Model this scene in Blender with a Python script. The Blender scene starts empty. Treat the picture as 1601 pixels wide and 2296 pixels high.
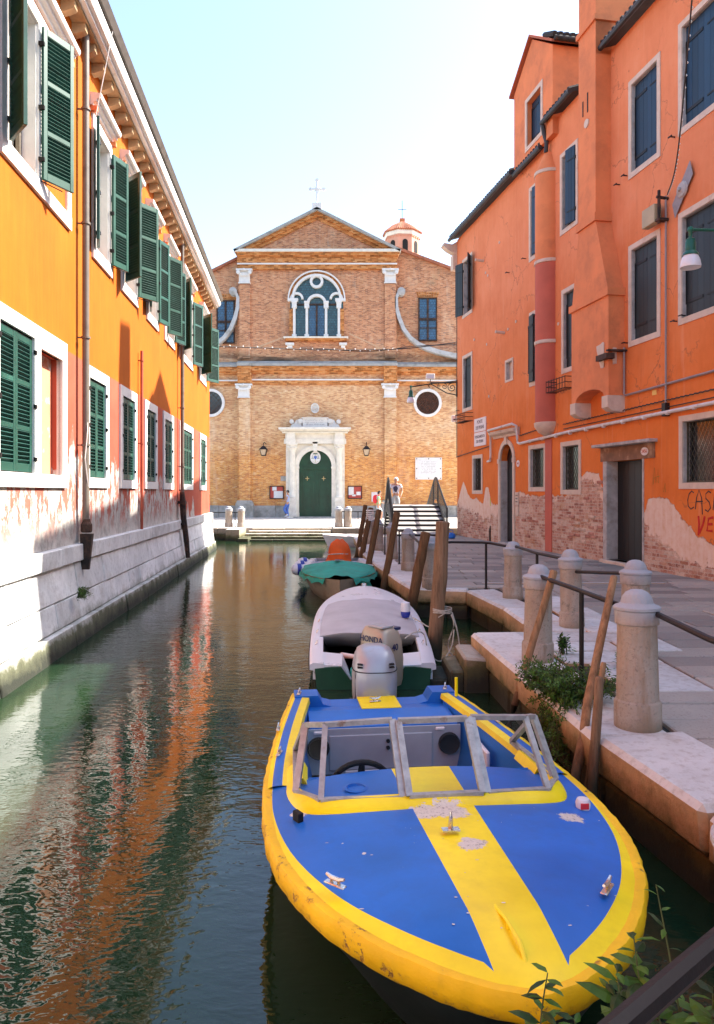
import bpy, bmesh, math, random
from mathutils import Vector, Matrix
R = random.Random(7)
PI = math.pi
sc = bpy.context.scene
col = sc.collection

# ------------------------------------------------------------------ camera
cam_d = bpy.data.cameras.new('camera'); cam = bpy.data.objects.new('camera', cam_d); col.objects.link(cam)
cam_d.sensor_fit = 'VERTICAL'; cam_d.sensor_height = 36.0; cam_d.sensor_width = 25.1
cam_d.lens = 36.0 * 1650 / 2295
cam_d.shift_y = -44.5 / 2295
cam_d.clip_start = 0.05; cam_d.clip_end = 3000
cam.location = (0, 0, 1.6); cam.rotation_euler = (PI / 2, 0, 0)
sc.camera = cam

# ------------------------------------------------------------------ light
SUN_EL = math.radians(44.8)
SUN_DIR = Vector((0.955 * math.cos(SUN_EL), 0.296 * math.cos(SUN_EL), math.sin(SUN_EL))).normalized()
world = bpy.data.worlds.new('World'); sc.world = world; world.use_nodes = True
wn = world.node_tree
sky = wn.nodes.new('ShaderNodeTexSky'); sky.sky_type = 'NISHITA'; sky.sun_disc = False
sky.sun_elevation = SUN_EL; sky.sun_rotation = math.atan2(SUN_DIR.x, SUN_DIR.y)
sky.air_density = 1.0; sky.dust_density = 1.6; sky.ozone_density = 0.9
wn.nodes['Background'].inputs['Strength'].default_value = 0.15
wn.links.new(sky.outputs[0], wn.nodes['Background'].inputs[0])
sun_d = bpy.data.lights.new('sun', 'SUN'); sun = bpy.data.objects.new('sun', sun_d); col.objects.link(sun)
sun_d.energy = 5.0; sun_d.angle = math.radians(0.5); sun_d.color = (1.0, 0.93, 0.83)
sun.rotation_euler = SUN_DIR.to_track_quat('Z', 'Y').to_euler(); sun.location = (20, 10, 30)
sc.view_settings.view_transform = 'Standard'; sc.view_settings.look = 'None'
sc.view_settings.gamma = 1.0; sc.view_settings.use_curve_mapping = False
sc.view_settings.exposure = 1.75
sc.cycles.max_bounces = 10; sc.cycles.diffuse_bounces = 6; sc.cycles.glossy_bounces = 4
sc.cycles.transparent_max_bounces = 12
sc.cycles.use_denoising = True
sc.cycles.sample_clamp_indirect = 8

# ------------------------------------------------------------------ mesh helpers
SPLIT = set('''side_wall windshield_frame opening_pane_frame door_surround chimney_band reveal casement hood_bracket impost colonnette_cap portal_jamb bracket sill
flue_band iron_anchor bare_patch corbel string_course cornice cornice_brick coping raking_cornice pedestal door_cross door_moulding doorstep name_slab cable conduit cable_bracket stud
strap tassels speaker cowl_seam vent bell_button red_stripe plinth entablature rope_hook portal_cornice portal_entablature roof'''.split())
class MB:
    def __init__(s): s.v = []; s.f = []; s.mi = []; s.m = 0; s.T = None
    def vert(s, p):
        p = Vector(p)
        if s.T is not None: p = s.T @ p
        s.v.append(tuple(p)); return len(s.v) - 1
    def verts(s, ps): return [s.vert(p) for p in ps]
    def face(s, idx): s.f.append(tuple(idx)); s.mi.append(s.m)
    def poly(s, ps): s.face(s.verts(ps))
    def box(s, x0, x1, y0, y1, z0, z1):
        i = s.verts([(x0,y0,z0),(x1,y0,z0),(x1,y1,z0),(x0,y1,z0),(x0,y0,z1),(x1,y0,z1),(x1,y1,z1),(x0,y1,z1)])
        for q in ((0,3,2,1),(4,5,6,7),(0,1,5,4),(1,2,6,5),(2,3,7,6),(3,0,4,7)): s.face([i[k] for k in q])
        return s
    def cbox(s, x0, x1, y0, y1, z0, z1, c=0.01, j=0.0):
        X = (x0, x1); Y = (y0, y1); Z = (z0, z1); ids = {}
        for a in (0,1):
            for b in (0,1):
                for d in (0,1):
                    sx = c if a == 0 else -c; sy = c if b == 0 else -c; sz = c if d == 0 else -c
                    jx, jy, jz = (R.uniform(-j, j), R.uniform(-j, j), R.uniform(-j, j)) if j else (0,0,0)
                    ids[(a,b,d,'x')] = s.vert((X[a]+jx, Y[b]+sy+jy, Z[d]+sz+jz))
                    ids[(a,b,d,'y')] = s.vert((X[a]+sx+jx, Y[b]+jy, Z[d]+sz+jz))
                    ids[(a,b,d,'z')] = s.vert((X[a]+sx+jx, Y[b]+sy+jy, Z[d]+jz))
        q = [(0,0),(1,0),(1,1),(0,1)]
        for a in (0,1):
            s.face([ids[(a,b,d,'x')] for b,d in q]); s.face([ids[(b,a,d,'y')] for b,d in q]); s.face([ids[(b,d,a,'z')] for b,d in q])
        for a in (0,1):
            for b in (0,1):
                s.face([ids[(a,b,0,'x')],ids[(a,b,1,'x')],ids[(a,b,1,'y')],ids[(a,b,0,'y')]])
                s.face([ids[(a,0,b,'x')],ids[(a,1,b,'x')],ids[(a,1,b,'z')],ids[(a,0,b,'z')]])
                s.face([ids[(0,a,b,'y')],ids[(1,a,b,'y')],ids[(1,a,b,'z')],ids[(0,a,b,'z')]])
        for a in (0,1):
            for b in (0,1):
                for d in (0,1): s.face([ids[(a,b,d,k)] for k in 'xyz'])
        return s
    def loft(s, rings, closed=True, cap=True):
        R_ = [s.verts(r) for r in rings]; n = len(R_[0])
        for a, b in zip(R_, R_[1:]):
            for k in range(n if closed else n - 1):
                k2 = (k + 1) % n; s.face([a[k], a[k2], b[k2], b[k]])
        if cap and closed: s.face(R_[0][::-1]); s.face(R_[-1])
        return s
    def tube(s, pts, r, n=8, cap=True, flat=1.0):
        pts = [Vector(p) for p in pts]; rs = r if isinstance(r, (list, tuple)) else [r] * len(pts)
        rings = []; up = Vector((0,0,1))
        for i, p in enumerate(pts):
            t = (pts[min(i+1, len(pts)-1)] - pts[max(i-1, 0)])
            if t.length < 1e-9: t = Vector((0,0,1))
            t.normalize()
            ref = up if abs(t.z) < 0.95 else Vector((1,0,0))
            a = t.cross(ref).normalized(); b = a.cross(t).normalized()
            rings.append([p + (a * math.cos(2*PI*k/n) * flat + b * math.sin(2*PI*k/n)) * rs[i] for k in range(n)])
        s.loft(rings, True, cap); return s
    def lathe(s, prof, c=(0,0,0), n=20, a0=0, a1=2*PI, ax='z'):
        full = abs(a1 - a0 - 2*PI) < 1e-6; rings = []
        m = n if full else n + 1
        for r, z in prof:
            ring = []
            for k in range(m):
                t = a0 + (a1 - a0) * k / n
                u, w = r * math.cos(t), r * math.sin(t)
                if ax == 'z': ring.append((c[0]+u, c[1]+w, c[2]+z))
                elif ax == 'x': ring.append((c[0]+z, c[1]+u, c[2]+w))
                else: ring.append((c[0]+u, c[1]+z, c[2]+w))
            rings.append(ring)
        s.loft(rings, full, full); return s
    def prism(s, pts, o, e):
        """pts: closed outline; o(p)->base point; e: extrude vector"""
        A = s.verts([o(p) for p in pts]); e = Vector(e)
        B = s.verts([Vector(o(p)) + e for p in pts]); n = len(pts)
        s.face(A[::-1]); s.face(B)
        for k in range(n): s.face([A[k], A[(k+1)%n], B[(k+1)%n], B[k]])
        return s
    def ring_arch(s, cx, cz, r0, r1, y0, y1, a0=0, a1=PI, n=16, rz=1.0):
        full = abs(a1 - a0 - 2*PI) < 1e-6; rings = []
        for k in range(n + 1 - (1 if full else 0)):
            t = a0 + (a1 - a0) * k / n; c, q = math.cos(t), math.sin(t) * rz
            rings.append([(cx+r0*c, y0, cz+r0*q), (cx+r1*c, y0, cz+r1*q), (cx+r1*c, y1, cz+r1*q), (cx+r0*c, y1, cz+r0*q)])
        if full: rings.append(rings[0]); s.loft(rings, True, False)
        else: s.loft(rings, True, True)
        return s
    def mesh(s, name, mats, smooth=None):
        me = bpy.data.meshes.new(name); me.from_pydata(s.v, [], s.f)
        for m in (mats if isinstance(mats, (list, tuple)) else [mats]): me.materials.append(m)
        if any(s.mi): me.polygons.foreach_set('material_index', s.mi)
        bm = bmesh.new(); bm.from_mesh(me)
        bmesh.ops.remove_doubles(bm, verts=bm.verts, dist=1e-5)
        bmesh.ops.recalc_face_normals(bm, faces=bm.faces); bm.to_mesh(me); bm.free()
        if smooth:
            me.polygons.foreach_set('use_smooth', [True] * len(me.polygons))
            me.set_sharp_from_angle(angle=math.radians(smooth))
        me.update(); return me
    def obj(s, name, mats, parent=None, smooth=None, loc=None, rot=None):
        if name in SPLIT and loc is None:
            ps = s.pieces()
            if len(ps) > 1:
                for q in ps[1:]: link(name, q.mesh(name, mats, smooth), parent, loc, rot)
                return link(name, ps[0].mesh(name, mats, smooth), parent, loc, rot)
        return link(name, s.mesh(name, mats, smooth), parent, loc, rot)
    def pieces(s):
        par = list(range(len(s.v)))
        def find(a):
            while par[a] != a: par[a] = par[par[a]]; a = par[a]
            return a
        for f in s.f:
            for b in f[1:]: par[find(f[0])] = find(b)
        groups = {}
        for f, m in zip(s.f, s.mi): groups.setdefault(find(f[0]), []).append((f, m))
        out = []
        for fs in groups.values():
            q = MB(); ix = {}
            for f, m in fs:
                for i in f:
                    if i not in ix: ix[i] = len(q.v); q.v.append(s.v[i])
                q.f.append(tuple(ix[i] for i in f)); q.mi.append(m)
            out.append(q)
        return out

def link(name, me, parent=None, loc=None, rot=None):
    o = bpy.data.objects.new(name, me); col.objects.link(o)
    if parent is not None: o.parent = parent
    if loc is not None: o.location = loc
    if rot is not None: o.rotation_euler = rot
    return o
def thing(name, label, cat, loc=(0,0,0), rz=0, group=None):
    o = bpy.data.objects.new(name, None); col.objects.link(o); o.location = loc; o.rotation_euler = (0,0,rz)
    o.empty_display_size = 0.1
    return tag(o, label, cat, group)
def tag(o, label, cat, group=None):
    o['label'] = label; o['category'] = cat
    if group: o['group'] = group
    return o
def copy_tree(o, parent=None):
    c = o.copy(); col.objects.link(c); c.parent = parent
    for ch in list(o.children): copy_tree(ch, c)
    return c
def text_mesh(body, size, mat, name, parent, M, depth=0.002, align='CENTER'):
    cu = bpy.data.curves.new(name, 'FONT'); cu.body = body; cu.size = size; cu.extrude = depth
    cu.offset = size*.018; cu.align_x = align; cu.align_y = 'CENTER'; cu.resolution_u = 3; cu.space_line = 1.15
    to = bpy.data.objects.new(name, cu); col.objects.link(to)
    dg = bpy.context.evaluated_depsgraph_get(); me = bpy.data.meshes.new_from_object(to.evaluated_get(dg))
    bpy.data.objects.remove(to); me.materials.clear(); me.materials.append(mat)
    o = link(name, me, parent); o.matrix_local = M; return o

# ------------------------------------------------------------------ material helpers
class NT:
    def __init__(s, name):
        s.m = bpy.data.materials.new(name); s.m.use_nodes = True; s.t = s.m.node_tree
        s.b = s.t.nodes['Principled BSDF']
    def n(s, typ, ins=None, **kw):
        nd = s.t.nodes.new('ShaderNode' + typ)
        for k, v in kw.items(): setattr(nd, k, v)
        if ins:
            for k, v in ins.items():
                sock = nd.inputs[k]
                if isinstance(v, bpy.types.NodeSocket): s.t.links.new(v, sock)
                else: sock.default_value = v
        return nd
    def link(s, a, b): s.t.links.new(a, b)
    def math(s, op, a, b=0.0, c=None, clamp=False):
        d = {0: a, 1: b}
        if c is not None: d[2] = c
        return s.n('Math', d, operation=op, use_clamp=clamp).outputs[0]
    def mix(s, fac, a, b, blend='MIX'):
        nd = s.n('Mix', data_type='RGBA', blend_type=blend)
        for sock, v in ((nd.inputs[0], fac), (nd.inputs[6], a), (nd.inputs[7], b)):
            if isinstance(v, bpy.types.NodeSocket): s.t.links.new(v, sock)
            else: sock.default_value = (*v, 1) if isinstance(v, tuple) and len(v) == 3 else v
        return nd.outputs[2]
    def ramp(s, fac, stops, interp='LINEAR'):
        nd = s.n('ValToRGB', {0: fac}); cr = nd.color_ramp; cr.interpolation = interp
        while len(cr.elements) > 1: cr.elements.remove(cr.elements[-1])
        for i, (p, c) in enumerate(stops):
            e = cr.elements[0] if i == 0 else cr.elements.new(p)
            e.position = p; e.color = (*c, 1) if len(c) == 3 else c
        return nd.outputs[0]
    def coord(s, which='Object', scale=None, rnd=False):
        o = s.n('TexCoord').outputs[which]
        if rnd:
            oi = s.n('ObjectInfo').outputs['Random']
            v = s.n('VectorMath', {0: o, 1: s.n('CombineXYZ', {0: s.math('MULTIPLY', oi, 37.0), 1: s.math('MULTIPLY', oi, 71.0), 2: s.math('MULTIPLY', oi, 13.0)}).outputs[0]}, operation='ADD').outputs[0]
            o = v
        if scale: o = s.n('VectorMath', {0: o, 1: scale}, operation='MULTIPLY').outputs[0]
        return o
    def noise(s, vec, scale, detail=4, rough=0.55, dist=0.0, out=0):
        return s.n('TexNoise', {'Vector': vec, 'Scale': scale, 'Detail': detail, 'Roughness': rough, 'Distortion': dist}).outputs[out]
    def step(s, v, a, b):
        return s.n('MapRange', {0: v, 1: a, 2: b, 3: 0.0, 4: 1.0}, clamp=True).outputs[0]
    def bump(s, h, strength, dist=0.01, normal=None):
        d = {'Height': h, 'Strength': strength, 'Distance': dist}
        if normal is not None: d['Normal'] = normal
        nd = s.n('Bump', d); s.link(nd.outputs[0], s.b.inputs['Normal']); return nd.outputs[0]
    def set(s, **kw):
        for k, v in kw.items():
            k = {'base': 'Base Color', 'rough': 'Roughness', 'metal': 'Metallic', 'spec': 'Specular IOR Level'}.get(k, k)
            sock = s.b.inputs[k]
            if isinstance(v, bpy.types.NodeSocket): s.link(v, sock)
            else: sock.default_value = (*v, 1) if isinstance(v, tuple) and len(v) == 3 else v
        return s

def plain(name, c, rough=0.6, var=0.2, ns=3.0, bump=0.15, bs=40, metal=0.0, spec=0.4, dirt=None, dirt_t=(0.55, 0.7), dirt_s=2.0, rnd=False, coat=0.0, bd=0.004, rv=0.0):
    t = NT(name); co = t.coord(rnd=rnd)
    n1 = t.noise(co, ns, 5, 0.6)
    d = tuple(x * (1 - var) for x in c); l = tuple(min(1, x * (1 + var)) for x in c)
    cc = t.ramp(n1, [(0.3, d), (0.7, l)])
    if rv:
        oi = t.n('ObjectInfo').outputs['Random']
        hsv = t.n('HueSaturation', {'Hue': 0.5, 'Saturation': 1.0, 'Value': t.n('MapRange', {0: oi, 3: 1 - rv, 4: 1 + rv}).outputs[0], 'Fac': 1.0, 'Color': cc}); cc = hsv.outputs[0]
    if dirt:
        n2 = t.noise(co, dirt_s, 8, 0.65); cc = t.mix(t.step(n2, *dirt_t), cc, dirt)
    t.set(base=cc, metal=metal, spec=spec)
    n3 = t.noise(co, bs, 4, 0.6)
    t.set(rough=t.n('MapRange', {0: n1, 3: max(0, rough - 0.1), 4: min(1, rough + 0.1)}).outputs[0])
    if coat: t.set(**{'Coat Weight': coat, 'Coat Roughness': 0.15})
    if bump: t.bump(n3, bump, bd)
    return t.m

M = {}
M['white_stone'] = plain('white_stone', (0.66,0.63,0.57), 0.75, 0.1, 6, 0.4, 30, dirt=(0.33,0.29,0.23), dirt_t=(0.56,0.78), dirt_s=3)
M['white_frame'] = plain('white_frame', (0.72,0.70,0.66), 0.75, 0.07, 5, 0.25, 30, dirt=(0.45,0.41,0.36), dirt_t=(0.6,0.85), dirt_s=4)
M['cream_stone'] = plain('cream_stone', (0.74,0.70,0.60), 0.75, 0.1, 4, 0.3, 20, dirt=(0.42,0.38,0.30), dirt_t=(0.58,0.85), dirt_s=1.2)
M['grey_stone'] = plain('grey_stone', (0.36,0.35,0.32), 0.8, 0.2, 4, 0.5, 20, dirt=(0.16,0.16,0.13), dirt_t=(0.5,0.75), dirt_s=1.5)
M['green_shutter'] = plain('green_shutter', (0.010,0.065,0.045), 0.45, 0.2, 3, 0.1, 60, rnd=True, rv=0.18, dirt=(0.03,0.12,0.09), dirt_t=(0.55,0.8))
M['dark_shutter'] = plain('dark_shutter', (0.012,0.018,0.020), 0.5, 0.25, 2, 0.3, 30, rnd=True, rv=0.3)
M['blue_shutter'] = plain('blue_shutter', (0.006,0.028,0.06), 0.5, 0.2, 2, 0.3, 30, rnd=True, rv=0.3)
M['black_iron'] = plain('black_iron', (0.012,0.010,0.010), 0.5, 0.3, 8, 0.3, 60, spec=0.3, dirt=(0.04,0.018,0.01), dirt_t=(0.6,0.75), dirt_s=9)
M['rust_iron'] = plain('rust_iron', (0.07,0.035,0.022), 0.8, 0.4, 8, 0.6, 50, dirt=(0.02,0.015,0.013), dirt_t=(0.45,0.6), dirt_s=6)
M['zinc'] = plain('zinc', (0.15,0.125,0.10), 0.5, 0.2, 3, 0.1, 30, dirt=(.08,.06,.045), dirt_t=(.5,.7), dirt_s=3)
M['white_pipe'] = plain('white_pipe', (0.62,0.58,0.55), 0.5, 0.15, 6, 0.1, 30, dirt=(0.35,0.3,0.26), dirt_t=(0.55,0.75), dirt_s=5)
M['grey_pipe'] = plain('grey_pipe', (0.26,0.22,0.22), 0.5, 0.15, 6, 0.1, 30)
M['red_pipe'] = plain('red_pipe', (0.36,0.07,0.035), 0.6, 0.25, 4, 0.2, 30)
M['tile'] = plain('tile', (0.36,0.13,0.07), 0.85, 0.35, 4, 0.4, 25, rnd=True)
M['dark_tile'] = plain('dark_tile', (0.035,0.03,0.028), 0.85, 0.4, 6, 0.4, 25)
M['dark_interior'] = plain('dark_interior', (0.015,0.014,0.013), 0.9, 0.3, 2, 0)
M['dark_door'] = plain('dark_door', (0.009,0.008,0.008), 0.5, 0.2, 2, 0.2, 20)
M['old_wood'] = plain('old_wood', (0.20,0.17,0.13), 0.85, 0.35, 4, 0.5, 20)
M['curtain'] = plain('curtain', (0.48,0.46,0.38), 0.8, 0.12, 3, 0.2, 10)
M['church_green'] = plain('church_green', (0.010,0.055,0.030), 0.35, 0.3, 1.2, 0.1, 20)
M['brass'] = plain('brass', (0.5,0.4,0.18), 0.4, 0.1, 4, 0.0, 20, metal=0.3)
M['paper'] = plain('paper', (0.7,0.7,0.68), 0.8, 0.08, 9, 0)
M['red_board'] = plain('red_board', (0.42,0.07,0.05), 0.7, 0.1, 9, 0)
M['lamp_green'] = plain('lamp_green', (0.012,0.10,0.06), 0.35, 0.3, 6, 0.1, 30)
M['opal'] = plain('opal', (0.75,0.73,0.75), 0.25, 0.05, 5, 0, spec=0.6)
M['lantern_glass'] = plain('lantern_glass', (0.5,0.38,0.25), 0.2, 0.15, 5, 0)
M['chrome'] = plain('chrome', (0.62,0.60,0.56), 0.28, 0.2, 20, 0.1, 60, metal=0.9)
M['alu'] = plain('alu', (0.36,0.36,0.35), 0.5, 0.25, 20, 0.3, 60, metal=0.5, dirt=(0.20,0.11,0.06), dirt_t=(0.60,0.72), dirt_s=9)
M['black_plastic'] = plain('black_plastic', (0.008,0.008,0.009), 0.65, 0.3, 6, 0.05, 40, spec=.25)
M['rope'] = plain('rope', (0.40,0.38,0.33), 0.9, 0.3, 30, 0.4, 90)
M['cable'] = plain('cable', (0.05,0.04,0.035), 0.7, 0.2, 6, 0)
M['fairy'] = plain('fairy', (0.8,0.78,0.72), 0.4, 0.05, 6, 0)
M['graffiti_black'] = plain('graffiti_black', (0.035,0.03,0.03), 0.8, 0.3, 30, 0)
M['graffiti_red'] = plain('graffiti_red', (0.5,0.02,0.01), 0.8, 0.2, 30, 0)
M['graffiti_green'] = plain('graffiti_green', (0.22,0.18,0.02), 0.8, 0.2, 30, 0)
M['letter'] = plain('letter', (0.16,0.12,0.11), 0.8, 0.1, 30, 0)
M['letter_faint'] = plain('letter_faint', (0.42,0.40,0.38), 0.8, 0.1, 30, 0)
M['plaque'] = plain('plaque', (0.72,0.64,0.62), 0.6, 0.06, 6, 0.1, 30)
M['skin'] = plain('skin', (0.48,0.26,0.17), 0.55, 0.1, 8, 0.05, 40)
M['hair_dark'] = plain('hair_dark', (0.02,0.016,0.014), 0.6, 0.3, 20, 0.3, 60)
M['hair_white'] = plain('hair_white', (0.7,0.68,0.65), 0.7, 0.1, 20, 0.3, 60)
M['cloth_blue'] = plain('cloth_blue', (0.36,0.44,0.66), 0.85, 0.12, 9, 0.3, 30)
M['cloth_jeans'] = plain('cloth_jeans', (0.08,0.16,0.46), 0.85, 0.15, 9, 0.3, 30)
M['cloth_white'] = plain('cloth_white', (0.62,0.62,0.72), 0.85, 0.08, 9, 0.3, 30)
M['cloth_shorts'] = plain('cloth_shorts', (0.40,0.45,0.46), 0.85, 0.1, 9, 0.3, 30)
M['cloth_green'] = plain('cloth_green', (0.26,0.62,0.28), 0.85, 0.1, 9, 0.3, 30)
M['cloth_red'] = plain('cloth_red', (0.55,0.03,0.04), 0.8, 0.1, 9, 0.3, 30)
M['print_dark'] = plain('print_dark', (0.04,0.04,0.08), 0.8, 0.2, 9, 0)

# leaf material: two-sided, slightly translucent
def leaf_mat(name, c1, c2):
    t = NT(name); co = t.coord(rnd=True); n = t.noise(co, 9, 3); cc = t.ramp(n, [(0.3, c1), (0.7, c2)])
    t.set(base=cc, rough=0.5, spec=0.35)
    tr = t.n('BsdfTranslucent', {'Color': cc}); mx = t.n('MixShader', {0: 0.35, 1: t.b.outputs[0], 2: tr.outputs[0]})
    t.link(mx.outputs[0], t.t.nodes['Material Output'].inputs[0]); return t.m
M['leaf'] = leaf_mat('leaf', (0.045,0.12,0.018), (0.11,0.24,0.03))
M['leaf_dark'] = leaf_mat('leaf_dark', (0.018,0.045,0.012), (0.05,0.10,0.025))
M['stem'] = plain('stem', (0.07,0.09,0.03), 0.7, 0.2, 9, 0)

# wood of the mooring poles: vertical grain, wet and weedy at the foot
def pole_mat(name, c, wet=-0.35):
    t = NT(name); co = t.coord('Object'); st = t.n('VectorMath', {0: co, 1: (14, 14, 1.2)}, operation='MULTIPLY').outputs[0]
    n = t.noise(st, 2.2, 6, 0.7); n2 = t.noise(co, 4, 4)
    cc = t.ramp(n, [(0.25, tuple(x*0.35 for x in c)), (0.5, c), (0.75, tuple(min(1,x*1.5) for x in c))])
    z = t.n('SeparateXYZ', {0: t.n('NewGeometry').outputs['Position']}).outputs[2]
    w = t.step(t.math('ADD', z, t.math('MULTIPLY', n2, 0.35)), 0.15, -0.2)
    cc = t.mix(w, cc, (0.035,0.035,0.02)); t.set(base=cc, rough=0.85, spec=0.25)
    t.bump(n, 0.7, 0.012); return t.m
M['pole_grey'] = pole_mat('pole_grey', (0.20,0.125,0.075))
M['pole_dark'] = pole_mat('pole_dark', (0.12,0.065,0.03))
M['branch'] = pole_mat('branch', (0.27,0.16,0.085))

# quay stone: Istrian stone, paler on top, ochre on the faces, weed by the water
def quay_mat(name, top, side, gl=1.0, weed=0.0):
    t = NT(name); co = t.n('NewGeometry').outputs['Position']
    sep = t.n('SeparateXYZ', {0: co}); nz = t.n('SeparateXYZ', {0: t.n('NewGeometry').outputs['True Normal']}).outputs[2]
    n1 = t.noise(co, 1.7, 6, 0.6); n2 = t.noise(co, 14, 8, 0.7); n3 = t.noise(co, 60, 4, 0.6)
    oi = t.n('ObjectInfo').outputs['Random']
    c_top = t.ramp(n1, [(0.3, tuple(x*0.82 for x in top)), (0.65, top)])
    c_side = t.ramp(n1, [(0.3, tuple(x*0.7 for x in side)), (0.65, side)])
    cc = t.mix(t.step(nz, 0.3, 0.8), c_side, c_top)
    cc = t.mix(t.math('MULTIPLY', t.step(n2, 0.50, 0.72), .5), cc, tuple(x*0.40 for x in side)); cc = t.mix(t.math('MULTIPLY', t.step(t.noise(co, 2.6, 7, .7), .52, .68), .38), cc, (.30,.25,.19))
    hs = t.n('HueSaturation', {'Value': t.n('MapRange', {0: oi, 3: 0.86, 4: 1.1}).outputs[0], 'Color': cc}).outputs[0]
    zz = t.math('ADD', sep.outputs[2], t.math('MULTIPLY', t.math('SUBTRACT', t.noise(co, 3.2, 6, 0.7), 0.5), 0.45))
    side_f = t.step(nz, 0.75, 0.35)
    green = t.math('MULTIPLY', t.step(zz, -0.08 + weed, -0.26 + weed), t.math('MAXIMUM', side_f, t.step(sep.outputs[2], -0.1, -0.3)))
    cc = t.mix(t.math('MULTIPLY', green, .9), hs, (0.085,0.09,0.03)); cc = t.mix(t.step(zz, -0.22 + weed, -0.42 + weed), cc, (0.030,0.033,0.024))
    t.set(base=cc, rough=0.82, spec=0.3)
    h = t.math('ADD', t.math('MULTIPLY', n2, 0.7), t.math('MULTIPLY', n3, 0.3)); t.bump(h, 0.7, 0.02); return t.m
M['quay'] = quay_mat('quay_stone', (0.64,0.655,0.645), (0.50,0.34,0.19))
M['quay_low'] = quay_mat('quay_low_stone', (0.42,0.40,0.34), (0.36,0.255,0.17), weed=0.04)
M['left_base'] = quay_mat('embankment_stone', (0.80,0.80,0.79), (0.80,0.80,0.79), weed=-0.03)
M['far_quay'] = quay_mat('landing_stone', (0.66,0.62,0.55), (0.42,0.36,0.26), weed=-0.08)
def bollard_mat():
    t = NT('bollard_stone'); co = t.coord(); n1 = t.noise(co, 2.5, 6, 0.65); n2 = t.noise(co, 45, 5, 0.7)
    z = t.n('SeparateXYZ', {0: co}).outputs[2]
    st = t.noise(t.n('VectorMath', {0: t.coord(rnd=True), 1: (6, 6, 0.8)}, operation='MULTIPLY').outputs[0], 1.5, 5, 0.6)
    cc = t.ramp(n1, [(0.3, (0.33,0.27,0.215)), (0.7, (0.44,0.39,0.33))])
    rn = t.n('ObjectInfo').outputs['Random']
    cc = t.mix(t.math('MULTIPLY', t.step(st, 0.50, 0.66), t.math('ADD', .25, t.math('MULTIPLY', rn, .75))), cc, (0.24,0.15,0.08)); cc = t.mix(t.step(n2, 0.54, 0.68), cc, (0.24,0.20,0.17)); cc = t.mix(t.math('MULTIPLY', t.step(t.noise(t.coord(rnd=True), 5, 8, .75), .58, .64), .7), cc, (.16,.14,.11))
    cc = t.mix(t.step(z, 0.70, 0.80), cc, (0.36,0.38,0.41)); cc = t.mix(t.step(t.math('ADD', z, t.math('MULTIPLY', n1, 0.15)), 0.16, 0.05), cc, (0.24,0.19,0.13))
    t.set(base=cc, rough=0.8, spec=0.3); t.bump(t.math('ADD', n2, t.math('MULTIPLY', t.noise(t.coord(rnd=True), 9, 7, .7), 1.6)), 0.8, 0.012); return t.m
M['bollard'] = bollard_mat()
# trachyte paving
def paving_mat():
    t = NT('paving_stone'); co = t.n('NewGeometry').outputs['Position']; oi = t.n('ObjectInfo').outputs['Random']
    n1 = t.noise(co, 3, 6, 0.65); n2 = t.noise(co, 40, 5, 0.7)
    cc = t.ramp(t.math('ADD', t.math('MULTIPLY', n1, 0.4), t.math('MULTIPLY', oi, 0.6)), [(0.15, (0.165,0.16,0.15)), (0.45, (0.26,0.25,0.225)), (0.8, (0.40,0.375,0.325))])
    cc = t.mix(t.step(n2, 0.55, 0.75), cc, (0.13,0.11,0.11)); t.set(base=cc, rough=t.n('MapRange', {0: n1, 3: 0.45, 4: 0.75}).outputs[0], spec=0.4)
    t.bump(t.math('ADD', n2, n1), 0.35, 0.006); return t.m
M['paving'] = paving_mat()
M['paving_joint'] = plain('paving_joint', (0.035,0.032,0.028), 0.95, 0.3, 6, 0.4, 40)
M['campo'] = plain('campo_paving', (0.50,0.47,0.42), 0.8, 0.12, 1.2, 0.3, 20)

# water: dark green canal with small ripples
def water_mat():
    t = NT('canal_water'); co = t.n('NewGeometry').outputs['Position']
    w = t.n('VectorMath', {0: co, 1: (0.55, 1.0, 1.0)}, operation='MULTIPLY').outputs[0]
    rot = t.n('VectorRotate', {'Vector': w, 'Angle': 0.25}, rotation_type='Z_AXIS').outputs[0]
    n1 = t.noise(rot, 13.0, 2, 0.5, 0.5); n2 = t.noise(rot, 2.6, 2, 0.5, 0.3); n3 = t.noise(rot, 30, 1, 0.5)
    y = t.n('SeparateXYZ', {0: co}).outputs[1]
    amp = t.n('MapRange', {0: y, 1: 2.0, 2: 20.0, 3: 1.0, 4: 0.35}).outputs[0]
    amp = t.math('MULTIPLY', amp, t.n('MapRange', {0: t.noise(t.n('VectorMath', {0: co, 1: (1, .55, 1)}, operation='MULTIPLY').outputs[0], 0.55, 3, .6), 1: .35, 2: .65, 3: .35, 4: 1.15}).outputs[0])
    h = t.math('ADD', t.math('MULTIPLY', n1, 0.62), t.math('ADD', t.math('MULTIPLY', n2, 1.0), t.math('MULTIPLY', n3, 0.20)))
    t.bump(t.math('MULTIPLY', h, amp), 1.0, 0.011)
    m = t.noise(co, 0.5, 3)
    t.set(base=t.ramp(m, [(0.3, (0.007,0.022,0.011)), (0.7, (0.016,0.036,0.014))]), rough=0.03, spec=0.5); t.b.inputs['IOR'].default_value = 1.42
    return t.m
M['water'] = water_mat()

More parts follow.
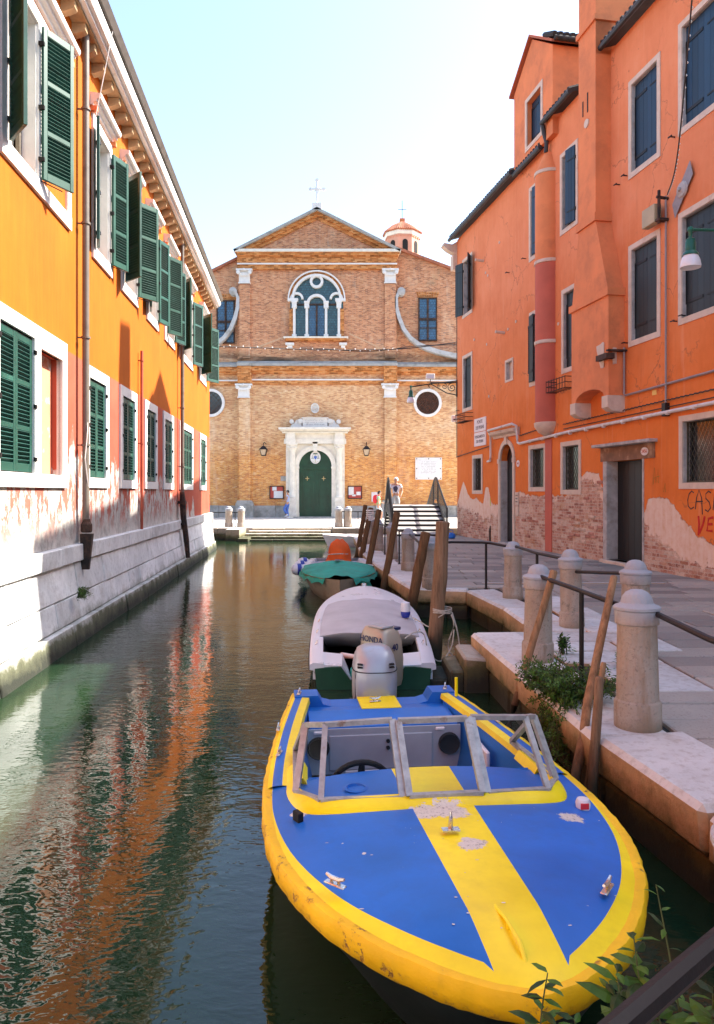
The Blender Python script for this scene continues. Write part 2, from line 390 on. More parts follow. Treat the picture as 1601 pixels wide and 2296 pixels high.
# plaster of the two long houses, in wall coordinates (object y = along the wall, z = up)
def float_curve(t, val, pts, vmin, vmax):
    x = t.n('MapRange', {0: val, 1: vmin, 2: vmax, 3: 0.0, 4: 1.0}).outputs[0]
    nd = t.n('FloatCurve', {'Value': x, 'Factor': 1.0}); c = nd.mapping.curves[0]
    P = [((a - vmin) / (vmax - vmin), b / 4.0) for a, b in pts]
    c.points[0].location = P[0]; c.points[1].location = P[-1]
    for p in P[1:-1]: c.points.new(*p)
    for p in c.points: p.handle_type = 'VECTOR'
    nd.mapping.update(); return t.math('MULTIPLY', nd.outputs[0], 4.0)
def brick_nodes(t, u, v, bw, bh, seed=0.0, mort=0.1):
    vr = t.math('DIVIDE', v, bh); row = t.math('FLOOR', vr); fv = t.math('FRACT', vr)
    off = t.math('MULTIPLY', t.math('MODULO', row, 2.0), 0.5)
    ur = t.math('ADD', t.math('DIVIDE', u, bw), off); cl = t.math('FLOOR', ur); fu = t.math('FRACT', ur)
    wn_ = t.n('TexWhiteNoise', {'Vector': t.n('CombineXYZ', {0: cl, 1: row, 2: seed}).outputs[0]}, noise_dimensions='3D').outputs[0]
    mu = t.math('GREATER_THAN', fu, mort * bh / bw); mv = t.math('GREATER_THAN', fv, mort)
    return wn_, t.math('MULTIPLY', mu, mv)
def left_plaster():
    t = NT('orange_plaster_peeling'); co = t.coord(); sp = t.n('SeparateXYZ', {0: co}); a, z = sp.outputs[1], sp.outputs[2]
    n1 = t.noise(co, 0.8, 5, 0.6); n2 = t.noise(co, 5, 7, 0.7); n3 = t.noise(co, 50, 4, 0.6)
    stre = t.noise(t.n('VectorMath', {0: co, 1: (1, 5, 0.5)}, operation='MULTIPLY').outputs[0], 2.0, 5, 0.6)
    orange = t.ramp(t.math('ADD', t.math('MULTIPLY', n1, 0.6), t.math('MULTIPLY', stre, 0.4)), [(0.28, (0.36,0.080,0.002)), (0.5, (0.44,0.103,0.003)), (0.72, (0.51,0.130,0.005))])
    red = t.ramp(n1, [(0.3, (0.36,0.062,0.036)), (0.7, (0.44,0.105,0.06))])
    bare = t.ramp(n2, [(0.3, (0.24,0.23,0.215)), (0.5, (0.48,0.45,0.41)), (0.75, (0.62,0.60,0.56))])
    cc = t.mix(t.step(z, 3.60, 3.62), red, orange)
    drip = t.noise(t.n('VectorMath', {0: co, 1: (1, 2.4, .2)}, operation='MULTIPLY').outputs[0], 1.5, 6, .7); cc = t.mix(t.math('MULTIPLY', t.step(drip, .56, .74), .22), cc, (.34,.085,.01)); cc = t.mix(t.math('MULTIPLY', t.step(drip, .42, .28), .16), cc, (.62,.24,.05))
    hc = float_curve(t, a, [(4,1.7),(8,1.75),(9.6,1.8),(10.5,1.9),(10.75,2.55),(10.95,2.0),(11.1,2.3),(11.4,1.8),(12.4,1.75),(12.9,2.0),(13.3,2.15),(13.8,1.6),(14.8,1.6),(15.3,1.9),(16,1.65),(17,1.6),(17.6,2.0),(18.3,1.6),(19.3,1.5),(20,1.35),(21.5,0.9),(22,1.3),(22.4,0.8),(23.2,1.45),(23.5,0.7),(28,0.5)], 4, 28)
    edge = t.math('ADD', t.math('SUBTRACT', z, hc), t.math('MULTIPLY', t.math('SUBTRACT', t.noise(t.n('VectorMath', {0: co, 1: (1, 2.2, 0.9)}, operation='MULTIPLY').outputs[0], 2.6, 8, 0.72), 0.5), 1.3))
    patch = t.math('MULTIPLY', t.step(t.noise(co, 3.4, 8, 0.7), 0.56, 0.58), t.step(z, 2.4, 1.2))
    peel = t.step(edge, 0.02, -0.02)
    keep = t.math('MULTIPLY', t.step(t.noise(t.n('VectorMath', {0: co, 1: (1, 1.6, 0.8)}, operation='MULTIPLY').outputs[0], 2.8, 9, 0.75), 0.50, 0.53), t.step(z, 0.9, 1.3))
    peel = t.math('MULTIPLY', peel, t.math('SUBTRACT', 1.0, t.math('MULTIPLY', keep, 0.9)))
    cc = t.mix(peel, cc, bare)
    t.set(base=cc, rough=0.85, spec=0.2)
    h = t.math('ADD', t.math('MULTIPLY', peel, -1.2), t.math('ADD', t.math('MULTIPLY', n2, t.math('ADD', 0.25, peel)), t.math('MULTIPLY', n3, 0.15)))
    t.bump(h, 0.5, 0.02); return t.m
M['left_plaster'] = left_plaster()

def right_plaster():
    t = NT('terracotta_plaster_peeling'); co = t.coord(); sp = t.n('SeparateXYZ', {0: co}); a, z = sp.outputs[1], sp.outputs[2]
    n1 = t.noise(co, 0.7, 6, 0.65); n2 = t.noise(co, 6, 8, 0.72); n3 = t.noise(co, 55, 4, 0.6)
    stre = t.noise(t.n('VectorMath', {0: co, 1: (1, 4, 0.4)}, operation='MULTIPLY').outputs[0], 2.2, 6, 0.6)
    mixn = t.math('ADD', t.math('MULTIPLY', n1, 0.82), t.math('MULTIPLY', stre, 0.18))
    upper = t.ramp(mixn, [(0.3, (0.62,0.185,0.075)), (0.55, (0.72,0.245,0.112)), (0.75, (0.76,0.30,0.155))])
    lower = t.ramp(mixn, [(0.3, (0.58,0.130,0.020)), (0.5, (0.70,0.178,0.034)), (0.75, (0.74,0.215,0.060))])
    cc = t.mix(t.step(t.math('ADD', z, t.math('MULTIPLY', n1, 2.0)), 9.0, 4.0), upper, lower)
    cc = t.mix(t.math('MULTIPLY', t.step(n2, 0.60, 0.78), 0.40), cc, (0.36,0.12,0.06))
    drip = t.noise(t.n('VectorMath', {0: co, 1: (1, 2.6, .22)}, operation='MULTIPLY').outputs[0], 1.7, 6, .7); cc = t.mix(t.math('MULTIPLY', t.step(drip, .56, .72), .28), cc, (.40,.13,.06)); cc = t.mix(t.math('MULTIPLY', t.step(drip, .42, .28), .22), cc, (.78,.45,.30))
    ck = t.n('TexVoronoi', {'Vector': t.n('VectorMath', {0: co, 1: t.n('VectorMath', {0: t.noise(co, 2.5, 4, .6, out=1), 1: (.6,.6,.6)}, operation='MULTIPLY').outputs[0]}, operation='ADD').outputs[0], 'Scale': .55}, feature='DISTANCE_TO_EDGE').outputs[0]; cc = t.mix(t.math('MULTIPLY', t.math('MULTIPLY', t.step(ck, .010, .003), t.step(n1, .46, .56)), .55), cc, (.24,.09,.05))
    hc = float_curve(t, a, [(10,0.5),(13.4,0.62),(13.9,0.8),(14.3,1.05),(14.75,1.45),(15.1,1.5),(15.5,1.45),(15.65,1.1),(17.2,1.3),(17.5,2.05),(18.1,2.1),(18.5,1.9),(19.2,1.5),(21.3,1.5),(22.2,1.62),(22.5,1.5),(23.9,1.2),(24.4,1.2),(24.7,1.75),(25.0,1.75),(25.15,1.2),(25.9,1.4),(26.3,1.35),(26.7,1.5),(27.2,2.0),(27.5,1.7),(27.8,1.3)], 10, 28)
    jag = t.math('MULTIPLY', t.math('SUBTRACT', t.noise(co, 4.5, 8, 0.7), 0.5), 0.35)
    e1 = t.math('ADD', t.math('SUBTRACT', z, hc), jag); peel = t.step(e1, 0.008, -0.008)
    hb = float_curve(t, a, [(10,0.25),(14.2,0.25),(15.0,0.55),(15.5,0.8),(15.7,1.1),(17.2,1.2),(17.6,1.75),(18.2,1.95),(18.6,1.6),(19.3,1.45),(21.3,1.45),(22.3,1.55),(23.9,0.8),(24.4,0.8),(24.8,0.75),(26,0.9),(27.0,1.0),(27.8,1.1)], 10, 28)
    e2 = t.math('ADD', t.math('SUBTRACT', z, hb), t.math('MULTIPLY', t.math('SUBTRACT', t.noise(co, 3.0, 9, 0.75), 0.5), 0.9)); bare = t.step(e2, 0.03, -0.03)
    render = t.ramp(t.math('ADD', t.math('MULTIPLY', n2, 0.6), t.math('MULTIPLY', stre, 0.4)), [(0.3, (0.62,0.35,0.21)), (0.5, (0.72,0.51,0.39)), (0.7, (0.76,0.63,0.54))])
    wn_, mm = brick_nodes(t, t.math('ADD', a, t.math('MULTIPLY', n2, 0.05)), t.math('ADD', z, t.math('MULTIPLY', n2, 0.05)), 0.27, 0.075, 3.0, 0.2)
    bcol = t.ramp(t.math('ADD', t.math('MULTIPLY', wn_, 0.5), t.math('MULTIPLY', n2, 0.5)), [(0.2, (0.26,0.10,0.07)), (0.4, (0.42,0.17,0.11)), (0.55, (0.52,0.27,0.19)), (0.7, (0.60,0.44,0.34))])
    bcol = t.mix(mm, (0.52,0.42,0.34), bcol)
    smear = t.step(t.noise(co, 6, 9, 0.8), 0.48, 0.58); bcol = t.mix(smear, bcol, (0.58,0.36,0.26))
    bcol = t.mix(t.math('MULTIPLY', t.step(t.noise(co, 1.3, 5, .65), .50, .60), .55), bcol, (.70,.54,.42)); bcol = t.mix(t.math('MULTIPLY', t.step(t.noise(co, 1.9, 5, .65), .54, .64), .5), bcol, (.46,.22,.09))
    bcol = t.mix(t.math('MULTIPLY', t.step(t.noise(co, 22, 6, 0.8), 0.56, 0.62), 0.75), bcol, (0.20,0.09,0.06))
    cc = t.mix(peel, cc, t.mix(bare, render, bcol)); t.set(base=cc, rough=0.87, spec=0.2)
    h = t.math('ADD', t.math('MULTIPLY', peel, -1.0), t.math('ADD', t.math('MULTIPLY', t.math('MULTIPLY', peel, bare), t.math('SUBTRACT', t.math('MULTIPLY', n2, 2.2), 1.2)), t.math('MULTIPLY', n3, 0.12)))
    t.bump(h, 0.75, 0.03); return t.m
M['right_plaster'] = right_plaster()
M['terracotta'] = plain('terracotta_paint', (0.69,0.215,0.08), 0.85, 0.14, 1.2, 0.25, 40, dirt=(0.45,0.14,0.06), dirt_t=(0.5,0.8), dirt_s=1.6)
M['terracotta_dark'] = plain('terracotta_band', (0.42,0.12,0.06), 0.85, 0.15, 1.2, 0.25, 40)
M['salmon_red'] = plain('salmon_red_paint', (0.50,0.12,0.075), 0.85, 0.12, 1.5, 0.2, 40)
M['niche_red'] = plain('niche_red', (0.60,0.26,0.15), 0.85, 0.1, 2, 0.2, 40, dirt=(0.66,0.58,0.48), dirt_t=(0.58,0.62), dirt_s=1.5)
M['orange_plain'] = plain('orange_paint', (0.68,0.25,0.014), 0.85, 0.07, 1.5, 0.15, 40)
M['beige_render'] = plain('beige_render', (0.50,0.38,0.29), 0.85, 0.2, 1.2, 0.25, 40, dirt=(0.30,0.20,0.16), dirt_t=(0.5,0.75), dirt_s=1.5)

def church_brick():
    t = NT('church_brick'); co = t.coord(); sp = t.n('SeparateXYZ', {0: co}); u, z = sp.outputs[0], sp.outputs[2]
    n1 = t.noise(co, 0.45, 5, 0.6); n2 = t.noise(co, 2.2, 6, 0.65); hst = t.noise(t.n('VectorMath', {0: co, 1: (0.35, 1, 3)}, operation='MULTIPLY').outputs[0], 0.8, 4, 0.6)
    wn_, mm = brick_nodes(t, u, z, 0.20, 0.058, 1.0, 0.2)
    f = t.math('ADD', t.math('MULTIPLY', wn_, 0.36), t.math('ADD', t.math('MULTIPLY', n2, 0.46), .085))
    tan = t.ramp(f, [(0.22, (0.30,0.12,0.05)), (0.36, (0.56,0.25,0.10)), (0.5, (0.70,0.38,0.165)), (0.64, (0.78,0.50,0.25)), (0.8, (0.85,0.64,0.42))])
    redb = t.ramp(f, [(0.22, (0.13,0.05,0.025)), (0.36, (0.40,0.14,0.055)), (0.5, (0.60,0.235,0.095)), (0.64, (0.66,0.31,0.14)), (0.8, (0.74,0.50,0.31))])
    lowb = t.ramp(f, [(0.22, (0.30,0.085,0.016)), (0.36, (0.55,0.175,0.028)), (0.5, (0.70,0.28,0.045)), (0.64, (0.76,0.38,0.09)), (0.8, (0.86,0.64,0.40))])
    zz = t.math('ADD', z, t.math('MULTIPLY', t.math('SUBTRACT', n1, 0.5), 4.0))
    cc = t.mix(t.step(zz, 8.6, 10.8), tan, redb); cc = t.mix(t.step(zz, 5.0, 3.2), cc, lowb)
    cc = t.mix(t.math('MULTIPLY', t.step(n1, 0.56, 0.7), t.step(z, 12, 14)), cc, t.mix(0.5, cc, (0.30,0.25,0.13)))
    cc = t.mix(t.math('MULTIPLY', mm, 1.0), t.mix(t.step(z, 4, 9), (0.58,0.47,0.33), (0.52,0.42,0.33)), cc)
    cc = t.mix(t.math('MULTIPLY', t.step(t.noise(co, .33, 6, .7), .50, .68), .38), cc, (.22,.11,.05)); cc = t.mix(t.math('MULTIPLY', t.step(t.noise(t.n('VectorMath', {0: co, 1: (1,1,.3)}, operation='MULTIPLY').outputs[0], .8, 6, .7), .56, .70), .30), cc, (.80,.66,.48))
    sootz = t.math('MULTIPLY', t.step(z, 10.7, 10.05), t.step(z, 9.5, 9.6)); cc = t.mix(t.math('MULTIPLY', sootz, t.step(hst, 0.35, 0.6)), cc, (0.07,0.055,0.04))
    t.set(base=cc, rough=0.9, spec=0.15); t.bump(t.math('ADD', t.math('MULTIPLY', mm, 0.6), t.math('MULTIPLY', n2, 0.8)), 0.4, 0.02); return t.m
M['church_brick'] = church_brick()
def ochre_brick():
    t = NT('ochre_brick_course'); co = t.coord(); sp = t.n('SeparateXYZ', {0: co})
    wn_, mm = brick_nodes(t, sp.outputs[0], sp.outputs[2], 0.27, 0.085, 2.0, 0.12)
    f = t.math('ADD', t.math('MULTIPLY', wn_, 0.5), t.math('MULTIPLY', t.noise(co, 1.2, 6, 0.7), 0.5))
    cc = t.ramp(f, [(0.2, (0.20,0.07,0.02)), (0.45, (0.50,0.175,0.05)), (0.65, (0.64,0.27,0.09)), (0.8, (0.66,0.34,0.15))])
    cc = t.mix(mm, (0.50,0.30,0.13), cc); t.set(base=cc, rough=0.9, spec=0.15); t.bump(mm, 0.3, 0.02); return t.m
M['ochre_brick'] = ochre_brick()
def glass_mat(name, c1, c2, sc_=(8, 5)):
    t = NT(name); co = t.coord(); sp = t.n('SeparateXYZ', {0: co})
    wn_, mm = brick_nodes(t, sp.outputs[0], sp.outputs[2], 0.16, 0.16, 4.0, 0.12)
    cc = t.ramp(wn_, [(0, c1), (1, c2)]); cc = t.mix(mm, (0.01,0.012,0.014), cc)
    t.set(base=cc, rough=0.25, spec=0.6); t.bump(wn_, 0.25, 0.01); return t.m
M['church_glass'] = glass_mat('leaded_glass', (0.015,0.06,0.075), (0.03,0.10,0.12))
M['blue_glass'] = glass_mat('blue_leaded_glass', (0.02,0.075,0.15), (0.035,0.12,0.22))
M['dark_glass'] = plain('dark_glass', (0.02,0.022,0.022), 0.12, 0.3, 2, 0.05, 3, spec=0.7)

# ================================================================== structures: sky comes from the world; water and ground
w = MB(); w.box(-60, 60, -25, 34.5, -3.0, -0.5)
o = w.obj('canal_water', M['water']); o['kind'] = 'structure'
g = MB(); g.box(-250, 250, 34.6, 400, -3, -0.06)
o = g.obj('campo_ground', M['campo']); o['kind'] = 'structure'

# ================================================================== LEFT HOUSE
LN = 1.00322; LT = math.atan(0.0803)
left = thing('canal_house', 'long bright orange house with green louvred shutters rising from the water', 'house', (-3.278, 0, 0), LT)
def wall_grid(mb, a0, a1, z0, z1, ops, sgn, dflt=0.22, back=None):
    """front sheet at x=0 with rectangular openings (a0,a1,z0,z1,depth); sgn=+1: outward is +x"""
    A = sorted({a0, a1, *[q for o in ops for q in o[:2] if a0 < q < a1]}); Z = sorted({z0, z1, *[q for o in ops for q in o[2:4] if z0 < q < z1]})
    for i in range(len(A)-1):
        for k in range(len(Z)-1):
            ca, cz = (A[i]+A[i+1])/2, (Z[k]+Z[k+1])/2
            if any(o[0] < ca < o[1] and o[2] < cz < o[3] for o in ops): continue
            mb.poly([(0,A[i],Z[k]),(0,A[i+1],Z[k]),(0,A[i+1],Z[k+1]),(0,A[i],Z[k+1])])
    for o in ops:
        d = -sgn * (o[4] if len(o) > 4 else dflt); p, q, r, s_ = o[:4]
        for e in (((p,r),(q,r)),((q,r),(q,s_)),((q,s_),(p,s_)),((p,s_),(p,r))):
            mb.poly([(0,*e[0]),(0,*e[1]),(d,*e[1]),(d,*e[0])])
def frame_box(mb, a0, a1, z0, z1, t, d0, d1, sill=None, sgn=1):
    """stone surround outside the rectangle a0..a1 z0..z1"""
    s_ = sill or t; x0, x1 = sorted((sgn*d0, sgn*d1))
    mb.box(x0, x1, a0-t, a0, z0, z1); mb.box(x0, x1, a1, a1+t, z0, z1)
    mb.box(x0, x1, a0-t, a1+t, z1, z1+t); mb.box(x0, x1+0.004, a0-t, a1+t, z0-s_, z0)

# windows: (Y0,Y1) of the opening, near leaf angle, far leaf angle (degrees from the wall), None = closed
UP = [(8.24,9.22,37,30),(11.85,12.72,14,22),(13.78,14.8,42,37),(16.05,17.0,12,17),(18.2,19.25,150,20),(20.5,22.6,32,22),(24.6,25.95,35,30)]
UZ = (5.53, 7.47)
GR = [(8.02,9.08,1.83,3.5,1),(11.48,12.48,1.83,3.4,1),(13.68,14.68,1.83,3.4,1),(15.86,16.86,1.83,3.4,1),(18.03,19.08,1.83,3.4,1),(20.45,22.65,1.83,3.4,2),(24.65,25.95,1.83,3.4,1)]
for i in range(-4, 0):   # windows beyond the frame towards the camera
    UP.insert(0, (8.24 + i*3.0 - 0.2, 9.22 + i*3.0 - 0.2, 15, 15)) if i == -1 else None
ops = [(a*LN, b*LN, UZ[0], UZ[1], 0.24) for a, b, _, _ in UP]
ops += [(g_[0]*LN, g_[1]*LN, g_[2], g_[3], 0.12) for g_ in GR]
ops.append((9.3*LN, 10.16*LN, 1.83, 3.42, 0.14))
mb = MB(); wall_grid(mb, -6, 27.3*LN, 0.84, 8.55, ops, 1)
mb.box(-9, -8.9, -6, 27.3*LN, -1, 8.55)
mb.poly([(0,27.3*LN,0.84),(-9,27.3*LN,0.84),(-9,27.3*LN,8.55),(0,27.3*LN,8.55)]); mb.poly([(0,-6,0.84),(-9,-6,0.84),(-9,-6,8.55),(0,-6,8.55)])
mb.obj('wall', M['left_plaster'], left)
# blind niche back
mb = MB(); mb.box(-0.16, -0.125, 9.28*LN, 10.18*LN, 1.8, 3.45); mb.obj('niche', M['niche_red'], left)
# frames
def sm(pts): return pts
for (a, b, na, fa) in UP:
    mb = MB(); frame_box(mb, a*LN, b*LN, UZ[0], UZ[1], 0.16, -0.05, 0.035, 0.19)
    if a == 8.24:
        mb = MB(); mb.box(-0.05,0.035,(a-.17)*LN,a*LN,UZ[0],UZ[1]); mb.box(-0.05,0.035,b*LN,b*LN+.12,UZ[0],UZ[1]); mb.box(-.05,.035,(a-.17)*LN,10.55*LN,UZ[1],UZ[1]+.16)
        mb.box(-.05,.035,10.38*LN,10.55*LN,UZ[0],UZ[1]); mb.box(-.05,.04,(a-.17)*LN,10.55*LN,UZ[0]-.19,UZ[0])
    for p_, q_ in ((a*LN-.002,a*LN+.015),(b*LN-.015,b*LN+.002)): mb.box(-.235,-.0,p_,q_,UZ[0],UZ[1])
    mb.box(-.235,0,a*LN+.015,b*LN-.015,UZ[1]-.015,UZ[1]+.002)
    mb.obj('window_frame', M['white_frame'], left)
    mb = MB(); w0, w1 = a*LN, b*LN; mid = (w0+w1)/2   # wooden casement and curtain set back
    mb.box(-0.22,-0.17,w0+.01,w0+.08,UZ[0],UZ[1]); mb.box(-0.22,-0.17,w1-.08,w1-.01,UZ[0],UZ[1]); mb.box(-0.22,-0.17,w0+.08,w1-.08,UZ[1]-.09,UZ[1]-.01); mb.box(-0.22,-0.175,mid-.035,mid+.035,UZ[0],UZ[1]-.09)
    mb.obj('casement', M['old_wood'], left)
    mb = MB(); n = 26
    rings = [[(-0.26+0.012*math.sin(k*1.9), w0+(w1-w0)*k/n, zz) for k in range(n+1)] for zz in (UZ[0], UZ[1])]
    mb.loft(rings, False, False); mb.obj('curtain', M['curtain'], left)
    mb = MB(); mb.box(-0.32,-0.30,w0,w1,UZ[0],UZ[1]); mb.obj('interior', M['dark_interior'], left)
    # moulded hood above the window
    far = 10.5 if a == 8.24 else b + .22
    h0, h1 = (a-.24)*LN, far*LN
    mb = MB()
    prof = [(0,7.72),(0.04,7.72),(0.05,7.76),(0.10,7.78),(0.11,7.82),(0.16,7.83),(0.175,7.86),(0.175,7.90),(0,7.92)]
    mb.prism(prof, lambda p: (p[0], h0, p[1]), (0, h1-h0, 0)); mb.obj('window_hood', M['white_frame'], left)
    mb = MB(); mb.box(0.0, 0.10, h0+.02, h0+.10, 7.64, 7.715); mb.box(0.0, 0.10, h1-.10, h1-.02, 7.64, 7.715); mb.obj('hood_bracket', M['terracotta'], left)
for (a, b, z0, z1, nn) in GR:
    mb = MB()
    if a == 8.02:
        mb.box(-.05,.035,(a-.2)*LN,a*LN,z0,z1); mb.box(-.05,.035,b*LN,9.3*LN,z0,z1); mb.box(-.05,.035,10.16*LN,10.36*LN,z0,z1)
        mb.box(-.05,.035,(a-.2)*LN,10.36*LN,z1,z1+.18); mb.box(-.05,.042,(a-.2)*LN,10.36*LN,z0-.17,z0); mb.box(-.05,.035,9.3*LN,10.16*LN,3.42,z1)
    else: frame_box(mb, a*LN, b*LN, z0, z1, 0.18, -0.05, 0.035, 0.16)
    mb.obj('window_frame', M['white_frame'], left)

# louvred shutter leaf
LW, LH, LTk = 0.49, 1.92, 0.045
def leaf_frame(w, h, npan=3):
    mb = MB(); st = 0.062
    mb.cbox(0, st, -LTk/2, LTk/2, 0, h, .004); mb.cbox(w-st, w, -LTk/2, LTk/2, 0, h, .004)
    rails = [0, h*0.30, h*0.63, h-0.09] if npan == 3 else [0, h-0.09]
    hh = [0.10, 0.06, 0.06, 0.09]
    for r, q in zip(rails, hh): mb.cbox(st, w-st, -LTk/2+.003, LTk/2-.003, r, r+q, .004)
    pans = [(rails[i]+hh[i], rails[i+1]) for i in range(len(rails)-1)]
    return mb, pans
def slat_mesh(w):
    mb = MB(); c, s_ = math.cos(0.75), math.sin(0.75); hw = 0.028; t = 0.005; st = 0.062
    q = [(-hw*c - t*s_, hw*s_ - t*c), (hw*c - t*s_, -hw*s_ - t*c), (hw*c + t*s_, -hw*s_ + t*c), (-hw*c + t*s_, hw*s_ + t*c)]
    mb.prism([(y*0.85, z) for y, z in q], lambda p: (st, p[0], p[1]), (w-2*st, 0, 0)); return mb
_lf = {}
slat_left = 290
def shutter(parent, w, h, loc, rz, near, mat, far_slats, hinges=True):
    """leaf with its hinge edge at loc, local +x towards the free edge"""
    global slat_left
    key = (round(w,2), round(h,2), mat.name)
    if key not in _lf:
        f, pans = leaf_frame(w, h); _lf[key] = (f.mesh('shutter', mat), pans, slat_mesh(w).mesh('slat', mat))
    fm, pans, sm_ = _lf[key]
    o = link('shutter', fm, parent, loc, (0, 0, rz))
    pitch = 0.047
    for p0, p1 in pans:
        n = int((p1-p0)/pitch)
        for k in range(n):
            zc = p0 + (k+.5)*(p1-p0)/n
            if near and slat_left > 0: link('slat', sm_, o, (0, 0, zc)); slat_left -= 1
            else:
                Mx = Matrix.Translation(loc) @ Matrix.Rotation(rz, 4, 'Z') @ Matrix.Translation((0,0,zc)); far_slats.append((Mx, sm_))
    return o
far_slats = []
for i, (a, b, na, fa) in enumerate(UP):
    w = (b-a)*LN/2 if b-a < 1.5 else 0.56
    h = LH; near = (a in (8.24, 11.85))
    # near leaf: hinge at a, closed direction +y ; open angle from the wall
    th = math.radians(na); ang = -PI/2 + th           # pointing back to the camera (-y) and out (+x)
    shutter(left, w, h, (0.07, a*LN-.01, UZ[0]+.0), ang, near, M['green_shutter'], far_slats)
    th = math.radians(fa); ang = PI/2 - th
    shutter(left, w, h, (0.07, b*LN+.02, UZ[0]+.0), ang, near, M['green_shutter'], far_slats)
for i, (a, b, z0, z1, nn) in enumerate(GR):
    n = 2*nn; tot = (b-a)*LN; w = (tot - 0.02)/n - 0.004
    for k in range(n):
        shutter(left, w, z1-z0-.03, (-0.02, a*LN+.01+k*(w+.004), z0+.012), PI/2, i < 2, M['green_shutter'], far_slats)
vs, fs = [], []
for Mx, me in far_slats:
    b0 = len(vs); vs += [tuple(Mx @ v.co) for v in me.vertices]; fs += [tuple(b0+i for i in p.vertices) for p in me.polygons]
me = bpy.data.meshes.new('slat'); me.from_pydata(vs, [], fs); me.materials.append(M['green_shutter'])
o = link('distant_slats', me, left); o['kind'] = 'stuff'
# hinges and hold-open hooks
mb = MB()
for (a, b, na, fa) in UP:
    for z in (5.75, 6.4, 7.2):
        mb.box(0.03, 0.10, a*LN-.03, a*LN+.03, z, z+.05); mb.box(0.03, 0.10, b*LN-.01, b*LN+.05, z, z+.05)
    mb.tube([(0.04, b*LN+.05, 5.52), (0.22, b*LN+.32, 5.50)], 0.008, 5)
for (a, b, z0, z1, nn) in GR:
    for z in (z0+.15, z0+.8, z1-.2): mb.box(0.02, 0.05, a*LN-.05, a*LN+.01, z, z+.05); mb.box(0.02, 0.05, b*LN-.01, b*LN+.05, z, z+.05)
o = mb.obj('hinge', M['black_iron'], left); o['kind'] = 'stuff'

# cornice with corbels, roof
mb = MB(); prof = [(0.22,8.46),(0.30,8.46),(0.30,8.50),(0.36,8.52),(0.40,8.60),(0.40,8.66),(0.34,8.68),(0.22,8.68)]
mb.prism([(x, z) for x, z in prof], lambda p: (p[0], -6, p[1]), (0, 6+27.42*LN, 0)); mb.obj('cornice', M['white_frame'], left)
M['corbel_mat'] = plain('weathered_corbel', (0.40,0.27,0.14), .85, .25, 5, .3, 20)
mb = MB(); mb.box(0.0, .219, -6, 27.42*LN, 8.415, 8.67); mb.obj('soffit', M['corbel_mat'], left)
mb = MB(); mb.prism([(0.05,8.682),(0.44,8.70),(0.50,8.80),(0.46,8.80),(0.40,8.74),(0.05,8.76)], lambda p: (p[0], -6, p[1]), (0, 6+27.46*LN, 0)); mb.obj('gutter', M['zinc'], left)
cm = MB(); cm.prism([(0,0.02),(0.05,0.02),(0.15,0.06),(0.19,0.09),(0.19,0.18),(0,0.18)], lambda p: (p[0], -0.065, p[1]), (0, 0.13, 0)); cm_ = cm.mesh('corbel', M['corbel_mat'])
y = 7.2
while y < 27.2: link('corbel', cm_, left, (0.0, y*LN, 8.23)); y += 0.505
mb = MB(); mb.poly([(0.42,-6,8.77),(0.42,27.4*LN,8.77),(-4.5,27.4*LN,10.4),(-4.5,-6,10.4)]); mb.poly([(-9,-6,8.77),(-9,27.4*LN,8.77),(-4.5,27.4*LN,10.4),(-4.5,-6,10.4)]); mb.poly([(0.42,27.4*LN,8.77),(-9,27.4*LN,8.77),(-4.5,27.4*LN,10.4)]); mb.obj('roof', M['tile'], left)
# pipes
def wall_pipe(name, parent, a, z0, z1, d, r, mat, sgn=1, clamps=()):
    mb = MB(); mb.tube([(sgn*d, a, z0), (sgn*d, a, z1)], r, 10)
    for z in clamps: mb.tube([(sgn*d, a, z-.015), (sgn*d, a, z+.015)], r*1.35, 10); mb.box(*sorted((0, sgn*d)), a-.01, a+.01, z-.01, z+.01)
    return mb.obj(name, mat, parent, 40)
wall_pipe('drain_pipe', left, 10.95*LN, 1.15, 8.42, 0.12, 0.05, M['zinc'], 1, (2.3,3.9,5.6,7.3))
wall_pipe('drain_pipe', left, 15.12*LN, 0.84, 4.5, 0.07, 0.03, M['red_pipe'], 1, (2.6,4.3))
wall_pipe('drain_pipe', left, 20.1*LN, 1.5, 8.42, 0.12, 0.05, M['zinc'], 1, (2.3,3.9,5.6,7.3))
mb = MB(); a = 10.95*LN; mb.lathe([(0.07,1.0),(0.085,1.02),(0.085,1.12),(0.06,1.16),(0.055,1.2)], (0.13,a,0), 10); mb.loft([[(0.05,a-.06,0.98),(0.22,a-.06,0.98),(0.22,a+.07,0.98),(0.05,a+.07,0.98)],[(0.06,a-.02,0.45),(0.17,a-.02,0.45),(0.17,a+.04,0.45),(0.06,a+.04,0.45)]]); mb.obj('pipe_foot', M['rust_iron'], left)
mb = MB(); a = 20.1*LN; mb.tube([(0.12,a,1.6),(0.13,a,1.35),(0.15,a+.02,0.9),(0.22,a+.06,0.3),(0.26,a+.1,-0.2)], [.06,.085,.08,.075,.06], 8); mb.box(0.0,0.22,a-.1,a+.12,1.28,1.36); mb.box(0.05,.2,a-.12,a+.16,0.7,0.76); mb.obj('pipe_foot', M['rust_iron'], left)
mb = MB(); mb.tube([(0.14,10.98*LN,2.9),(0.16,10.9*LN,2.5),(0.14,10.85*LN,2.1),(0.16,10.93*LN,1.7),(0.15,11.02*LN,1.35),(0.12,10.98*LN,1.1)], 0.009, 5); mb.obj('loose_cable', M['white_pipe'], left)
mb = MB(); mb.tube([(0.44,11.3*LN,8.78),(0.30,11.28*LN,8.0),(0.17,11.26*LN,7.30)], 0.008, 5); mb.obj('stay_wire', M['white_pipe'], left)

